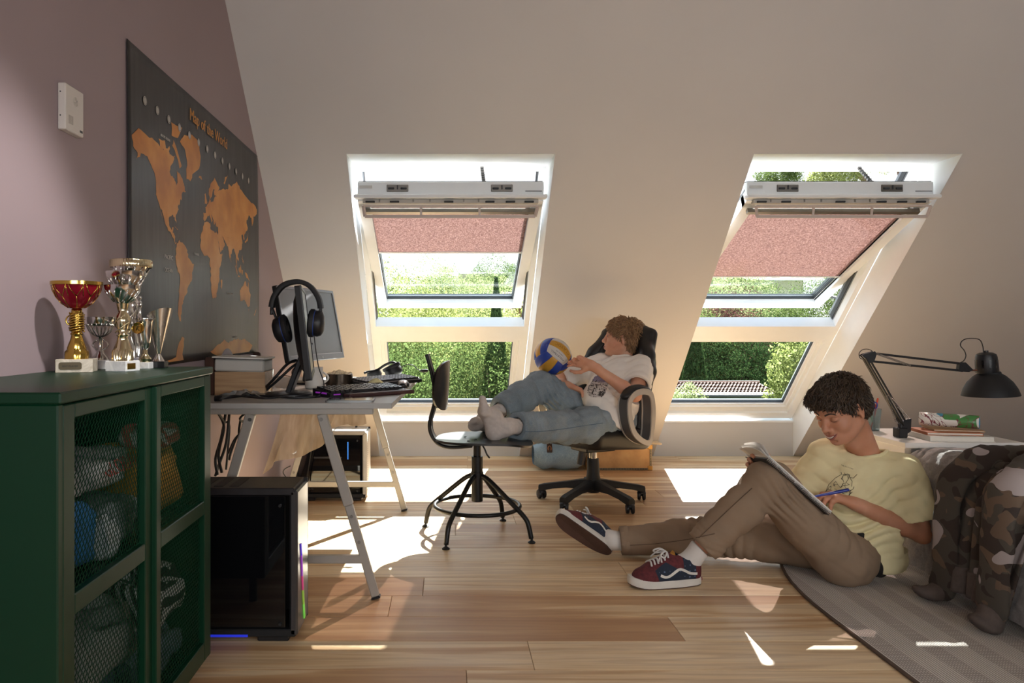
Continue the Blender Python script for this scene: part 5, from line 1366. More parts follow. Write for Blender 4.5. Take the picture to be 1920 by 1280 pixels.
# ================================================================ gaming chair
GC = (.832, 4.25)
gch = thing('gaming_chair', 'black high back gaming chair with silver edged loop armrests, the boy in jeans in it', 'chair', (GC[0], GC[1], 0))
for k, ang in enumerate((161, 228, 299.5, 12, 86)):
    a = math.radians(ang); u = V(math.cos(a), math.sin(a), 0); w = V(-u.y, u.x, 0)
    mb = MB(); vs = []; fs = []
    st = [(.02, .030, .075, .135), (.07, .028, .078, .128), (.15, .024, .078, .112), (.23, .022, .066, .098), (.285, .024, .052, .088), (.312, .021, .050, .080)]
    for (r, hw, zb, zt) in st:
        for (s_, z) in ((-1, zb), (1, zb), (1, (zb+zt*2)/3), (.7, zt), (-.7, zt), (-1, (zb+zt*2)/3)): vs.append(u*r+w*(hw*s_)+V(0, 0, z))
    for i in range(len(st)-1):
        for q in range(6): fs.append((i*6+q, i*6+(q+1) % 6, i*6+6+(q+1) % 6, i*6+6+q))
    fs += [tuple(range(5, -1, -1)), tuple(len(st)*6-6+q for q in range(6))]
    mb.add(vs, fs); mb.build('base_arm', BLK_M, gch, 45)
    c = u*.298; ca = a+[2.2, .5, -.6, 1.2, .3][k]; cd = V(math.cos(ca), math.sin(ca), 0); R = frame_R(cd, V(0, 0, 1), cd.cross(V(0, 0, 1)))
    cs = bpy.data.objects.new('caster', None); COL.objects.link(cs); cs.parent = gch
    for s_ in (-1, 1):
        mb = MB(); mb.lathe([(0, -.009*s_), (.020, -.009*s_), (.0265, -.005*s_), (.0275, .003*s_), (.024, .009*s_), (0, .011*s_)], c=c+V(0, 0, .0275)+cd.cross(V(0, 0, 1))*(.013*s_), n=22, R=R); mb.build('wheel', BLK, cs, 50)
    mb = MB(); mb.tube([c+V(0, 0, .03), c+V(0, 0, .06)], .006, 8); mb.ball(c+V(0, 0, .040), (.026, .026, .018), 14, 8); mb.build('caster_hood', BLK, cs, 60)
mb = MB(); mb.lathe([(0, .06), (.035, .06), (.045, .075), (.045, .12), (.036, .16), (.032, .25), (0, .25)], n=26); mb.build('base_hub', BLK_M, gch, 45)
mb = MB(); mb.tube([(0, 0, .25), (0, 0, .30)], .022, 18); mb.build('gas_lift', M('chrome', '#b9b6b0', .15, .95), gch, 50)
mb = MB(); mb.box((0, 0, .315), (.20, .16, .035), rot('Z', 25), b=.006); mb.tube([(-.06, -.02, .30), (-.075, -.02, .22)], .024, 12); mb.build('tilt_mechanism', BLK, gch)
# facing direction in plan
fa = math.radians(217); FD = V(math.cos(fa), math.sin(fa), 0); LD = V(0, 0, 1).cross(FD)      # forward, chair's own left
def gp(f, l, z): return FD*f+LD*l+V(0, 0, z)
s_ = SDF((-.62, -.55, .28), (.62, .62, 1.15), .010)
RS = Matrix((FD, LD, V(0, 0, 1))).transposed()
tl = rot('Z', 0)
seatR = frame_R(FD*.995+V(0, 0, .08), LD, (FD*.995+V(0, 0, .08)).cross(LD))
s_.box(gp(.0, 0, .375), (.235, .245, .050), seatR, .045, .02)
for l in (-.215, .215): s_.cap(gp(-.18, l, .400), gp(.20, l, .42), .040, .038, .02)
s_.cap(gp(.205, -.17, .395), gp(.205, .17, .395), .045, .045, .03)
gs = polymesh('seat', [s_.polys()]); LEA = M('black_leather', '#131212', .48, var=.08, scale=30, bump=.25, bscale=160, bdist=.001)
link('seat', gs, LEA, gch)
# backrest: reclined slab with side wings and a narrow head
rec = math.radians(15); BU = (V(0, 0, 1)*math.cos(rec)-FD*math.sin(rec)); BN = FD*math.cos(rec)+V(0, 0, 1)*math.sin(rec)
BO = gp(-.15, 0, .40)
def bp(l, h, n): return BO+LD*l*.95+BU*h*.825+BN*n
s_ = SDF((-.62, -.62, .30), (.80, .70, 1.20), .010)
BR = Matrix((LD, BU, BN)).transposed()
s_.box(bp(0, .22, -.01), (.215, .26, .040), BR, .04, .02)
s_.box(bp(0, .50, -.01), (.20, .20, .036), BR, .035, .05)
s_.box(bp(0, .665, .005), (.135, .075, .038), BR, .035, .05)
for sg in (-1, 1):
    s_.chain([np.array(bp(sg*.225, .02, .02)), np.array(bp(sg*.225, .25, .045)), np.array(bp(sg*.240, .42, .05)), np.array(bp(sg*.205, .54, .035)), np.array(bp(sg*.135, .68, .018))], [.035, .042, .045, .040, .034], .03)
link('backrest', polymesh('backrest', [s_.polys()]), LEA, gch)
mb = MB()
for sg in (-1, 1): mb.tube(catmull([bp(sg*.180, .06, .052), bp(sg*.18, .30, .058), bp(sg*.185, .44, .058), bp(sg*.15, .55, .056), bp(sg*.09, .70, .050)], 6), .0035, 6)
mb.build('seam', M('seam_grey', '#2c2b2a', .7), gch, 180)
# loop armrests: silver edged ring with padded top
ARM_S = M('silver_edge', '#c6bfb6', .35, .45, var=.03); ARM_G = M('dark_grey_plastic', '#565351', .4, var=.03)
def armrest(sg):
    l = .305*sg
    shape = [(f*.78+.012, .515+(z-.515)*.82-.006) for f, z in [(-.125, .665), (-.05, .690), (.04, .680), (.095, .640), (.105, .580), (.085, .490), (.050, .425), (-.02, .375), (-.095, .350), (-.125, .375), (-.145, .47), (-.150, .58)]]
    P = [gp(f, l, z) for f, z in shape]; P = catmull(P, 6, True)
    ar = bpy.data.objects.new('armrest', None); COL.objects.link(ar); ar.parent = gch
    c = sum(P, Vector())/len(P); n = len(P); vs = []; fs = []
    for p in P:
        d = (p-c).normalized()
        for (o, w) in ((-.012, -.030), (.014, -.030), (.014, .030), (-.012, .030)): vs.append(p+d*o+LD*w)
    for i in range(n):
        j = (i+1) % n
        for k in range(4): fs.append((i*4+k, i*4+(k+1) % 4, j*4+(k+1) % 4, j*4+k))
    mb = MB(); mb.add(vs, fs); mb.build('arm_loop', ARM_G, ar, 50)
    for w in (-.031, .031):
        mb = MB(); vs = []; fs = []
        for p in P:
            d = (p-c).normalized()
            for (o, q) in ((-.016, -.004), (.016, -.004), (.016, .004), (-.016, .004)): vs.append(p+d*o+LD*(w+q))
        for i in range(n):
            j = (i+1) % n
            for k in range(4): fs.append((i*4+k, i*4+(k+1) % 4, j*4+(k+1) % 4, j*4+k))
        mb.add(vs, fs); mb.build('arm_edge', ARM_S, ar, 50)
    s2 = SDF(np.array(c)-.35, np.array(c)+.35, .008)
    T = [gp(f*.78+.012, l, .515+(z+.012-.515)*.82-.004) for f, z in ((-.13, .668), (-.05, .696), (.04, .688), (.10, .645))]; T = catmull(T, 4)
    s2.chain([np.array(p) for p in T], [.026]*len(T), .01, flat=(V(0, 0, 1), .62))
    link('arm_pad', polymesh('arm_pad', [s2.polys()]), LEA, ar)
    return ar
armrest(1); armrest(-1)
# ================================================================ bag and suitcase behind the chair
SUIT = NT('tan_leather'); n_ = SUIT.noise(SUIT.coord('Object'), 9, 5, .6); SUIT.set(Base_Color=SUIT.ramp(n_, [(.3, srgb('#a87d4b')), (.55, srgb('#c79a63')), (.75, srgb('#d2a972'))]), Roughness=.5); SUIT = SUIT.m
sc_ = thing('suitcase', 'old tan suitcase with metal edges standing behind the gaming chair', 'suitcase', (1.20, 5.185+.135, 0))
SW, SD, SH = .455, .25, .178
mb = MB(); mb.box((0, 0, SH/2), (SW, SD, SH-.004), b=.006); mb.build('body', SUIT, sc_)
EDG = M('riveted_edge', '#6f6656', .45, .5, var=.15, scale=40)
for (c, d) in (((0, -SD/2-.001, .010), (SW-.05, .004, .014)), ((0, -SD/2-.001, SH-.010), (SW-.05, .004, .014)), ((SW/2-.010, -SD/2-.001, SH/2), (.014, .004, SH-.05)), ((-SW/2+.010, -SD/2-.001, SH/2), (.014, .004, SH-.05))):
    mb = MB(); mb.box(c, d, b=.001); st = mb.build('edge_strip', EDG, sc_)
    mb = MB(); L = max(d[0], d[2]); n = int(L/.018)
    for i in range(n):
        f = (i+.5)/n-.5; p = V(*c)+(V(L*f, -.0025, 0) if d[0] > d[2] else V(0, -.0025, L*f)); mb.ball(p, .0028, 6, 4)
    o = mb.build('rivet', M('rivet_pale', '#a59c8b', .3, .8), st, 180); o['kind'] = 'stuff'
for sx in (-1, 1):
    for z in (.016, SH-.016):
        mb = MB(); mb.box((sx*(SW/2-.014), -SD/2-.0015, z), (.034, .006, .032), b=.003); mb.build('corner_cap', M('brass_corner', '#b5894a', .35, .6), sc_)
bd = thing('wooden_board', 'thin pale wooden board lying across the suitcase lid', 'board', (1.33, 5.25, SH+.0))
mb = MB(); mb.prism(rrect(.34, .10, .02), .001, .009); mb.build('plank', M('pale_board', '#c3ac8b', .5, var=.1), bd, 40)
bd.rotation_euler = (0, math.radians(4), math.radians(-8)); bd.location.z = SH+.012
DENIM = NT('denim'); v_ = DENIM.coord('Object'); w1 = DENIM.noise(DENIM.coord('Object', (60, 60, 6)), 8, 3); n2 = DENIM.noise(v_, 6, 3)
cc = DENIM.ramp(n2, [(.3, srgb('#6a8496')), (.7, srgb('#92a9b6'))]); cc = DENIM.mix(.35, cc, DENIM.ramp(w1, [(.35, srgb('#4e687c')), (.65, srgb('#b0c0c8'))])); DENIM.set(Base_Color=cc, Roughness=.9); DENIM.bump(w1, .25, .002); DENIM = DENIM.m
bg = thing('denim_bag', 'washed blue denim duffel bag on the floor behind the gaming chair', 'bag', (.765, 5.25, 0))
mb = MB()
def bagf(u, v):
    a = 2*PI*u; x = -.16+.35*v
    e = .55+.45*min(1, 4*v+.25)*min(1, 5*(1-v)+.35)
    ry = .115*min(1, (1.2-.2*math.cos(2*PI*v)))*e; rz = .098*e
    k = 1+.05*math.sin(3*a+11*v)+.03*math.sin(17*v+a)
    return (x, ry*math.cos(a)*k, .100+max(-.099, rz*math.sin(a)*k))
mb.grid(bagf, 40, 24); mb.build('body', DENIM, bg, 180)
mb = MB(); mb.lathe([(0, .004), (.05, .006), (.068, 0), (.072, -.01)], c=(.19, 0, .098), n=24, R=rot('Y', 90)); mb.lathe([(.026, .01), (.032, .014), (.038, .008)], c=(.19, 0, .098), n=24, R=rot('Y', 90)); mb.build('end_panel', M('dark_denim', '#5b6e7c', .9, var=.15, scale=30), bg, 60)
tp = MB(); tp.box((-.06, -.118, .165), (.038, .006, .062), rot('X', -18), b=.003); tp.tube([(-.06, -.10, .196), (-.06, -.115, .187)], .006, 6); tg_ = tp.build('leather_tag', M('tag_leather', '#3c281d', .6, var=.15), bg)
mb = MB(); mb.tube([V(-.06, -.123, .163)+V(.011*math.cos(a), -.0, .017*math.sin(a)) for a in [2*PI*i/12 for i in range(12)]], .003, 6, closed=True); mb.build('tag_ring', M('tag_copper', '#9c6b4a', .35, .6), tg_, 180)
# ================================================================ side table, lamp and what lies on the table
WT = M('white_table', '#e2dfd9', .4, var=.015)
TZ = .5
st = thing('side_table', 'white side table between the sloped wall and the bed', 'table', (2.23, 3.44, 0))
mb = MB(); mb.box((0, 0, TZ-.012), (.52, .46, .024), b=.002); mb.build('tabletop', WT, st)
for sx in (-1, 1): mb = MB(); mb.box((sx*.235, 0, (TZ-.024)/2), (.03, .42, TZ-.024), b=.002); mb.v = [(x, y, max(z, .0088)) for x, y, z in mb.v]; mb.build('side_panel', WT, st)
mb = MB(); mb.box((0, .2, .25), (.438, .016, .44), b=.002); mb.build('back_panel', WT, st)
LY = 3.375
lp = thing('desk_lamp', 'black adjustable desk lamp with spring arms reaching over the bed', 'lamp', tuple(at(1690, 822, LY)))
def q(x, y, Y=LY): return at(x, y, Y)
def lb(name, *bars, par=lp, m=BLK_M):
    mb = MB()
    for (a, b, w, h) in bars: mb.bar(a, b, w, h, (0, 1, 0), .001)
    return mb.build(name, m, par, world=True)
b0 = V(q(1688, 815).x, LY, TZ)
mb = MB(); mb.box(b0+V(0, 0, .022), (.042, .05, .044), b=.004); mb.build('clamp', BLK, lp, world=True)
mb = MB(); mb.tube([b0+V(0, 0, .04), q(1691, 792)], .009, 10); mb.build('pivot_post', BLK, lp, 50, world=True)
mb = MB(); mb.prism([(q(x, y).x, q(x, y).z) for x, y in ((1685, 795), (1697, 786), (1707, 784), (1706, 808), (1700, 812), (1688, 808))], LY-.008, LY+.008, lambda a, b, c: (a, c, b)); mb.build('lower_joint', BLK, lp, world=True)
for dy in (-.010, .010):
    lb('lower_arm', (q(1692, 797)+V(0, dy, 0), q(1620, 670)+V(0, dy, 0), .006, .016))
lb('lower_arm', (q(1698, 790), q(1632, 676), .006, .010))
mb = MB(); mb.prism([(q(x, y).x, q(x, y).z) for x, y in ((1613, 666), (1618, 663), (1638, 658), (1641, 664), (1636, 679), (1628, 680))], LY-.012, LY-.008, lambda a, b, c: (a, c, b)); mb.prism([(q(x, y).x, q(x, y).z) for x, y in ((1613, 666), (1618, 663), (1638, 658), (1641, 664), (1636, 679), (1628, 680))], LY+.008, LY+.012, lambda a, b, c: (a, c, b)); mb.build('elbow_joint', BLK, lp, world=True)
lb('upper_arm', (q(1637, 662), q(1806, 682), .010, .012)); lb('upper_arm', (q(1634, 677), q(1804, 695), .010, .012))
mb = MB(); mb.prism([(q(x, y).x, q(x, y).z) for x, y in ((1797, 680), (1808, 679), (1822, 693), (1814, 697), (1795, 696))], LY-.011, LY+.011, lambda a, b, c: (a, c, b)); mb.build('head_joint', BLK, lp, world=True)
mb = MB(); mb.tube([q(1814, 694), q(1832, 694)], .004, 8); mb.build('head_pin', M('pin_copper', '#8a5a46', .35, .7), lp, 50, world=True)
def spring(a, b, r, n):
    P = []; d = (b-a).normalized(); x = d.orthogonal().normalized(); y = d.cross(x)
    for i in range(n*8+1): t = i/(n*8); P.append(a.lerp(b, t)+(x*math.cos(i*PI/4)+y*math.sin(i*PI/4))*r)
    return P
SPR = M('spring_steel', '#8d8780', .3, .85)
for (a, b) in ((q(1704, 785, LY-.02), q(1664, 739, LY-.02)), (q(1680, 790, LY-.02), q(1662, 741, LY-.02)), (q(1643, 663, LY-.02), q(1708, 686, LY-.02)), (q(1645, 663, LY+.02), q(1710, 686, LY+.02))):
    mb = MB(); mb.tube(spring(a, b, .0045, 26), .0012, 4); mb.build('spring', SPR, lp, 180, world=True)
mb = MB(); mb.tube(catmull([q(1640, 662), q(1630, 655), q(1618, 655), q(1611, 662), q(1612, 670), q(1616, 673)], 5), .0018, 6); mb.tube(catmull([q(1800, 680), q(1807, 676), q(1811, 667), q(1808, 657), q(1801, 648), q(1803, 640), q(1812, 635), q(1828, 634.5), q(1838, 638), q(1843, 650), q(1844, 662)], 6), .0022, 6)
mb.tube(catmull([q(1686, 797, LY-.02), q(1682, 806, LY-.03), q(1682, 820, LY-.03)], 4), .0018, 6); mb.build('lamp_cord', BLK, lp, 180, world=True)
hc = q(1857, 741); ux = (q(1905, 738)-q(1812, 743)).normalized(); up = V(-ux.z, 0, ux.x); up = (up+V(-.02, 0, 0)).normalized()
RL = frame_R(ux, V(0, 1, 0), ux.cross(V(0, 1, 0)))
k = LY/1400
mb = MB(); mb.lathe([(46.5*k, 0), (46.5*k, 1*k), (43*k, 12*k), (36*k, 25*k), (26*k, 36*k), (19*k, 41*k), (18.3*k, 44*k), (17*k, 44*k), (18*k, 40*k), (25*k, 34.5*k), (35*k, 24*k), (42*k, 11*k), (45.7*k, 0)], c=hc, n=44, R=RL); mb.build('lamp_shade', BLK_M, lp, 40, world=True)
mb = MB(); mb.lathe([(18*k, 42*k), (19*k, 44*k), (17.5*k, 72*k), (16*k, 77*k), (11*k, 80*k), (4*k, 81*k), (4*k, 84*k), (0, 84*k)], c=hc-up*0+V(-4*k, 0, 0), n=30, R=RL); sk = mb.build('lamp_socket', BLK, lp, 35, world=True)
for i in range(10):
    a = 2*PI*i/10; d = RL@V(math.cos(a), math.sin(a), 0); z = RL@V(0, 0, 1)
    mb = MB(); mb.bar(hc+V(-4*k, 0, 0)+d*(18.1*k)+z*(52*k), hc+V(-4*k, 0, 0)+d*(17.6*k)+z*(67*k), 3.2*k, .8*k, d); mb.build('vent_slot', BLK_G, sk, world=True)
mb = MB(); mb.ball(hc+V(0, 0, .035), (.024, .024, .03), 14, 10); mb.build('bulb', M('frosted_bulb', '#d9d6cf', .4), lp, 180, world=True)
# pen cup
def pt(x, y, Y): return at(x, y, Y)
CUPY = 3.60; cx = pt(1637, 800, CUPY).x
cp_ = thing('pen_cup', 'clear plastic cup of pens and scissors behind the head of the boy in yellow', 'cup', (cx, CUPY, TZ))
mb = MB(); mb.lathe([(0, 0), (.027, 0), (.036, .105), (.0345, .105), (.0258, .003), (0, .003)], n=30); mb.build('body', M('clear_plastic', '#d5e4e6', .08, var=0, Transmission_Weight=.85, IOR=1.25), cp_, 50)
rs = random.Random(2)
for i, (lb_, c, dx, dy, hh) in enumerate((('orange felt pen in the clear cup', '#e0512a', .020, -.004, .150), ('green pencil in the clear cup', '#2f9a6a', -.022, .0, .13), ('red pen in the clear cup', '#b8404a', .002, -.012, .12), ('light blue marker in the clear cup', '#3f9ac0', -.016, -.012, .147), ('white pen in the clear cup', '#cfd3d8', .012, .014, .11))):
    mb = MB(); a = V(cx-dx*.35, CUPY-dy*.35, TZ+.004); b = V(cx+dx, CUPY+dy, TZ+hh); mb.tube([a, b, b+(b-a).normalized()*.006], [.0045, .0045, .003], 8)
    tag(mb.build('pen', M('pen_%d' % i, c, .4, var=0), None, 50), lb_, 'pen')
sc2 = thing('scissors', 'blue handled scissors standing in the clear cup', 'scissors', (cx-.004, CUPY-.016, TZ))
mb = MB(); mb.tube([(-.010+.010*math.cos(a), 0, .130+.017*math.sin(a)) for a in [2*PI*i/16 for i in range(16)]], .0035, 8, closed=True); mb.build('handle', M('scissor_blue', '#2c3f96', .35), sc2, 180)
mb = MB(); mb.tube([(.006+.009*math.cos(a), 0, .122+.015*math.sin(a)) for a in [2*PI*i/16 for i in range(16)]], .003, 8, closed=True); mb.build('handle', M('scissor_blue', '#2c3f96', .35), sc2, 180)
mb = MB(); mb.bar((-.006, 0, .112), (.002, 0, .006), .009, .002, (0, 1, 0)); mb.build('blade', STEEL, sc2)
# books and rolled poster
def book(label, c, d, rz, cover, pages='#e3ddd0', name='book'):
    r = thing(name, label, 'book', c, math.radians(rz)); w, dp, h = d
    mb = MB(); mb.box((0, 0, h/2), (w-.006, dp-.006, h-.004)); mb.build('pages', M('pages'+pages, pages, .8, var=.04, scale=60), r)
    cm = M('cover'+cover, cover, .5, var=.04)
    mb = MB(); mb.box((0, 0, .0012), (w, dp, .0024), b=.0006); mb.build('cover', cm, r); mb = MB(); mb.box((0, 0, h-.0012), (w, dp, .0024), b=.0006); mb.build('cover', cm, r)
    mb = MB(); mb.box((-w/2+.0015, 0, h/2), (.003, dp, h)); mb.build('spine', cm, r)
    return r
book('thick white book at the bottom of the pile on the side table', (2.245, 3.345, TZ), (.27, .21, .022), -4, '#d8d4cb')
book('thin book with orange spine below the rolled poster', (2.24, 3.36, TZ+.0225), (.23, .18, .012), -8, '#b5683c')
book('slim tan notebook on top of the pile under the poster roll', (2.285, 3.375, TZ+.035), (.20, .15, .007), -14, '#b98d5e')
pr = thing('rolled_poster', 'rolled poster with bright graphic print lying on the books', 'poster', (2.262, 3.36, TZ+.0435))
def pos_mat():
    t = NT('poster_print'); v = t.coord('Object'); vo = t.n('TexVoronoi'); vo.inputs['Scale'].default_value = 16; t.l(v, vo.inputs['Vector'])
    w = t.noise(v, 11, 2, .5, 2.5)
    c = t.ramp(vo.outputs['Color'], [(.0, srgb('#e8e4dd')), (.46, srgb('#e8e4dd')), (.48, srgb('#3a8fae')), (.56, srgb('#4d8a4a')), (.63, srgb('#c23a5a')), (.68, srgb('#2b3a52')), (.74, srgb('#e8e4dd'))], 'CONSTANT')
    c = t.mix(t.ramp(w, [(.49, (0, 0, 0)), (.5, (1, 1, 1)), (.53, (1, 1, 1)), (.54, (0, 0, 0))]), c, srgb('#7d3a44'))
    t.set(Base_Color=c, Roughness=.35); return t.m
mb = MB(); mb.grid(lambda u, v: (-.115+.225*v, (.033-.009*(u > 0)*u)*math.cos(u*2.35*2*PI+.6), .0335+(.033-.009*u)*math.sin(u*2.35*2*PI+.6)*.95), 90, 6, .0006); mb.build('sheet', pos_mat(), pr, 180)
pr.rotation_euler = (0, 0, math.radians(-40)); pr.location.z = TZ+.0435
# ================================================================ bed
BX, BZ = 1.86, .50
bed = thing('bed', 'bed covered with a grey stitched quilt hanging down its side', 'bed', (2.7, 2.0, 0))
mb = MB(); mb.box((2.80, 1.75, .16), (1.66, 2.9, .24), b=.03); mb.build('bed_base', M('bed_base', '#4a4642', .9, var=.05), bed, world=True)
mb = MB(); mb.box((2.80, 1.75, .38), (1.70, 2.95, .20), b=.06); mb.build('mattress', M('mattress', '#8b8682', .9, var=.04), bed, world=True)
QM = NT('grey_quilt'); vq = QM.coord('Object'); 
def quilt_mat():
    t = QM; n = t.noise(vq, 3, 3); f = t.noise(vq, 160, 2)
    c = t.ramp(n, [(.3, (.24, .215, .20)), (.7, (.31, .285, .27))]); c = t.mix(.25, c, t.ramp(f, [(.35, (.16, .14, .13)), (.65, (.40, .37, .35))])); t.set(Base_Color=c, Roughness=.9, Sheen_Weight=.15)
    return t.m
QMT = quilt_mat()
def quilt_stitch(s, t):                                  # ogee stitch lines: depth 0..1
    a = s/.085; b = t/.052
    d1 = abs(((a+.5*math.sin(b*PI)+.5) % 1)-.5); d2 = abs(((a-.5*math.sin(b*PI)+.5) % 1)-.5)
    d = min(d1, d2); return min(1, d/.16)
def quilt(u, v):
    s = 2.055*u; tt = v                                   # u across (top, over edge, down the side), v along Y
    y = .32+2.80*tt
    top = .80; rr = .09
    far = max(0, (y-3.02)/.10)
    wob = .012*math.sin(y*7)+.010*math.sin(y*13+1)
    L1 = 1.55
    if s < L1: x = BX+rr+(L1-s); z = BZ; nx, nz = 0, 1
    elif s < L1+rr*PI/2: a = (s-L1)/rr; x = BX+rr-rr*math.sin(a); z = BZ-rr+rr*math.cos(a); nx, nz = -math.sin(a), math.cos(a)
    else:
        k = s-L1-rr*PI/2; x = BX-.02*min(1, k/.2)+wob*min(1, k/.25)*1.2; z = max(BZ-rr-k, .017); nx, nz = -1, 0
        
    z += .010*math.sin(x*5+y*4)*(nz > .5)+.008*math.sin(x*11-y*7)*(nz > .5)
    o = .007*quilt_stitch(s, y)
    if far > 0: z -= .10*min(1, far)**2
    if s < L1: z -= 0
    return (x+nx*o, y, z+nz*o)
mb = MB(); mb.grid(quilt, 260, 300); mb.build('quilt', QMT, bed, 180, world=True)
# ================================================================ rug
def rug():
    t = NT('woven_rug'); v = t.coord('Object'); sx = t.n('SeparateXYZ'); t.l(v, sx.inputs[0])
    w1 = t.n('TexWave', wave_type='BANDS', bands_direction='X'); w1.inputs['Scale'].default_value = 36; w1.inputs['Distortion'].default_value = .6; w1.inputs['Detail Scale'].default_value = 3; t.l(v, w1.inputs[0])
    w2 = t.n('TexWave', wave_type='BANDS', bands_direction='Y'); w2.inputs['Scale'].default_value = 30; w2.inputs['Distortion'].default_value = .5; t.l(v, w2.inputs[0])
    ck = t.math('MULTIPLY', w1.outputs[1], w2.outputs[1])
    band = t.n('TexWave', wave_type='BANDS', bands_direction='X'); band.inputs['Scale'].default_value = 2.2; t.l(v, band.inputs[0])
    m = t.mix(t.ramp(band.outputs[1], [(.55, (0, 0, 0)), (.7, (1, 1, 1))]), w1.outputs[1], ck)
    c = t.ramp(m, [(.25, (.36, .32, .29)), (.6, (.72, .66, .60)), (.9, (.80, .75, .69))]); n = t.noise(v, 2.5, 3); c = t.mix(.15, c, t.ramp(n, [(.3, (.30, .27, .24)), (.7, (.62, .57, .52))]))
    t.set(Base_Color=c, Roughness=.95); t.bump(m, .6, .003); return t.m
rg = thing('rug', 'flat woven grey beige rug with curved end beside the bed', 'rug', (2.1, 2.2, 0))
out_ = []
X0, X1, Y0, Y1 = 1.312, 2.75, .3, 3.62
out_ = [(X0, Y0)]
for i in range(17):
    a = PI-PI/2*i/16; out_.append((X0+.72+.72*math.copysign(abs(math.cos(a))**.9, math.cos(a)), 2.55+(Y1-2.55)*math.sin(a)**.9 if i else 2.55))
out_ += [(X1, Y1), (X1, Y0)]
mb = MB(); mb.prism(out_, .0005, .0075); mb.build('weave', rug(), rg, world=True)
mb = MB(); mb.tube([(x, y, .006) for x, y in out_[:-2]], .006, 6); mb.build('binding', M('rug_binding', '#5a4a40', .9), rg, 180, world=True)
# ================================================================ camouflage hoodie thrown over the bed edge
def camo():
    t = NT('camo_jersey'); v = t.coord('Object', (1, 1, 1)); a = t.noise(v, 9, 1.5, .4, 1.2); b = t.noise(t.coord('Object', (1.3, 1.3, 1.1)), 7.5, 1.5, .4, 1.5)
    n3 = t.noise(t.coord('Object', (1, 1.4, 1.4)), 6.3, 1, .3, 1.0)
    c = t.mix(t.math('GREATER_THAN', a, .53), srgb('#4b453d'), srgb('#3a302a'))
    c = t.mix(t.math('GREATER_THAN', b, .585), c, srgb('#665444'))
    c = t.mix(t.math('GREATER_THAN', n3, .635), c, srgb('#a39895'))
    t.set(Base_Color=c, Roughness=.9); t.bump(t.noise(v, 300, 2), .2, .001); return t.m
CAMO = camo(); CUFF = M('hoodie_cuff', '#5a4f49', .95, var=.1, scale=80, bump=.4, bscale=200, bdist=.001)
ho = thing('hoodie', 'camouflage hoodie in brown and pale pink thrown over the bed edge', 'hoodie', (1.84, 2.45, 0))
def drape(y0, y1, L, lift, seed, yl=None, kx=0.02):
    """strip of cloth from the bed top over the edge and down the side; yl: ends of the strip at the bottom"""
    rs = np.random.RandomState(seed); ph = rs.uniform(0, 6, 4)
    yl = yl or (y0, y1)
    def f(u, v):
        s = u*L; y = (y0+(y1-y0)*v)*(1-u)+(yl[0]+(yl[1]-yl[0])*v)*u
        r = .085+lift; A = .30
        if s < A: x = BX+.07+(A-s); z = BZ+.012+lift
        elif s < A+r*PI/2: a = (s-A)/r; x = BX+.07-r*math.sin(a); z = BZ+.012+lift-r+r*math.cos(a)
        else: x = BX+.07-r-.012-kx*(s-A); z = BZ+.012+lift-r-(s-A-r*PI/2)
        fold = .010*math.sin(v*PI*5+ph[0]+s*3)+.007*math.sin(v*PI*9+ph[1]-s*5)
        ed = math.sin(PI*min(1, max(0, v)))**.5
        x -= fold*(.4+min(1, s/.5)); z += (.012*math.sin(s*16+ph[2])+fold*.6)*(s < A+.1)+(.02*ed if s < A else 0)
        return (x, y, max(z, .020))
    return f
mb = MB(); mb.grid(drape(2.12, 2.60, 0.80, .022, 1, (2.40, 2.63)), 60, 50, .006); bdy = mb.build('body', CAMO, ho, 180, world=True)
mb = MB(); mb.grid(lambda u, v: drape(2.12, 2.60, 0.80, .022, 1, (2.40, 2.63))(.90+.115*u, v)+V(0, 0, 0)*0 if False else tuple(V(*drape(2.12, 2.60, 0.80, .022, 1, (2.40, 2.63))(.915+.115*u, v))+V(-.004, 0, 0)), 8, 40, .008); mb.build('waistband', CUFF, ho, 180, world=True)
def sleeve(pts, rad, cuffpts):
    s2 = SDF(np.array([1.45, 1.7, -.02]), np.array([2.45, 2.95, .70]), .008)
    P = catmull(pts, 4); n = len(P)
    s2.chain([np.array(p) for p in P], [rad[0]+(rad[1]-rad[0])*i/(n-1)+.004*math.sin(i*1.7) for i in range(n)], .01, flat=(V(1, .25, 0), .38))
    link('sleeve', polymesh('sleeve', [s2.polys()]), CAMO, ho, world=True)
    s2 = SDF(np.array([1.45, 1.7, -.02]), np.array([2.45, 2.95, .70]), .007)
    C = catmull(cuffpts, 4); s2.chain([np.array(p) for p in C], [rad[1]*.85 for i in range(len(C))], .008, flat=(V(.7, 0, 1), .42))
    link('cuff', polymesh('cuff', [s2.polys()]), CUFF, ho, world=True)
sleeve([V(1.98, 2.52, .54), V(1.87, 2.60, .535), V(1.785, 2.635, .45), V(1.768, 2.645, .30), V(1.772, 2.655, .17), V(1.785, 2.68, .085), V(1.78, 2.69, .06)], (.048, .038), [V(1.79, 2.695, .055), V(1.755, 2.70, .036), V(1.722, 2.71, .034)])
sleeve([V(1.98, 2.36, .56), V(1.87, 2.36, .555), V(1.765, 2.37, .46), V(1.760, 2.39, .30), V(1.768, 2.42, .14), V(1.775, 2.43, .085)], (.054, .044), [V(1.775, 2.43, .072), V(1.76, 2.43, .036), V(1.735, 2.425, .034)])
s2 = SDF(np.array([1.75, 1.7, .45]), np.array([2.5, 2.9, .75]), .009)
s2.chain([np.array((2.35, 2.1, .525)), np.array((2.12, 2.3, .53)), np.array((1.98, 2.42, .528)), np.array((1.93, 2.55, .522))], [.06, .065, .055, .04], .03, flat=(V(0, 0, 1), .45))
s2.disp(lambda x, y, z: .006*np.sin(x*40+y*22)+.005*np.sin(y*50-x*15))
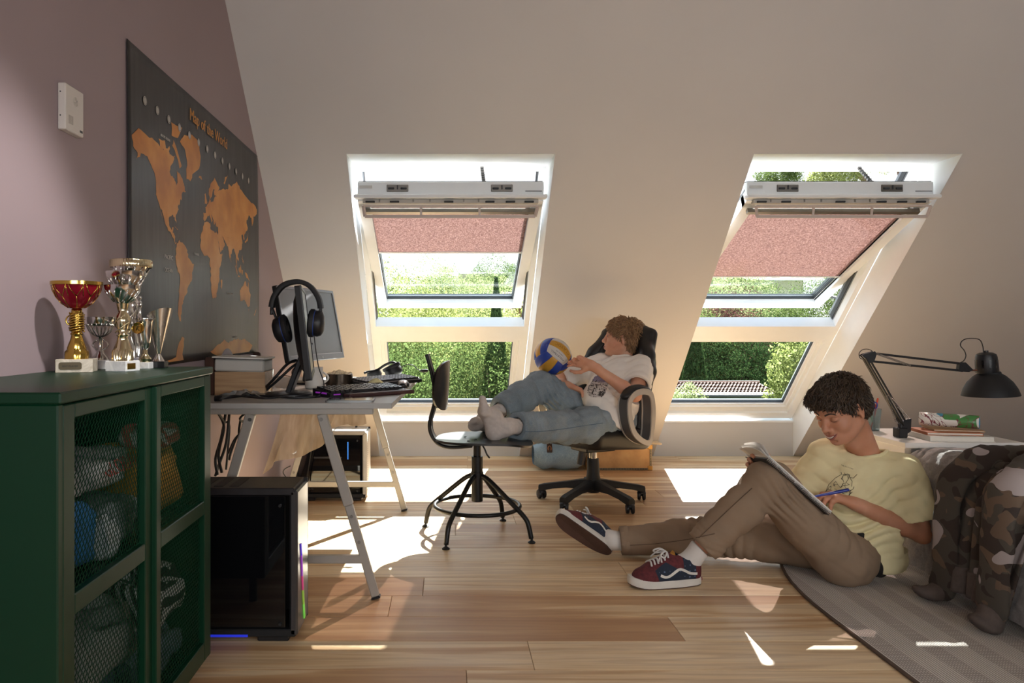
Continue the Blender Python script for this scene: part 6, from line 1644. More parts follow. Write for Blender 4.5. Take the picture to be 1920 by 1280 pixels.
link('hood', polymesh('hood', [s2.polys()]), CAMO, ho, world=True)
# ================================================================ people
def skin_mat(name, col, red):
    t = NT(name); v = t.coord('Object'); n = t.noise(v, 14, 4); c = srgb(col); r = srgb(red)
    t.set(Base_Color=t.ramp(n, [(.35, c), (.7, r)]), Roughness=.5, Subsurface_Weight=.12, Subsurface_Radius=(.02, .008, .004), Subsurface_Scale=.4, Specular_IOR_Level=.35)
    t.bump(t.noise(v, 420, 2), .08, .0006); return t.m
def A3(p): return np.array(p, 'f4')
def folds(seed, amp, k0, k1, n=7, bias=(0, 0, 0), sharp=True):
    rs = np.random.RandomState(seed); W = []
    for _ in range(n):
        d = rs.normal(size=3)+np.array(bias); d /= np.linalg.norm(d); k = rs.uniform(k0, k1); W.append((d*k, rs.uniform(0, 6.3), rs.uniform(.6, 1)))
    def f(x, y, z):
        s = 0
        for d, p, a in W:
            q = np.sin(x*d[0]+y*d[1]+z*d[2]+p); s = s+a*(1-2*np.abs(q)**.8 if sharp else q)
        return s*(amp/n**.5)
    return f
def ringfold(c, axis, k, amp, sig, seed=0):
    c = A3(c); a = A3(axis); a /= np.linalg.norm(a); o = np.cross(a, [.3, .5, .8]); o /= np.linalg.norm(o)
    def f(x, y, z):
        px, py, pz = x-c[0], y-c[1], z-c[2]; t = px*a[0]+py*a[1]+pz*a[2]; w = px*o[0]+py*o[1]+pz*o[2]
        g = np.exp(-(px*px+py*py+pz*pz)/(2*sig*sig)); q = np.sin(k*t+14*w+seed+2.2*np.sin(20*w+seed))
        return amp*g*(1-2*np.abs(q)**.9)
    return f
FING = {'index': (.028, .092, .068), 'middle': (.009, .096, .076), 'ring': (-.010, .092, .070), 'little': (-.028, .083, .054)}
def hand(s, wrist, d, n, left, curls, thumb, sc=1.0, spread=.10, k=.006):
    """palm, four fingers bent by their own three angles, thumb from the side of the palm; returns fingertips"""
    d = Vector(d).normalized(); n = Vector(n); n = (n-d*n.dot(d)).normalized(); sd = (n.cross(d) if left else d.cross(n)).normalized(); w = Vector(wrist)
    L = lambda a, b, c=0: w+(d*a+sd*b+n*c)*sc
    for b, e in ((.022, .026), (.006, .009), (-.010, -.010), (-.022, -.027)):
        s.cap(A3(L(.008, b*.75)), A3(L(.085, e)), .0150*sc, .0125*sc, .012*sc)
    s.cap(A3(L(-.03, 0)), A3(L(.02, 0)), .023*sc, .020*sc, .018*sc, flat=(n, .8))
    s.ell(A3(L(.034, .022, .008)), (.021*sc, .017*sc, .015*sc), k=.012*sc)          # ball of the thumb
    tips = []
    for i, (key, (off, base, ln)) in enumerate(FING.items()):
        dv = (d+sd*(off/.03)*spread).normalized(); p = L(base-.008, off); ang = 0; P = [p]; hinge = sd
        cu = curls[i] if isinstance(curls, (list, tuple)) else curls
        for q, fr in zip(cu, (.46, .30, .24)):
            ang += math.radians(q); dd = dv*math.cos(ang)+n*math.sin(ang); p = p+dd*(ln*fr*sc); P.append(p)
        s.chain([A3(x) for x in P], [.0092*sc, .0086*sc, .0080*sc, .0068*sc], k*.6); tips.append(P)
        s.ell(A3(P[1]), .0092*sc, k=.004)
    p = L(.026, .026, .006); P = [p]
    for (a, b, c), ln in zip(thumb, (.040, .033, .026)):
        p = p+(d*a+sd*b+n*c).normalized()*(ln*sc); P.append(p)
    s.chain([A3(x) for x in P], [.0145*sc, .0110*sc, .0100*sc, .0080*sc], k); tips.append(P)
    return tips
def nails(tips, n, parent, m, sc=1.0):
    for P in tips:
        d = (P[-1]-P[-2]).normalized(); up = Vector(n)*-1; up = (up-d*up.dot(d)).normalized(); sd = d.cross(up)
        mb = MB(); c = P[-1]+d*.0015; mb.grid(lambda u, v: c+d*((v-.5)*.010*sc)+sd*((u-.5)*.0105*sc)+up*(.0072*sc-.0035*sc*(2*u-1)**2), 5, 4, .0004); mb.build('fingernail', m, parent, 180, world=True)
# ---------------------------------------------------------------- head
def head_sdf(neck_a, neck_b, smile=0.0, wide=1.0, nose=1.0, h=.0022):
    """front +x, left +y, up +z; about 22 cm from chin to crown"""
    s = SDF((-.14, -.12, -.24), (.14, .12, .13), h)
    s.ell((-.010, 0, .030), (.097, .0745, .080), k=.02)
    s.ell((-.030, 0, .000), (.074, .070, .070), k=.03)
    s.ell((.030, 0, -.030), (.060, .0605*wide, .082), k=.03)
    s.ell((.040, 0, -.078), (.046, .047*wide, .034), k=.03)
    s.cap((-.004, .056*wide, -.060), (.058, .022, -.100), .017, .013, .025); s.cap((-.004, -.056*wide, -.060), (.058, -.022, -.100), .017, .013, .025)
    s.ell((.078, 0, -.100), (.0165, .019, .0145), k=.018)
    for sg in (-1, 1):
        s.ell((.060, sg*.037, -.036), (.024, .024, .022), k=.02)
        s.cap((.083, sg*.013, .017), (.070, sg*.046, .018), .0105, .009, .014)
        s.ell((.100, sg*.031, .000), (.019, .0165, .0115), k=.014, op='sub')
        s.ell((.0730, sg*.0315, -.001), (.0155, .0165, .0130), k=.004)                     # closed / lowered lids over the eye
    s.chain([(.084, 0, .012), (.094, 0, -.006), (.107, 0, -.030)], [.0075, .0080, .0105*nose], .010)
    s.ell((.1085, 0, -.034), (.0105*nose, .0105, .0095), k=.006)
    for sg in (-1, 1):
        s.ell((.097, sg*.0115, -.0385), (.0100, .0072, .0075), k=.006)
        s.ell((.104, sg*.0065, -.0445), (.0045, .0032, .004), k=.003, op='sub')
    s.ell((.083, 0, -.066), (.019, .028, .020), k=.02)                                       # muzzle
    s.ell((.0975, 0, -.0525), (.004, .0035, .008), k=.006, op='sub')
    s.ell((.094, 0, -.0905), (.006, .016, .005), k=.008, op='sub')
    # ears
    for sg in (-1, 1):
        R = rot('Z', sg*18) @ rot('Y', 10)
        c = V(-.014, sg*.0735, -.008)
        s.ell(c, (.0190, .0085, .0310), R=R, k=.005)
        s.ell(c+V(.002, sg*.010, .005), (.0115, .0065, .0185), R=R, k=.004, op='sub')
        s.ell(c+V(.006, sg*.004, -.024), (.0085, .006, .0095), R=R, k=.005)
        s.ell(c+V(.0145, sg*.001, -.006), (.005, .005, .008), k=.004)
    s.cap(neck_a, neck_b, .051, .054, .028)
    s.cap((.02, .0, -.10), (.0, 0, -.15), .02, .03, .03)
    return s
def place(M4, p): return M4 @ Vector(p)
def head_M(c, f, u, sc):
    f = Vector(f).normalized(); u = Vector(u); u = (u-f*u.dot(f)).normalized(); l = u.cross(f)
    return Matrix.Translation(c) @ Matrix((f, l, u)).transposed().to_4x4() @ Matrix.Scale(sc, 4)
def surf_strip(bv, pts, w, dirs=(-1, 0, 0), off=.0006):
    """flat ribbon laid on the face along local points"""
    P = [bv.ray_cast(Vector(p)-Vector(dirs)*.15, Vector(dirs)) for p in pts]
    P = [(h, n) for h, n, i, d in P if h is not None]
    vs = []; fs = []
    for i, (h, n) in enumerate(P):
        t = (P[min(i+1, len(P)-1)][0]-P[max(i-1, 0)][0]).normalized(); s_ = n.cross(t).normalized(); ww = w(i/(len(P)-1)) if callable(w) else w
        vs += [h+n*off+s_*ww, h+n*(off+.0006), h+n*off-s_*ww]
    for i in range(len(P)-1):
        for k in (0, 1): fs.append((i*3+k, i*3+k+1, i*3+3+k+1, i*3+3+k))
    return vs, fs
LIP = M('lips', '#a5645a', .45, var=.05); TEETH = M('teeth', '#e4dcd2', .3, var=0); MOUTH = M('mouth_dark', '#4a221e', .6, var=0)
def face(parent, bv, M4, browm, lash, smile, teeth, open_eye=0.0):
    def put(name, vs, fs, m):
        mb = MB(); mb.add([M4 @ v for v in vs], fs); return mb.build(name, m, parent, 180, world=True)
    cz = -.0705
    def lipline(y): return cz+smile*.011*(abs(y)/.027)**1.6
    W = .024+.008*smile
    ys = [W*(i/12-1) for i in range(25)]
    if teeth:
        vs, fs = surf_strip(bv, [(0, y*.92, lipline(y)-.0005) for y in ys], lambda t: .0058*math.sin(PI*t)**.6+.0005, off=.0004); put('mouth_opening', vs, fs, MOUTH)
        vs, fs = surf_strip(bv, [(0, y*.80, lipline(y)+.0010) for y in ys], lambda t: .0036*math.sin(PI*t)**.5+.0002, off=.0011); put('teeth', vs, fs, TEETH)
    du = .0062 if teeth else .003
    vs, fs = surf_strip(bv, [(0, y, lipline(y)+du*(1-(y/W)**2)+.0005) for y in ys], lambda t: .0030*math.sin(PI*t)**.7+.0004, off=.0014); put('lip', vs, fs, LIP)
    vs, fs = surf_strip(bv, [(0, y*.95, lipline(y)-(du+.001)*(1-(y/W)**2)-.0012) for y in ys], lambda t: .0036*math.sin(PI*t)**.7+.0004, off=.0014); put('lip', vs, fs, LIP)
    if not teeth:
        vs, fs = surf_strip(bv, [(0, y, lipline(y)) for y in ys], lambda t: .0008*math.sin(PI*t)**.5+.0002, off=.0022); put('mouth_line', vs, fs, MOUTH)
    for sg in (-1, 1):
        vs, fs = surf_strip(bv, [(0, sg*(.012+.038*i/12), .0205+.006*math.sin(PI*min(1, i/12*.9))-.004*(i/12)**3) for i in range(13)], lambda t: .0034*(1-t)**.4*(.35+t)**.3+.0004, off=.0012); put('eyebrow', vs, fs, browm)
        vs, fs = surf_strip(bv, [(0, sg*(.0185+.027*i/12), -.0035-.0035*math.sin(PI*i/12)+.002*open_eye) for i in range(13)], lambda t: .0011*math.sin(PI*t)**.5+.0004, off=.0012); put('eyelashes', vs, fs, lash)
        vs, fs = surf_strip(bv, [(0, sg*(.0185+.027*i/12), .0070+.0015*math.sin(PI*i/12)) for i in range(13)], .0005, off=.0006); put('eyelid_crease', vs, fs, M('lid_crease', '#7c4a3c', .6, var=0))
        if open_eye:
            vs, fs = surf_strip(bv, [(0, sg*(.0205+.022*i/12), -.0015) for i in range(13)], lambda t: .0034*math.sin(PI*t)**.6, off=.0010); put('eye_white', vs, fs, M('eye_white', '#cfc8c2', .3, var=0))
            vs, fs = surf_strip(bv, [(0, sg*(.0275+.008*i/8), -.0012) for i in range(9)], lambda t: .0034*math.sin(PI*t)**.5, off=.0017); put('iris', vs, fs, M('iris_grey', '#3d3f42', .15, var=0))
            vs, fs = surf_strip(bv, [(0, sg*(.0185+.027*i/12), .0018+.0012*math.sin(PI*i/12)) for i in range(13)], lambda t: .0010*math.sin(PI*t)**.5+.0003, off=.0022); put('eyelashes', vs, fs, lash)
def hair_mat(name, cols):
    t = NT(name); g = t.n('NewGeometry')
    t.set(Base_Color=t.ramp(g.outputs['Random Per Island'], [(i/(len(cols)-1), srgb(c)) for i, c in enumerate(cols)]), Roughness=.42, Specular_IOR_Level=.45); return t.m
def hair(parent, M4, m, cap_ops, n, flow, length, curl, seed, rad=.0028, lift=.010):
    s = SDF((-.14, -.12, -.12), (.13, .12, .15), .003)
    cap_ops(s)
    capm = polymesh('hair_cap', [s.polys()]); bv = bvh_of(capm)
    rs = np.random.RandomState(seed); vs = np.array([v.co[:] for v in capm.vertices]); nr = np.array([v.normal[:] for v in capm.vertices])
    mb = MB(); mb.v = [tuple(M4 @ v.co) for v in capm.vertices]; mb.f = [tuple(p.vertices) for p in capm.polygons]
    idx = rs.choice(len(vs), n)
    for i in idx:
        p = Vector(vs[i]); nn = Vector(nr[i])
        if nn.dot(p-Vector((-.01, 0, .02))) < 0: nn = -nn
        L = length(p)*rs.uniform(.7, 1.25)
        if L <= 0: continue
        d = Vector(flow(p))+Vector(rs.normal(size=3))*.28; d = (d-nn*d.dot(nn)).normalized(); sd = nn.cross(d)
        ph = rs.uniform(0, 6.3); tw = rs.choice((-1, 1)); P = []; R = []
        c = curl(p)*rs.uniform(.5, 1.3); N = 7
        up = lift*rs.uniform(.3, 1.2)
        for k in range(N):
            t = k/(N-1); q = p+d*(L*t)+nn*(up*math.sin(PI*t*.62))+Vector((0, 0, -1))*(L*.28*t*t)
            a = ph+tw*t*5.2
            q = q+(sd*math.cos(a)+nn*math.sin(a))*(c*t)
            hh, n2, _, dist = bv.find_nearest(q)
            if (q-hh).dot(n2) < .0005 and t > 0: q = hh+n2*.0012 if n2.dot(hh-Vector((-.01, 0, .02))) > 0 else hh-n2*.0012
            P.append(M4 @ q); R.append(rad*(.75+.5*math.sin(PI*min(1, t+.2)))*(1-t)**.45+.0003)
        mb.tube(P, R, 4, caps=False)
    return mb.build('hair', m, parent, 180, world=True)
def shirt_print(parent, shirt_me, corners, m, name, nu=24, nv=24, off=.0016, inside=None):
    bv = bvh_of(shirt_me); a, b, c, d = [Vector(p) for p in corners]; vs = []; idx = {}
    for i in range(nu+1):
        for j in range(nv+1):
            u, v = i/nu, j/nv
            if inside and not inside(u, v): continue
            p = (a*(1-u)+b*u)*(1-v)+(d*(1-u)+c*u)*v; dr = (p-cam.location).normalized()
            h, n, _, ds = bv.ray_cast(p-dr*.5, dr)
            if h is None: continue
            idx[(i, j)] = len(vs); vs.append(h-dr*off)
    fs = [(idx[(i, j)], idx[(i+1, j)], idx[(i+1, j+1)], idx[(i, j+1)]) for i in range(nu) for j in range(nv) if all(k in idx for k in ((i, j), (i+1, j), (i+1, j+1), (i, j+1)))]
    mb = MB(); mb.add(vs, fs); return mb.build(name, m, parent, 180, world=True)
def surf_line(bv, pts, r, off=.001, sub=1):
    out = []
    pts = [Vector(p) for p in pts]
    if sub > 1: pts = [pts[i].lerp(pts[i+1], k/sub) for i in range(len(pts)-1) for k in range(sub)]+[pts[-1]]
    for p in pts:
        dr = (Vector(p)-cam.location).normalized(); h, n, _, ds = bv.ray_cast(Vector(p)-dr*.5, dr)
        if h is not None: out.append(h-dr*off)
    return out
def lerp3(a, b, t): return Vector(a).lerp(Vector(b), t)

# ================================================================ the boy in the gaming chair
SK1 = skin_mat('skin_fair', '#d3a083', '#c98e72'); NAIL = M('nail', '#d9ab97', .35, var=0)
b1 = thing('person', 'boy with curly hair, white shirt and jeans reclining in the gaming chair, feet up', 'person', (.91, 4.18, 0))
F1 = V(-.80, -.60, 0); L1 = V(.60, -.80, 0)
pel = V(.905, 4.20, .505); nk = V(1.022, 4.335, .815)
shL = V(1.105, 4.215, .775); shR = V(.925, 4.455, .775)
elL = at(1191, 741, 4.02); wrL = at(1111, 686, 4.02); elR = at(1040, 716, 4.36); wrR = at(1064, 722, 4.13)
hipL = pel+L1*.085+V(-.02, 0, -.03); hipR = pel-L1*.085+V(-.02, 0, -.02)
knL = at(1056, 801, 3.88); anL = at(956, 799, 3.575); knR = at(1014, 724, 4.10); anR = at(926, 776, 3.84)
# head
M1 = head_M(V(1.026, 4.365, .936), (-.965, .24, .10), (.10, .03, .99), .965)
iM = M1.inverted()
hs1 = head_sdf((-.028, 0, -.05), tuple(iM @ (nk+V(.0, .0, -.05))), smile=.5)
hp1 = hs1.polys(); hme = polymesh('face_probe', [hp1]); hbv = bvh_of(hme)
P_, T_, Q_ = hp1; Pw = (P_@np.array(M1.to_3x3()).T+np.array(M1.translation)).astype('f4')
ar = SDF((.55, 3.85, .50), (1.25, 4.62, .92), .0028)
for (sh, el, wr) in ((shL, elL, wrL), (shR, elR, wrR)):
    fm = lerp3(el, wr, .28); ar.chain([A3(sh), A3(lerp3(sh, el, .5)), A3(el), A3(fm), A3(wr)], [.044, .040, .033, .035, .0225], .015)
BALL = V(.590, 4.165, .833); BRAD = .104
tipsL = hand(ar, wrL, (-.86, .22, .30), (-.30, -.86, -.30), True, [(18, 38, 22), (22, 40, 25), (34, 46, 28), (46, 50, 28)], [(.62, .55, .45), (.86, .30, .15), (.95, .05, -.1)], .93)
tipsR = hand(ar, wrR, (.84, -.30, -.36), (-.30, -.30, -.90), False, [(22, 30, 18)]*4, [(.75, .6, .2), (.9, .35, .2), (.95, .2, .2)], .92)
tr_ = SDF((.0, 3.3, .30), (1.35, 4.75, .95), .012)
tr_.chain([A3(pel), A3(lerp3(pel, nk, .5)), A3(lerp3(pel, nk, .58))], [.10, .105, .10], .03, flat=(F1, .62)); tr_.cap(A3(shL+V(0, 0, -.02)), A3(shR+V(0, 0, -.02)), .045, .045, .03)
for (hp_, kn, an) in ((hipL, knL, anL), (hipR, knR, anR)): tr_.chain([A3(hp_), A3(kn), A3(an)], [.065, .048, .032], .02)
body1 = polymesh('body', [(Pw, T_, Q_), ar.polys(), tr_.polys()]); link('body', body1, SK1, b1, world=True)
nails(tipsL, (-.30, -.86, -.30), b1, NAIL, .93); nails(tipsR, (-.25, -.42, -.86), b1, NAIL, .92)
HM1 = hair_mat('hair_light_brown', ['#6e5138', '#8c6a49', '#a88660', '#7d5d40']); 
face(b1, hbv, M1, M('brow_brown', '#7a5c42', .7), M('lash_brown', '#3a2a20', .6), .55, False, 1.0)
def cap1(s):
    s.ell((-.016, 0, .036), (.100, .0800, .082), k=.01); s.ell((-.050, 0, -.012), (.060, .072, .075), k=.02)
    s.half((.064, 0, .0), (.80, 0, -.60), .012); s.half((.012, 0, -.02), (.72, 0, -.68), .008)
    s.half((-.03, 0, -.085), (.1, 0, -1), .012)
    for sg in (-1, 1): s.ell((.008, sg*.082, -.022), (.030, .020, .036), k=.006, op='sub')
hair(b1, M1, HM1, cap1, 2800, lambda p: (.75 if p.x > -.02 else -.25, p.y*4, -.35-.5*(p.z < .05)), lambda p: (.022 if p.x > .05 else .040) if p.z > .035 else (.016 if p.x > -.03 else .028), lambda p: .012 if p.z > .035 else .004, 3, .0028, .015)
# shirt
TEE1 = M('white_cotton', (.90, .875, .84), .9, var=.03, bump=.15, bscale=300, bdist=.001)
s = SDF((.55, 3.85, .36), (1.32, 4.70, .92), .0048)
mid = lerp3(pel, nk, .28); ch_ = lerp3(pel, nk, .54)
s.chain([A3(pel+F1*.035+V(0, 0, -.055)), A3(mid+F1*.012), A3(ch_)], [.172, .158, .148], .04, flat=(F1+V(0, 0, .35), .66))
s.cap(A3(shL+V(-.012, .01, -.012)), A3(shR+V(.012, -.01, -.012)), .058, .058, .05)
s.ell(A3(nk+V(0, 0, -.085)-F1*.0), .085, k=.04)
s.chain([A3(at(1118, 745, 4.08)), A3(at(1150, 784, 4.06))], [.075, .080], .04)
slL = lerp3(shL, elL, .66); slR = lerp3(shR, elR, .84)
s.chain([A3(shL), A3(slL+(slL-shL)*.2)], [.064, .070], .035); s.chain([A3(shR), A3(slR+(slR-shR)*.2)], [.064, .068], .035)
s.disp(folds(11, .0045, 24, 60, 8)); s.disp(ringfold(lerp3(pel, nk, .25)+F1*.09, V(.3, 0, 1), 95, .006, .09, 1)); s.disp(ringfold(shL+V(-.04, -.02, -.06), V(.5, .2, -.6), 110, .005, .06, 2))
for (sl, sh, el) in ((slL, shL, elL), (slR, shR, elR)):
    dn = (el-sh).normalized(); q = sl-V(.12, .12, .12); q2 = sl+V(.12, .12, .12)
    d_ = SDF(q, q2, .0048)
    s.cap(A3(sl-dn*.03), A3(sl+dn*.2), .052, .054, .004, op='sub')
    # cut the sleeve square across
    c = sl; blk = s.blk(np.array(c)-.11, np.array(c)+.11)
    sl_, x, y, z = blk; r2_ = (x-c.x)**2+(y-c.y)**2+(z-c.z)**2; pd = (x-c.x)*dn.x+(y-c.y)*dn.y+(z-c.z)*dn.z
    m_ = (pd > 0) & (r2_ < .104**2); reg = s.d[sl_]; reg[m_] = np.maximum(reg[m_], np.broadcast_to(pd, reg.shape)[m_]); s.d[sl_] = reg
nd = ((M1.translation-nk).normalized()); s.cap(A3(nk+nd*.004), A3(nk+nd*.12+V(0, 0, .0)), .052, .064, .008, op='sub')
s.half(A3(at(1110, 771, 4.10)), A3(V(-.56, -.05, -.80)), .004)
sm1 = polymesh('shirt', [s.polys()], relax=1); link('shirt', sm1, TEE1, b1, world=True)
# neck ribbing
def collar(nk_, nd_, r, parent, m, me, thick=.006):
    x = nd_.orthogonal().normalized(); y = nd_.cross(x); bv = bvh_of(me); P = []
    for i in range(36):
        a = 2*PI*i/36; o = x*math.cos(a)+y*math.sin(a); h, n, _, _ = bv.find_nearest(nk_+o*r); P.append(h)
    P = [(P[i-1]+P[i]+P[(i+1) % 36])/3 for i in range(36)]
    mb = MB(); mb.tube(P, thick, 8, closed=True); mb.build('collar', m, parent, 180, world=True)
collar(nk+nd*.034, nd, .058, b1, TEE1, sm1)
pm = NT('shirt_print_purple'); n_ = pm.noise(pm.coord('Object', (1, 1, 1)), 55, 4, .65, 1.0); zz = pm.n('SeparateXYZ'); pm.l(pm.coord('Object'), zz.inputs[0])
lo_ = pm.math('LESS_THAN', pm.math('ADD', zz.outputs[2], pm.math('MULTIPLY', n_, .06)), .722)
cc = pm.ramp(n_, [(.42, srgb('#75667c')), (.55, srgb('#84788a'))]); c2 = pm.ramp(n_, [(.44, srgb('#3d3634')), (.52, srgb('#c9c0b8'))]); pm.set(Base_Color=pm.mix(lo_, cc, c2), Roughness=.85)
shirt_print(b1, sm1, [at(1096, 746, 4.1), at(1137, 746, 4.1), at(1143, 706, 4.1), at(1112, 700, 4.1)], pm.m, 'shirt_print', inside=lambda u, v: (u-.5)**2*1.0+(v-.5)**2*1.0 < .27+.03*math.sin(9*u+7*v))
# jeans
JEAN = NT('light_jeans'); v_ = JEAN.coord('Object'); w1 = JEAN.noise(JEAN.coord('Object', (40, 40, 40)), 12, 3); n2 = JEAN.noise(v_, 7, 3)
cc = JEAN.ramp(n2, [(.3, srgb('#66747d')), (.6, srgb('#818f97')), (.75, srgb('#9ba7ab'))]); cc = JEAN.mix(.3, cc, JEAN.ramp(w1, [(.35, srgb('#57656f')), (.65, srgb('#a9b3b8'))])); JEAN.set(Base_Color=cc, Roughness=.9); JEAN.bump(w1, .2, .001); JEAN = JEAN.m
s = SDF((.10, 3.42, .30), (1.12, 4.50, .82), .0055)
s.cap(A3(hipL+V(.015, .02, 0)), A3(hipR+V(.03, .02, 0)), .092, .098, .04); s.ell(A3(pel+V(.05, .04, -.02)), (.13, .13, .09), k=.03)
s.chain([A3(hipL), A3(lerp3(hipL, knL, .55)), A3(knL), A3(lerp3(knL, anL, .35)), A3(lerp3(knL, anL, .95))], [.088, .088, .074, .070, .058], .03)
s.chain([A3(hipR), A3(lerp3(hipR, knR, .5)), A3(knR), A3(lerp3(knR, anR, .4)), A3(lerp3(knR, anR, .93))], [.098, .090, .074, .073, .062], .03)
s.disp(folds(5, .0078, 24, 62, 8)); s.disp(ringfold(knR+V(.03, -.02, -.05), V(1, .2, .5), 120, .009, .075, .4)); s.disp(ringfold(hipL+V(-.05, -.03, .05), V(1, .5, -.2), 85, .008, .09, 2)); s.disp(ringfold(lerp3(knL, anL, .75), anL-knL, 110, .005, .07, 1)); s.disp(ringfold(hipR+V(-.04, 0, .06), V(1, .3, .6), 90, .008, .09, 5))
for (kn, an, f) in ((knL, anL, .90), (knR, anR, .88)):
    e = lerp3(kn, an, f); dn = (an-kn).normalized(); s.cap(A3(e-dn*.05), A3(e+dn*.2), .043, .046, .004, op='sub')
    s.half(A3(e), A3(dn), .003, lo=np.array(e+dn*.06)-.11, hi=np.array(e+dn*.06)+.11)
jm = polymesh('jeans', [s.polys()], relax=1); link('jeans', jm, JEAN, b1, world=True)
def cuff_ring(e, dn, r, parent, m, w=.016, t=.006, name='cuff', R2=None):
    x = dn.orthogonal().normalized(); y = dn.cross(x); mb = MB(); vs = []; fs = []; N = 36
    for i in range(N):
        a = 2*PI*i/N; o = x*math.cos(a)+y*math.sin(a); rr = r*(1+.03*math.sin(3*a+1))
        for (dr, dl) in ((-t, 0), (t*.6, -.003), (t, -w), (0, -w-.004)): vs.append(e+o*(rr+dr)+dn*dl)
    for i in range(N):
        j = (i+1) % N
        for k in range(3): fs.append((i*4+k, i*4+k+1, j*4+k+1, j*4+k))
    mb.add(vs, fs); return mb.build(name, m, parent, 180, world=True)
for (kn, an, f, r) in ((knL, anL, .90, .056), (knR, anR, .88, .060)):
    dn = (an-kn).normalized(); cuff_ring(lerp3(kn, an, f), dn, r, b1, M('jeans_hem', '#58697a', .9, var=.15, scale=40), .012, .004)
bvj = bvh_of(jm); sl_ = surf_line(bvj, [at(x, y, 3.8) for x, y in ((985, 809), (1010, 809), (1040, 806), (1070, 802), (1100, 797), (1130, 793))], 0, .0012, 8)
mb = MB(); mb.tube(sl_, .0018, 5); mb.build('seam', M('jeans_seam', '#566879', .9), b1, 180, world=True)
# socks
SOCK = M('grey_white_sock', '#c4bab2', .95, var=.08, scale=50, bump=.35, bscale=260, bdist=.001)
def foot_sock(an, heel, ball, toe, up, kn):
    lo_ = np.min([A3(an), A3(heel), A3(toe), A3(ball)], 0)-.09; hi_ = np.max([A3(an), A3(heel), A3(toe), A3(ball)], 0)+.09; s = SDF(lo_, hi_, .0035)
    an, heel, ball, toe = Vector(an), Vector(heel), Vector(ball), Vector(toe); sd = (toe-heel).cross(up).normalized()
    s.ell(A3(heel), .033, k=.02); s.cap(A3(an), A3(lerp3(heel, ball, .15)), .034, .032, .025)
    s.chain([A3(lerp3(an, heel, .4)), A3(lerp3(an, ball, .6)), A3(ball)], [.036, .033, .026], .025); s.cap(A3(heel), A3(ball), .027, .026, .02)
    s.cap(A3(ball-sd*.022), A3(ball+sd*.020), .0225, .0215, .015); 
    s.cap(A3(ball-sd*.020), A3(toe-sd*.016), .021, .015, .012); s.cap(A3(ball), A3(toe-sd*.0), .02, .0135, .010); s.cap(A3(ball+sd*.02), A3(toe+sd*.018-(toe-ball)*.25), .019, .012, .012)
    s.cap(A3(an), A3(lerp3(an, kn, .22)), .035, .039, .02); s.disp(folds(9, .0014, 60, 140, 6))
    link('sock', polymesh('sock', [s.polys()]), SOCK, b1, world=True)
foot_sock(anL, at(927, 813, 3.555), at(908, 771, 3.535), at(904, 747, 3.545), V(.9, .1, .3), knL)
foot_sock(anR, at(912, 794, 3.80), at(893, 796, 3.70), at(886, 789, 3.655), V(-.3, .3, .9), knR)
# volleyball
def ballmat(name, c): return M(name, c, .45, var=.04, bump=.2, bscale=500, bdist=.0005)
vb = thing('volleyball', 'blue, yellow and white volleyball balanced on the raised knee of the boy in jeans', 'ball', tuple(BALL))
_nw = V(.46, -.74, .49).normalized(); _A = V(.75, .05, -.65); _A = (_A-_nw*_A.dot(_nw)).normalized(); RB = frame_R((-_nw).cross(_A), -_nw, _A)
cols = {'white': ballmat('ball_white', '#cfcac2'), 'blue': ballmat('ball_blue', '#24429c'), 'yellow': ballmat('ball_yellow', '#c79432')}
tri = {0: ('blue', 'yellow', 'blue'), 1: ('blue', 'yellow', 'blue'), 2: ('white', 'yellow', 'white'), 3: ('white', 'yellow', 'white'), 4: ('blue', 'yellow', 'blue'), 5: ('blue', 'yellow', 'blue')}
faces6 = [(V(1, 0, 0), V(0, 1, 0)), (V(-1, 0, 0), V(0, 1, 0)), (V(0, 1, 0), V(0, 0, 1)), (V(0, -1, 0), V(0, 0, 1)), (V(0, 0, 1), V(1, 0, 0)), (V(0, 0, -1), V(1, 0, 0))]
for fi, (n, a) in enumerate(faces6):
    b = n.cross(a)
    for k in range(3):
        y0, y1 = -1+2*k/3, -1+2*(k+1)/3
        def pf(u, v, r=1.0):
            p = math.tan((-1+2*u)*PI/4); q = math.tan((y0+(y1-y0)*v)*PI/4)
            e = min(u, 1-u)*2/ .06; e2 = min(v, 1-v)*(y1-y0)/.06
            return (RB @ (n+a*p+b*q).normalized())*(BRAD*(1-.022*(1-min(1, e, e2))**2))
        mb = MB(); mb.grid(pf, 24, 10); mb.build('panel', cols[tri[fi][k]], vb, 180)
def ball_text(body, size, fi, lat, m):
    n, a = faces6[fi]; b = n.cross(a)
    cu = bpy.data.curves.new('lettering', 'FONT'); cu.body = body; cu.size = size; cu.align_x = 'CENTER'; cu.align_y = 'CENTER'; cu.resolution_u = 2
    to = bpy.data.objects.new('lettering', cu); COL.objects.link(to); dg = bpy.context.evaluated_depsgraph_get(); dg.update()
    me = bpy.data.meshes.new_from_object(to.evaluated_get(dg)); bpy.data.objects.remove(to); me.materials.clear()
    bm = bmesh.new(); bm.from_mesh(me); bmesh.ops.subdivide_edges(bm, edges=[e for e in bm.edges if e.calc_length() > size*.3], cuts=2); bm.to_mesh(me); bm.free()
    for v in me.vertices: v.co = (RB @ (n+a*(v.co.x/BRAD)*(-1)+b*((lat-v.co.y)/BRAD)).normalized())*(BRAD+.0006)
    me.name = 'lettering'; link('lettering', me, m, vb)
NAVY = M('ball_ink', '#20263c', .5, var=0); OCH = M('ball_ochre_ink', '#9a6a1e', .5, var=0)
ball_text('VOLLEYBALL', .021, 3, -.068, NAVY); ball_text('OFFICIAL SIZE', .009, 3, -.046, NAVY)
ball_text('CLASSIC', .030, 3, 0, OCH); ball_text('TRAINING', .016, 3, .066, NAVY)

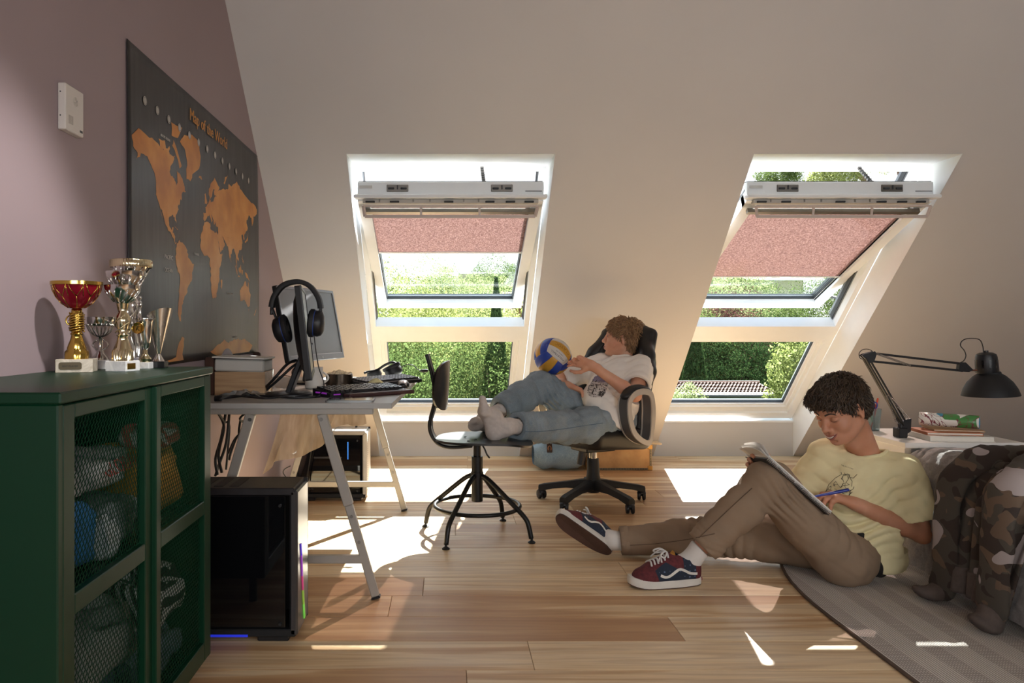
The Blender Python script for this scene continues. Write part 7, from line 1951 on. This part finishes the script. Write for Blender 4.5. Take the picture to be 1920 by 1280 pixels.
# ================================================================ the boy on the floor
SK2 = skin_mat('skin_tan', '#c58f73', '#b98062')
b2 = thing('person', 'boy with dark brown hair, pale yellow shirt and khaki trousers writing on the floor', 'person', (1.60, 3.0, 0))
pel = V(1.600, 2.985, .115); nk = at(1626, 846, 2.985)
F2 = V(-.45, -.89, 0).normalized(); L2 = V(.89, -.45, 0).normalized()
shL = at(1692, 884, 2.915); shR = at(1547, 853, 3.06)
elL = at(1729, 1000, 2.885); wrL = at(1603, 944, 2.85); elR = V(1.44, 3.13, .235); wrR = V(1.285, 2.995, .405)
hipL = V(1.545, 2.905, .088); hipR = V(1.555, 3.065, .115)
knL = at(1440, 902, 2.885); anL = at(1296, 1044, 2.90); knR = V(1.165, 3.20, .105); anR = V(.730, 3.265, .062)
M2 = head_M(V(1.541, 2.925, .681), (-.82, -.34, -.46), (-.45, -.15, .88), 1.03)
iM = M2.inverted()
hs2 = head_sdf((-.030, 0, -.05), tuple(iM @ (nk+V(.01, .01, -.05))), smile=1.0, wide=.97, nose=1.05)
hp2 = hs2.polys(); hbv = bvh_of(polymesh('face_probe', [hp2]))
P_, T_, Q_ = hp2; Pw = (P_@np.array(M2.to_3x3()).T+np.array(M2.translation)).astype('f4')
ar = SDF((1.15, 2.62, .10), (1.95, 3.28, .58), .0028)
for (sh, el, wr) in ((shL, elL, wrL), (shR, elR, wrR)):
    fm = lerp3(el, wr, .28); ar.chain([A3(sh), A3(lerp3(sh, el, .5)), A3(el), A3(fm), A3(wr)], [.050, .045, .036, .038, .0245], .016)
hdL = V(-.90, .06, .33)
hnL = V(-.48, .15, -.86)
tips2L = hand(ar, wrL, hdL, hnL, True, [(30, 42, 22), (36, 42, 22), (40, 44, 24), (44, 44, 24)], [(.80, .45, .45), (.92, -.05, .40), (.90, -.15, .35)], 1.0)
tips2R = hand(ar, wrR, (-.60, -.15, .62), (-.2, -.95, -.1), False, [(20, 40, 30)]*4, [(.7, .5, .3), (.9, .2, .2), (.9, .1, .2)], .95)
tr_ = SDF((.6, 2.6, .0), (1.95, 3.45, .75), .012)
tr_.chain([A3(pel+V(0, 0, .01)), A3(lerp3(pel, nk, .5)), A3(lerp3(pel, nk, .55))], [.09, .105, .10], .03, flat=(F2, .62)); tr_.cap(A3(shL+V(0, 0, -.02)), A3(shR+V(0, 0, -.02)), .045, .045, .03)
for (hp_, kn, an) in ((hipL, knL, anL), (hipR, knR, anR)): tr_.chain([A3(hp_), A3(kn), A3(an)], [.068, .050, .030], .02)
tr_.cap(A3(anL), A3(anL+V(.01, 0, -.03)), .029, .028, .01)
body2 = polymesh('body', [(Pw, T_, Q_), ar.polys(), tr_.polys()]); link('body', body2, SK2, b2, world=True)
nails(tips2L, hnL, b2, M('nail_tan', '#c08f78', .35, var=0))
HM2 = hair_mat('hair_dark_brown', ['#2c211a', '#3d2e23', '#50402f', '#35271d'])
face(b2, hbv, M2, M('brow_dark', '#35271e', .7), M('lash_dark', '#1d1511', .6), 1.0, True)
def cap2(s):
    s.ell((-.012, 0, .038), (.101, .0805, .084), k=.01); s.ell((.045, 0, .070), (.055, .062, .034), k=.02); s.ell((-.050, 0, -.004), (.060, .073, .070), k=.02)
    s.half((.080, 0, .030), (.60, 0, -.80), .010); s.half((.022, 0, -.010), (.70, 0, -.72), .010)
    s.half((-.03, 0, -.070), (.15, 0, -1), .010)
    for sg in (-1, 1): s.ell((.002, sg*.082, -.020), (.027, .020, .036), k=.006, op='sub'); s.ell((.070, sg*.070, -.005), (.040, .03, .030), k=.01, op='sub')
hair(b2, M2, HM2, cap2, 3600, lambda p: (1.0 if p.z > .035 else .25, p.y*3+.1, -.25-.9*(p.z < .04)), lambda p: (.024 if p.x > .062 else .040 if p.x > 0 else .036) if p.z > .05 else .014, lambda p: .0055 if p.z > .05 else .0012, 5, .0024, .013)
TEE2 = M('pale_yellow_cotton', (.885, .84, .66), .9, var=.03, bump=.15, bscale=300, bdist=.001)
s = SDF((1.36, 2.68, .03), (1.98, 3.34, .66), .0048)
mid = lerp3(pel, nk, .30); ch_ = lerp3(pel, nk, .58)
s.chain([A3(pel+V(.06, .0, -.02)), A3(mid+V(.035, 0, 0)), A3(ch_+V(.01, 0, 0))], [.150, .160, .160], .04, flat=(F2+V(0, 0, .2), .70))
s.cap(A3(shL+V(-.006, 0, -.010)), A3(shR+V(.006, 0, -.010)), .062, .060, .05)
s.ell(A3(nk+V(-.01, 0, -.105)), .095, k=.05)
slL = lerp3(shL, elL, .74); slR = lerp3(shR, elR, .60)
s.chain([A3(shL), A3(slL+(slL-shL)*.2)], [.068, .088], .03); s.chain([A3(shR), A3(slR+(slR-shR)*.2)], [.062, .070], .03)
s.disp(folds(21, .0046, 24, 60, 8)); s.disp(ringfold(lerp3(pel, nk, .30)+F2*.10, V(.1, .0, 1), 75, .010, .085, 1.2)); s.disp(ringfold(shL+V(-.07, -.03, -.07), V(.6, .2, -.5), 90, .006, .07, 2)); s.disp(ringfold(slL, V(.8, 0, .5), 80, .005, .08, 0))
for (sl, sh, el) in ((slL, shL, elL), (slR, shR, elR)):
    dn = (el-sh).normalized(); s.cap(A3(sl-dn*.04), A3(sl+dn*.2), .060, .070, .004, op='sub')
    c = sl; sl_, x, y, z = s.blk(np.array(c)-.13, np.array(c)+.13)
    r2_ = (x-c.x)**2+(y-c.y)**2+(z-c.z)**2; pd = (x-c.x)*dn.x+(y-c.y)*dn.y+(z-c.z)*dn.z
    rad2 = r2_-pd*pd
    m_ = (pd > 0) & (rad2 < np.where(pd > .05, .098, .108)**2) & (pd < .22); reg = s.d[sl_]; reg[m_] = np.maximum(reg[m_], np.broadcast_to(pd, reg.shape)[m_]); s.d[sl_] = reg
nd2 = ((M2.translation+V(.05, .03, -.05)-nk).normalized()); s.cap(A3(nk-nd2*.02), A3(nk+nd2*.12), .062, .072, .008, op='sub')
s.half(A3(pel+V(.02, -.05, -.035)), A3(V(-.72, -.25, -.75)), .004); s.half((0, 0, .045), (0, 0, -1), .004)
sm2 = polymesh('shirt', [s.polys()], relax=1); link('shirt', sm2, TEE2, b2, world=True)
collar(nk+nd2*.020, nd2, .070, b2, TEE2, sm2, .007)
dn = (elL-shL).normalized(); bvs = bvh_of(sm2)
INK = M('shirt_ink', '#2a2724', .8, var=0)
# line drawing of a flying net of strokes on the chest, and a thin line of small print above it
rs = random.Random(12); nodes = []
mb = MB()
shape = [(1546, 925), (1552, 912), (1560, 902), (1570, 893), (1580, 890), (1590, 900), (1586, 910), (1594, 918), (1592, 930), (1580, 938), (1568, 934), (1556, 930)]
N_ = []
for i in range(80):
    for _ in range(30):
        x, y = rs.uniform(1546, 1596), rs.uniform(889, 942)
        if y > 923-(x-1546)*.95-2 and y < 940-abs(x-1572)*.15: break
    N_.append((x, y))
for i, a in enumerate(N_):
    ds = sorted(range(len(N_)), key=lambda j: (N_[j][0]-a[0])**2+(N_[j][1]-a[1])**2)[1:4]
    for j in ds:
        if j > i or rs.random() < .3:
            P = surf_line(bvs, [at(a[0]+(N_[j][0]-a[0])*t/3, a[1]+(N_[j][1]-a[1])*t/3, 2.8) for t in range(4)], 0, .0008, 2)
            if len(P) > 1: mb.tube(P, .0006, 4, caps=False)
for L in ([(1546, 926), (1554, 908), (1566, 896), (1578, 889)], [(1580, 890), (1590, 888), (1594, 895), (1600, 896), (1607, 889)], [(1594, 896), (1598, 902), (1597, 912)], [(1578, 889), (1577, 885)], [(1586, 891), (1583, 886)], [(1594, 920), (1600, 916), (1601, 912)], [(1590, 930), (1598, 922)]):
    P = surf_line(bvs, [at(x, y, 2.8) for x, y in L], 0, .0008, 5)
    if len(P) > 1: mb.tube(P, .0009, 4, caps=False)
o = mb.build('shirt_print', INK, b2, world=True)
cu = bpy.data.curves.new('small_print', 'FONT'); cu.body = 'THE SKY IS OURS'; cu.size = .0062; cu.align_x = 'CENTER'; cu.resolution_u = 1
to = bpy.data.objects.new('small_print', cu); COL.objects.link(to); dg = bpy.context.evaluated_depsgraph_get(); dg.update(); me = bpy.data.meshes.new_from_object(to.evaluated_get(dg)); bpy.data.objects.remove(to); me.materials.clear()
bpts = []
c0 = at(1588.5, 876.5, 2.8)
for v in me.vertices:
    p = c0+V(v.co.x*.95, 0, v.co.y*1.1-v.co.x*.32); q_ = surf_line(bvs, [p], 0); v.co = q_[0] if q_ else p
link('small_print', me, INK, b2, world=True)
# trousers
KHA = M('khaki_twill', (.545, .46, .375), .9, var=.07, scale=6, bump=.15, bscale=500, bdist=.001)
s = SDF((.66, 2.74, .004), (1.86, 3.40, .53), .0055)
s.cap(A3(hipL+V(.02, .01, .01)), A3(hipR+V(.02, 0, .01)), .098, .100, .04); s.ell(A3(pel+V(.0, 0, -.01)), (.12, .125, .10), k=.03)
s.chain([A3(hipL), A3(lerp3(hipL, knL, .5)+V(0, 0, -.006)), A3(knL), A3(lerp3(knL, anL, .35)), A3(lerp3(knL, anL, .96))], [.098, .088, .074, .069, .060], .03)
s.chain([A3(hipR), A3(lerp3(hipR, knR, .5)), A3(knR), A3(lerp3(knR, anR, .4)), A3(lerp3(knR, anR, .97))], [.108, .090, .074, .068, .056], .03)
s.disp(folds(31, .0055, 22, 58, 8)); s.disp(ringfold(knL+V(.06, -.03, -.03), V(.9, .1, .5), 105, .012, .065, .4)); s.disp(ringfold(hipL+V(-.03, -.04, .09), V(1, .2, -.3), 62, .006, .06, 2)); s.disp(ringfold(knR, knR-anR, 80, .012, .09, 1)); s.disp(ringfold(lerp3(knL, anL, .85), anL-knL, 120, .005, .06, 1))
for (kn, an, f) in ((knL, anL, .86), (knR, anR, .94)):
    e = lerp3(kn, an, f); dn = (an-kn).normalized(); s.cap(A3(e-dn*.06), A3(e+dn*.2), .050, .054, .004, op='sub'); s.half(A3(e), A3(dn), .003, lo=np.array(e+dn*.07)-.125, hi=np.array(e+dn*.07)+.125)
s.half((0, 0, .009), (0, 0, -1), .003)
tm = polymesh('trousers', [s.polys()], relax=1); link('trousers', tm, KHA, b2, world=True)
for (kn, an, f, r) in ((knL, anL, .86, .063), (knR, anR, .94, .0585)):
    dn = (an-kn).normalized(); cuff_ring(lerp3(kn, an, f), dn, r, b2, KHA, .034, .004)
bvt = bvh_of(tm); SEAM = M('khaki_seam', '#5d4939', .9)
for L in ([(1180, 1022), (1230, 1019), (1290, 1011), (1340, 1000)], [(1310, 1008), (1345, 975), (1380, 942), (1410, 915)]):
    P = surf_line(bvt, [at(x, y, 2.85) for x, y in L], 0, .0010, 10); mb = MB(); mb.tube(P, .0016, 5); mb.build('seam', SEAM, b2, 180, world=True)
wb = SDF((1.45, 2.70, .005), (1.85, 3.05, .26), .005)
wb.chain([A3(at(1612, 1010, 2.885)), A3(at(1628, 1038, 2.88)), A3(at(1642, 1062, 2.89)), A3(at(1650, 1068, 2.93))], [.030, .036, .036, .030], .01, flat=(V(.3, -1, 0), .8))
link('waistband', polymesh('waistband', [wb.polys()]), M('black_waistband', '#171514', .8), b2, world=True)
# socks and shoes
WS = M('white_sock', '#d3cdc6', .95, var=.05, bump=.35, bscale=260, bdist=.001)
def shoe_mat():
    t = NT('shoe_upper'); v = t.coord('Object'); sx = t.n('SeparateXYZ'); t.l(v, sx.inputs[0]); x, z = sx.outputs[0], sx.outputs[2]
    vo = t.n('TexVoronoi', distance='MANHATTAN'); vo.inputs['Scale'].default_value = 48; vo.inputs['Randomness'].default_value = .25; t.l(v, vo.inputs['Vector'])
    star = t.ramp(vo.outputs['Distance'], [(.0, (1, 1, 1)), (.20, (1, 1, 1)), (.24, (0, 0, 0))])
    n = t.noise(v, 90, 3)
    navy = t.mix(star, srgb('#1f2838'), srgb('#5b6b86')); mar = t.ramp(n, [(.3, srgb('#4a1a1f')), (.7, srgb('#64262a'))])
    a = t.math('GREATER_THAN', t.math('ADD', x, t.math('MULTIPLY', z, -.35)), .034); b = t.math('LESS_THAN', x, -.108)
    c = t.math('GREATER_THAN', t.math('ADD', z, t.math('MULTIPLY', t.math('ABSOLUTE', t.math('ADD', x, -.01)), .55)), .098)
    c = t.math('MULTIPLY', c, t.math('GREATER_THAN', x, -.055))
    m = t.math('MAXIMUM', t.math('MAXIMUM', a, b), c)
    t.set(Base_Color=t.mix(m, navy, mar), Roughness=.85); t.bump(n, .2, .001); return t.m
SHM = shoe_mat(); RUB = M('white_rubber', '#cfcac1', .6, var=.06, scale=18); OUTS = M('brown_outsole', '#4d352b', .8, var=.1, bump=.8, bscale=190, bdist=.002); LACE = M('white_lace', '#d8d5d2', .9); STRP = M('white_stripe', '#d5d0c8', .6)
def shoe(label, loc, R, left):
    r = bpy.data.objects.new('shoe', None); COL.objects.link(r); r.parent = b2; r.matrix_parent_inverse = wmat(b2).inverted()
    r.location = loc; r.rotation_euler = R.to_euler(); r['label'] = label
    sg = 1 if left else -1
    def outline(k=1.0, n=40):
        P = []
        for i in range(n):
            a = 2*PI*i/n; x = math.cos(a); y = math.sin(a)
            w = .044+.006*x-(.006 if (y*sg < 0) else 0)*math.sin(PI*(x*.5+.5)); L = .148
            xx = math.copysign(abs(x)**.72, x)*L*k; yy = math.copysign(abs(y)**.80, y)*w*k-sg*.004*x*x*(x > 0)
            P.append((xx, yy))
        return P
    def toe(x): return .014*max(0, (x-.07)/.08)**2
    mb = MB(); O = outline(); n = len(O); vs = [(x, y, .003+toe(x)) for x, y in O]+[(x*1.012, y*1.02, .018+toe(x)*.9) for x, y in O]+[(x*.995, y*.99, .034+toe(x)*.9) for x, y in O]
    fs = [(i, (i+1) % n, n+(i+1) % n, n+i) for i in range(n)]+[(n+i, n+(i+1) % n, 2*n+(i+1) % n, 2*n+i) for i in range(n)]+[tuple(range(2*n, 3*n))]
    mb.add(vs, fs); so = mb.build('sole', RUB, r, 60)
    mb = MB(); mb.prism([(x*.985, y*.97) for x, y in O], -.001, .004, lambda a, b, c: (a, b, c+toe(a))); mb.build('outsole', OUTS, r)
    mb = MB(); mb.box((-.1485, 0, .020), (.003, .024, .014), b=.002); mb.build('heel_patch', M('heel_patch', '#8c2f34', .6), r)
    s = SDF((-.17, -.07, .01), (.17, .07, .14), .003)
    s.chain([(-.098, 0, .062), (-.02, 0, .056), (.045, 0, .045), (.100, 0, .036)], [.040, .0415, .041, .032], .03); s.cap((-.105, 0, .04), (.09, 0, .030), .040, .036, .02)
    s.chain([(-.110, 0, .088), (-.06, 0, .090), (-.018, 0, .094)], [.030, .034, .026], .03); s.cap((-.018, 0, .094), (.055, 0, .060), .026, .026, .02)
    s.box((0, 0, .0), (.2, .1, .030), None, .002, .004, op='sub')
    s.cap((-.075, 0, .100), (-.085, 0, .16), .034, .045, .006, op='sub'); s.cap((-.075, 0, .105), (-.035, 0, .112), .026, .020, .008, op='sub')
    um = polymesh('upper', [s.polys()]); link('upper', um, SHM, r); bv = bvh_of(um)
    for side in (-1, 1):
        def pr(x, z): h, nn, i, d = bv.ray_cast(Vector((x, side*.09, z)), Vector((0, -side, 0))); return (h, nn) if h is not None else (None, None)
        K = catmull([V(.040, .0545, 0), V(.022, .0475, 0), V(.004, .050, 0), V(-.018, .064, 0), V(-.038, .0735, 0), V(-.058, .068, 0), V(-.082, .056, 0), V(-.112, .0525, 0)], 5)
        vs = []; fs = []
        for i, p in enumerate(K):
            t = K[min(i+1, len(K)-1)]-K[max(i-1, 0)]; nn2 = V(-t.y, t.x, 0).normalized()*.0048
            for q in (p+nn2, p-nn2):
                h, nn = pr(q.x, q.y); vs.append((h+nn*.0015) if h is not None else V(q.x, side*.04, q.y))
        for i in range(len(K)-1): fs.append((2*i, 2*i+1, 2*i+3, 2*i+2))
        mb = MB(); mb.add(vs, fs); mb.build('side_stripe', STRP, r, 180)
    top = lambda x, y: bv.ray_cast(Vector((x, y, .2)), Vector((0, 0, -1)))[0]
    for i in range(6):
        x = .062-.0135*i
        P = [top(x+.006*abs(q)-.002, .026*q) for q in (-1, -.6, -.2, .2, .6, 1)]
        P = [p+V(0, 0, .0025) for p in P if p is not None]
        if len(P) > 2: mb = MB(); mb.tube(catmull(P, 3), .0036, 6); mb.build('lace', LACE, r, 180)
    p0 = top(-.006, 0)
    if p0 is not None:
        for sg2 in (-1, 1):
            mb = MB(); mb.tube(catmull([p0+V(0, 0, .004), p0+V(.018, sg2*.020, .012), p0+V(.038, sg2*.032, .002), p0+V(.024, sg2*.034, -.008), p0+V(.004, sg2*.012, .003)], 5), .0034, 6); mb.build('lace', LACE, r, 180)
            mb = MB(); mb.tube(catmull([p0+V(0, 0, .004), p0+V(.02, sg2*.012, .009), p0+V(.040, sg2*.026, -.010), p0+V(.048, sg2*.036, -.022)], 5), .003, 6); mb.build('lace', LACE, r, 180)
    mb = MB(); mb.grid(lambda u, v: (-.012-.022*v, -.022+.044*u, .112+.020*v-.016*(2*u-1)**2), 8, 5, .005); mb.build('tongue', M('orange_tongue', '#b9802f', .8, var=.3, scale=60), r, 60)
    return r
hx = V(-.985, -.17, 0).normalized(); z_ = V(0, 0, 1)
shoe('maroon and navy low shoe flat on the floor', V(.842, 2.885, .0015), frame_R(hx, z_.cross(hx), z_), True)
tx = V(-.80, -.10, .55).normalized(); sn = V(.30, .80, .52); sn = (sn-tx*sn.dot(tx)).normalized()
shoe('maroon low shoe turned to show its brown sole', at(1094, 1010, 3.235)+V(0, 0, .012)+V(0, 0, 0), frame_R(tx, sn.cross(tx), sn), False)
s = SDF((.60, 2.75, .03), (1.12, 3.45, .26), .0035)
fd = (lerp3(knL, anL, .78)-anL).normalized(); SH2 = Matrix.Translation(at(1094, 1010, 3.235)+V(0, 0, .012)) @ frame_R(tx, sn.cross(tx), sn).to_4x4()
s.chain([A3(V(.905, 2.895, .075)), A3(anL+V(.005, 0, -.005)), A3(anL+fd*.045)], [.036, .0365, .040], .012); s.cap(A3(V(.905, 2.895, .072)), A3(V(.86, 2.888, .075)), .032, .028, .02)
s.half(A3(anL+fd*.050), A3(fd), .004, lo=A3(anL)-.1, hi=A3(anL)+.12)
link('sock', polymesh('sock', [s.polys()]), WS, b2, world=True)
s = SDF((.60, 2.95, .01), (.92, 3.45, .26), .0035)
s.chain([A3(anR+V(.04, 0, 0)), A3(anR+V(-.01, 0, .004)), A3(SH2 @ V(-.075, 0, .070))], [.042, .038, .030], .02)
link('sock', polymesh('sock', [s.polys()]), WS, b2, world=True)
# notebook, pen
nb = thing('notebook', 'spiral notebook with curled pages resting on the raised khaki knee', 'notebook', tuple(at(1500, 915, 2.84)))
ea, eb = at(1438, 861, 2.80), at(1556, 966, 2.775)
ed = (eb-ea).normalized(); wd = V(.04, .975, -.17); wd = (wd-ed*wd.dot(ed)).normalized(); nn_ = ed.cross(wd); nn_ = nn_ if nn_.z > 0 else -nn_
NL = (eb-ea).length
def NP(a, b, c=0): return ea+ed*a+wd*b+nn_*c
def page(name, m, off, th, curl):
    mb = MB(); mb.grid(lambda u, v: NP(NL*(1-u)-(.0 if u < .9 else 0), .008+.195*v, off)+ (V(0, 0, 0) if True else 0), 10, 6, th); return mb.build(name, m, nb, 40, world=True)
PAP = M('notebook_paper', '#d9d5cf', .8, var=.02)
page('back_cover', M('notebook_cover', '#2b2a2c', .6), .000, .002, 0); page('pages', PAP, .010, .009, 0)
for k, (ll, up) in enumerate(((.040, .012), (.026, .030), (.050, -.008))):
    def cp_(u, v): t = u; return NP(.055-(ll+.05)*t, .008+.19*v, .011+.0015*k)+V(-.0*t, 0, up*t*t+.010*math.sin(PI*v)*t)
    mb = MB(); mb.grid(cp_, 12, 6, .0004); mb.build('loose_page', PAP, nb, 180, world=True)
mb = MB(); 
P = []
n = 46
for i in range(n*8+1):
    t = i/(n*8); a = i*PI/4; P.append(NP(NL*t, .006, .006)+wd*(.0075*math.cos(a))+nn_*(.0080*math.sin(a)))
mb.tube(P, .0011, 4); o = mb.build('spiral_binding', M('spiral_wire', '#b9b5b0', .3, .85), nb, 180, world=True)
pn = thing('pen', 'blue ballpoint pen in the hand of the boy in yellow', 'pen', tuple(at(1575, 926, 2.76)))
pa, pb = at(1518, 932, 2.80), at(1592, 918, 2.79)
mb = MB(); mb.tube([pa, pa.lerp(pb, .12), pa.lerp(pb, .45), pa.lerp(pb, .5), pa.lerp(pb, .93), pb], [.0012, .0035, .005, .0058, .0058, .004], 10); mb.build('barrel', M('pen_blue', '#2f3c8f', .3), pn, 50, world=True)
mb = MB(); mb.bar(pa.lerp(pb, .62)+V(0, -.003, .0065), pa.lerp(pb, .98)+V(0, -.003, .0075), .003, .0015, (0, 0, 1)); mb.build('clip', M('pen_blue_d', '#232d6e', .3), pn, world=True)
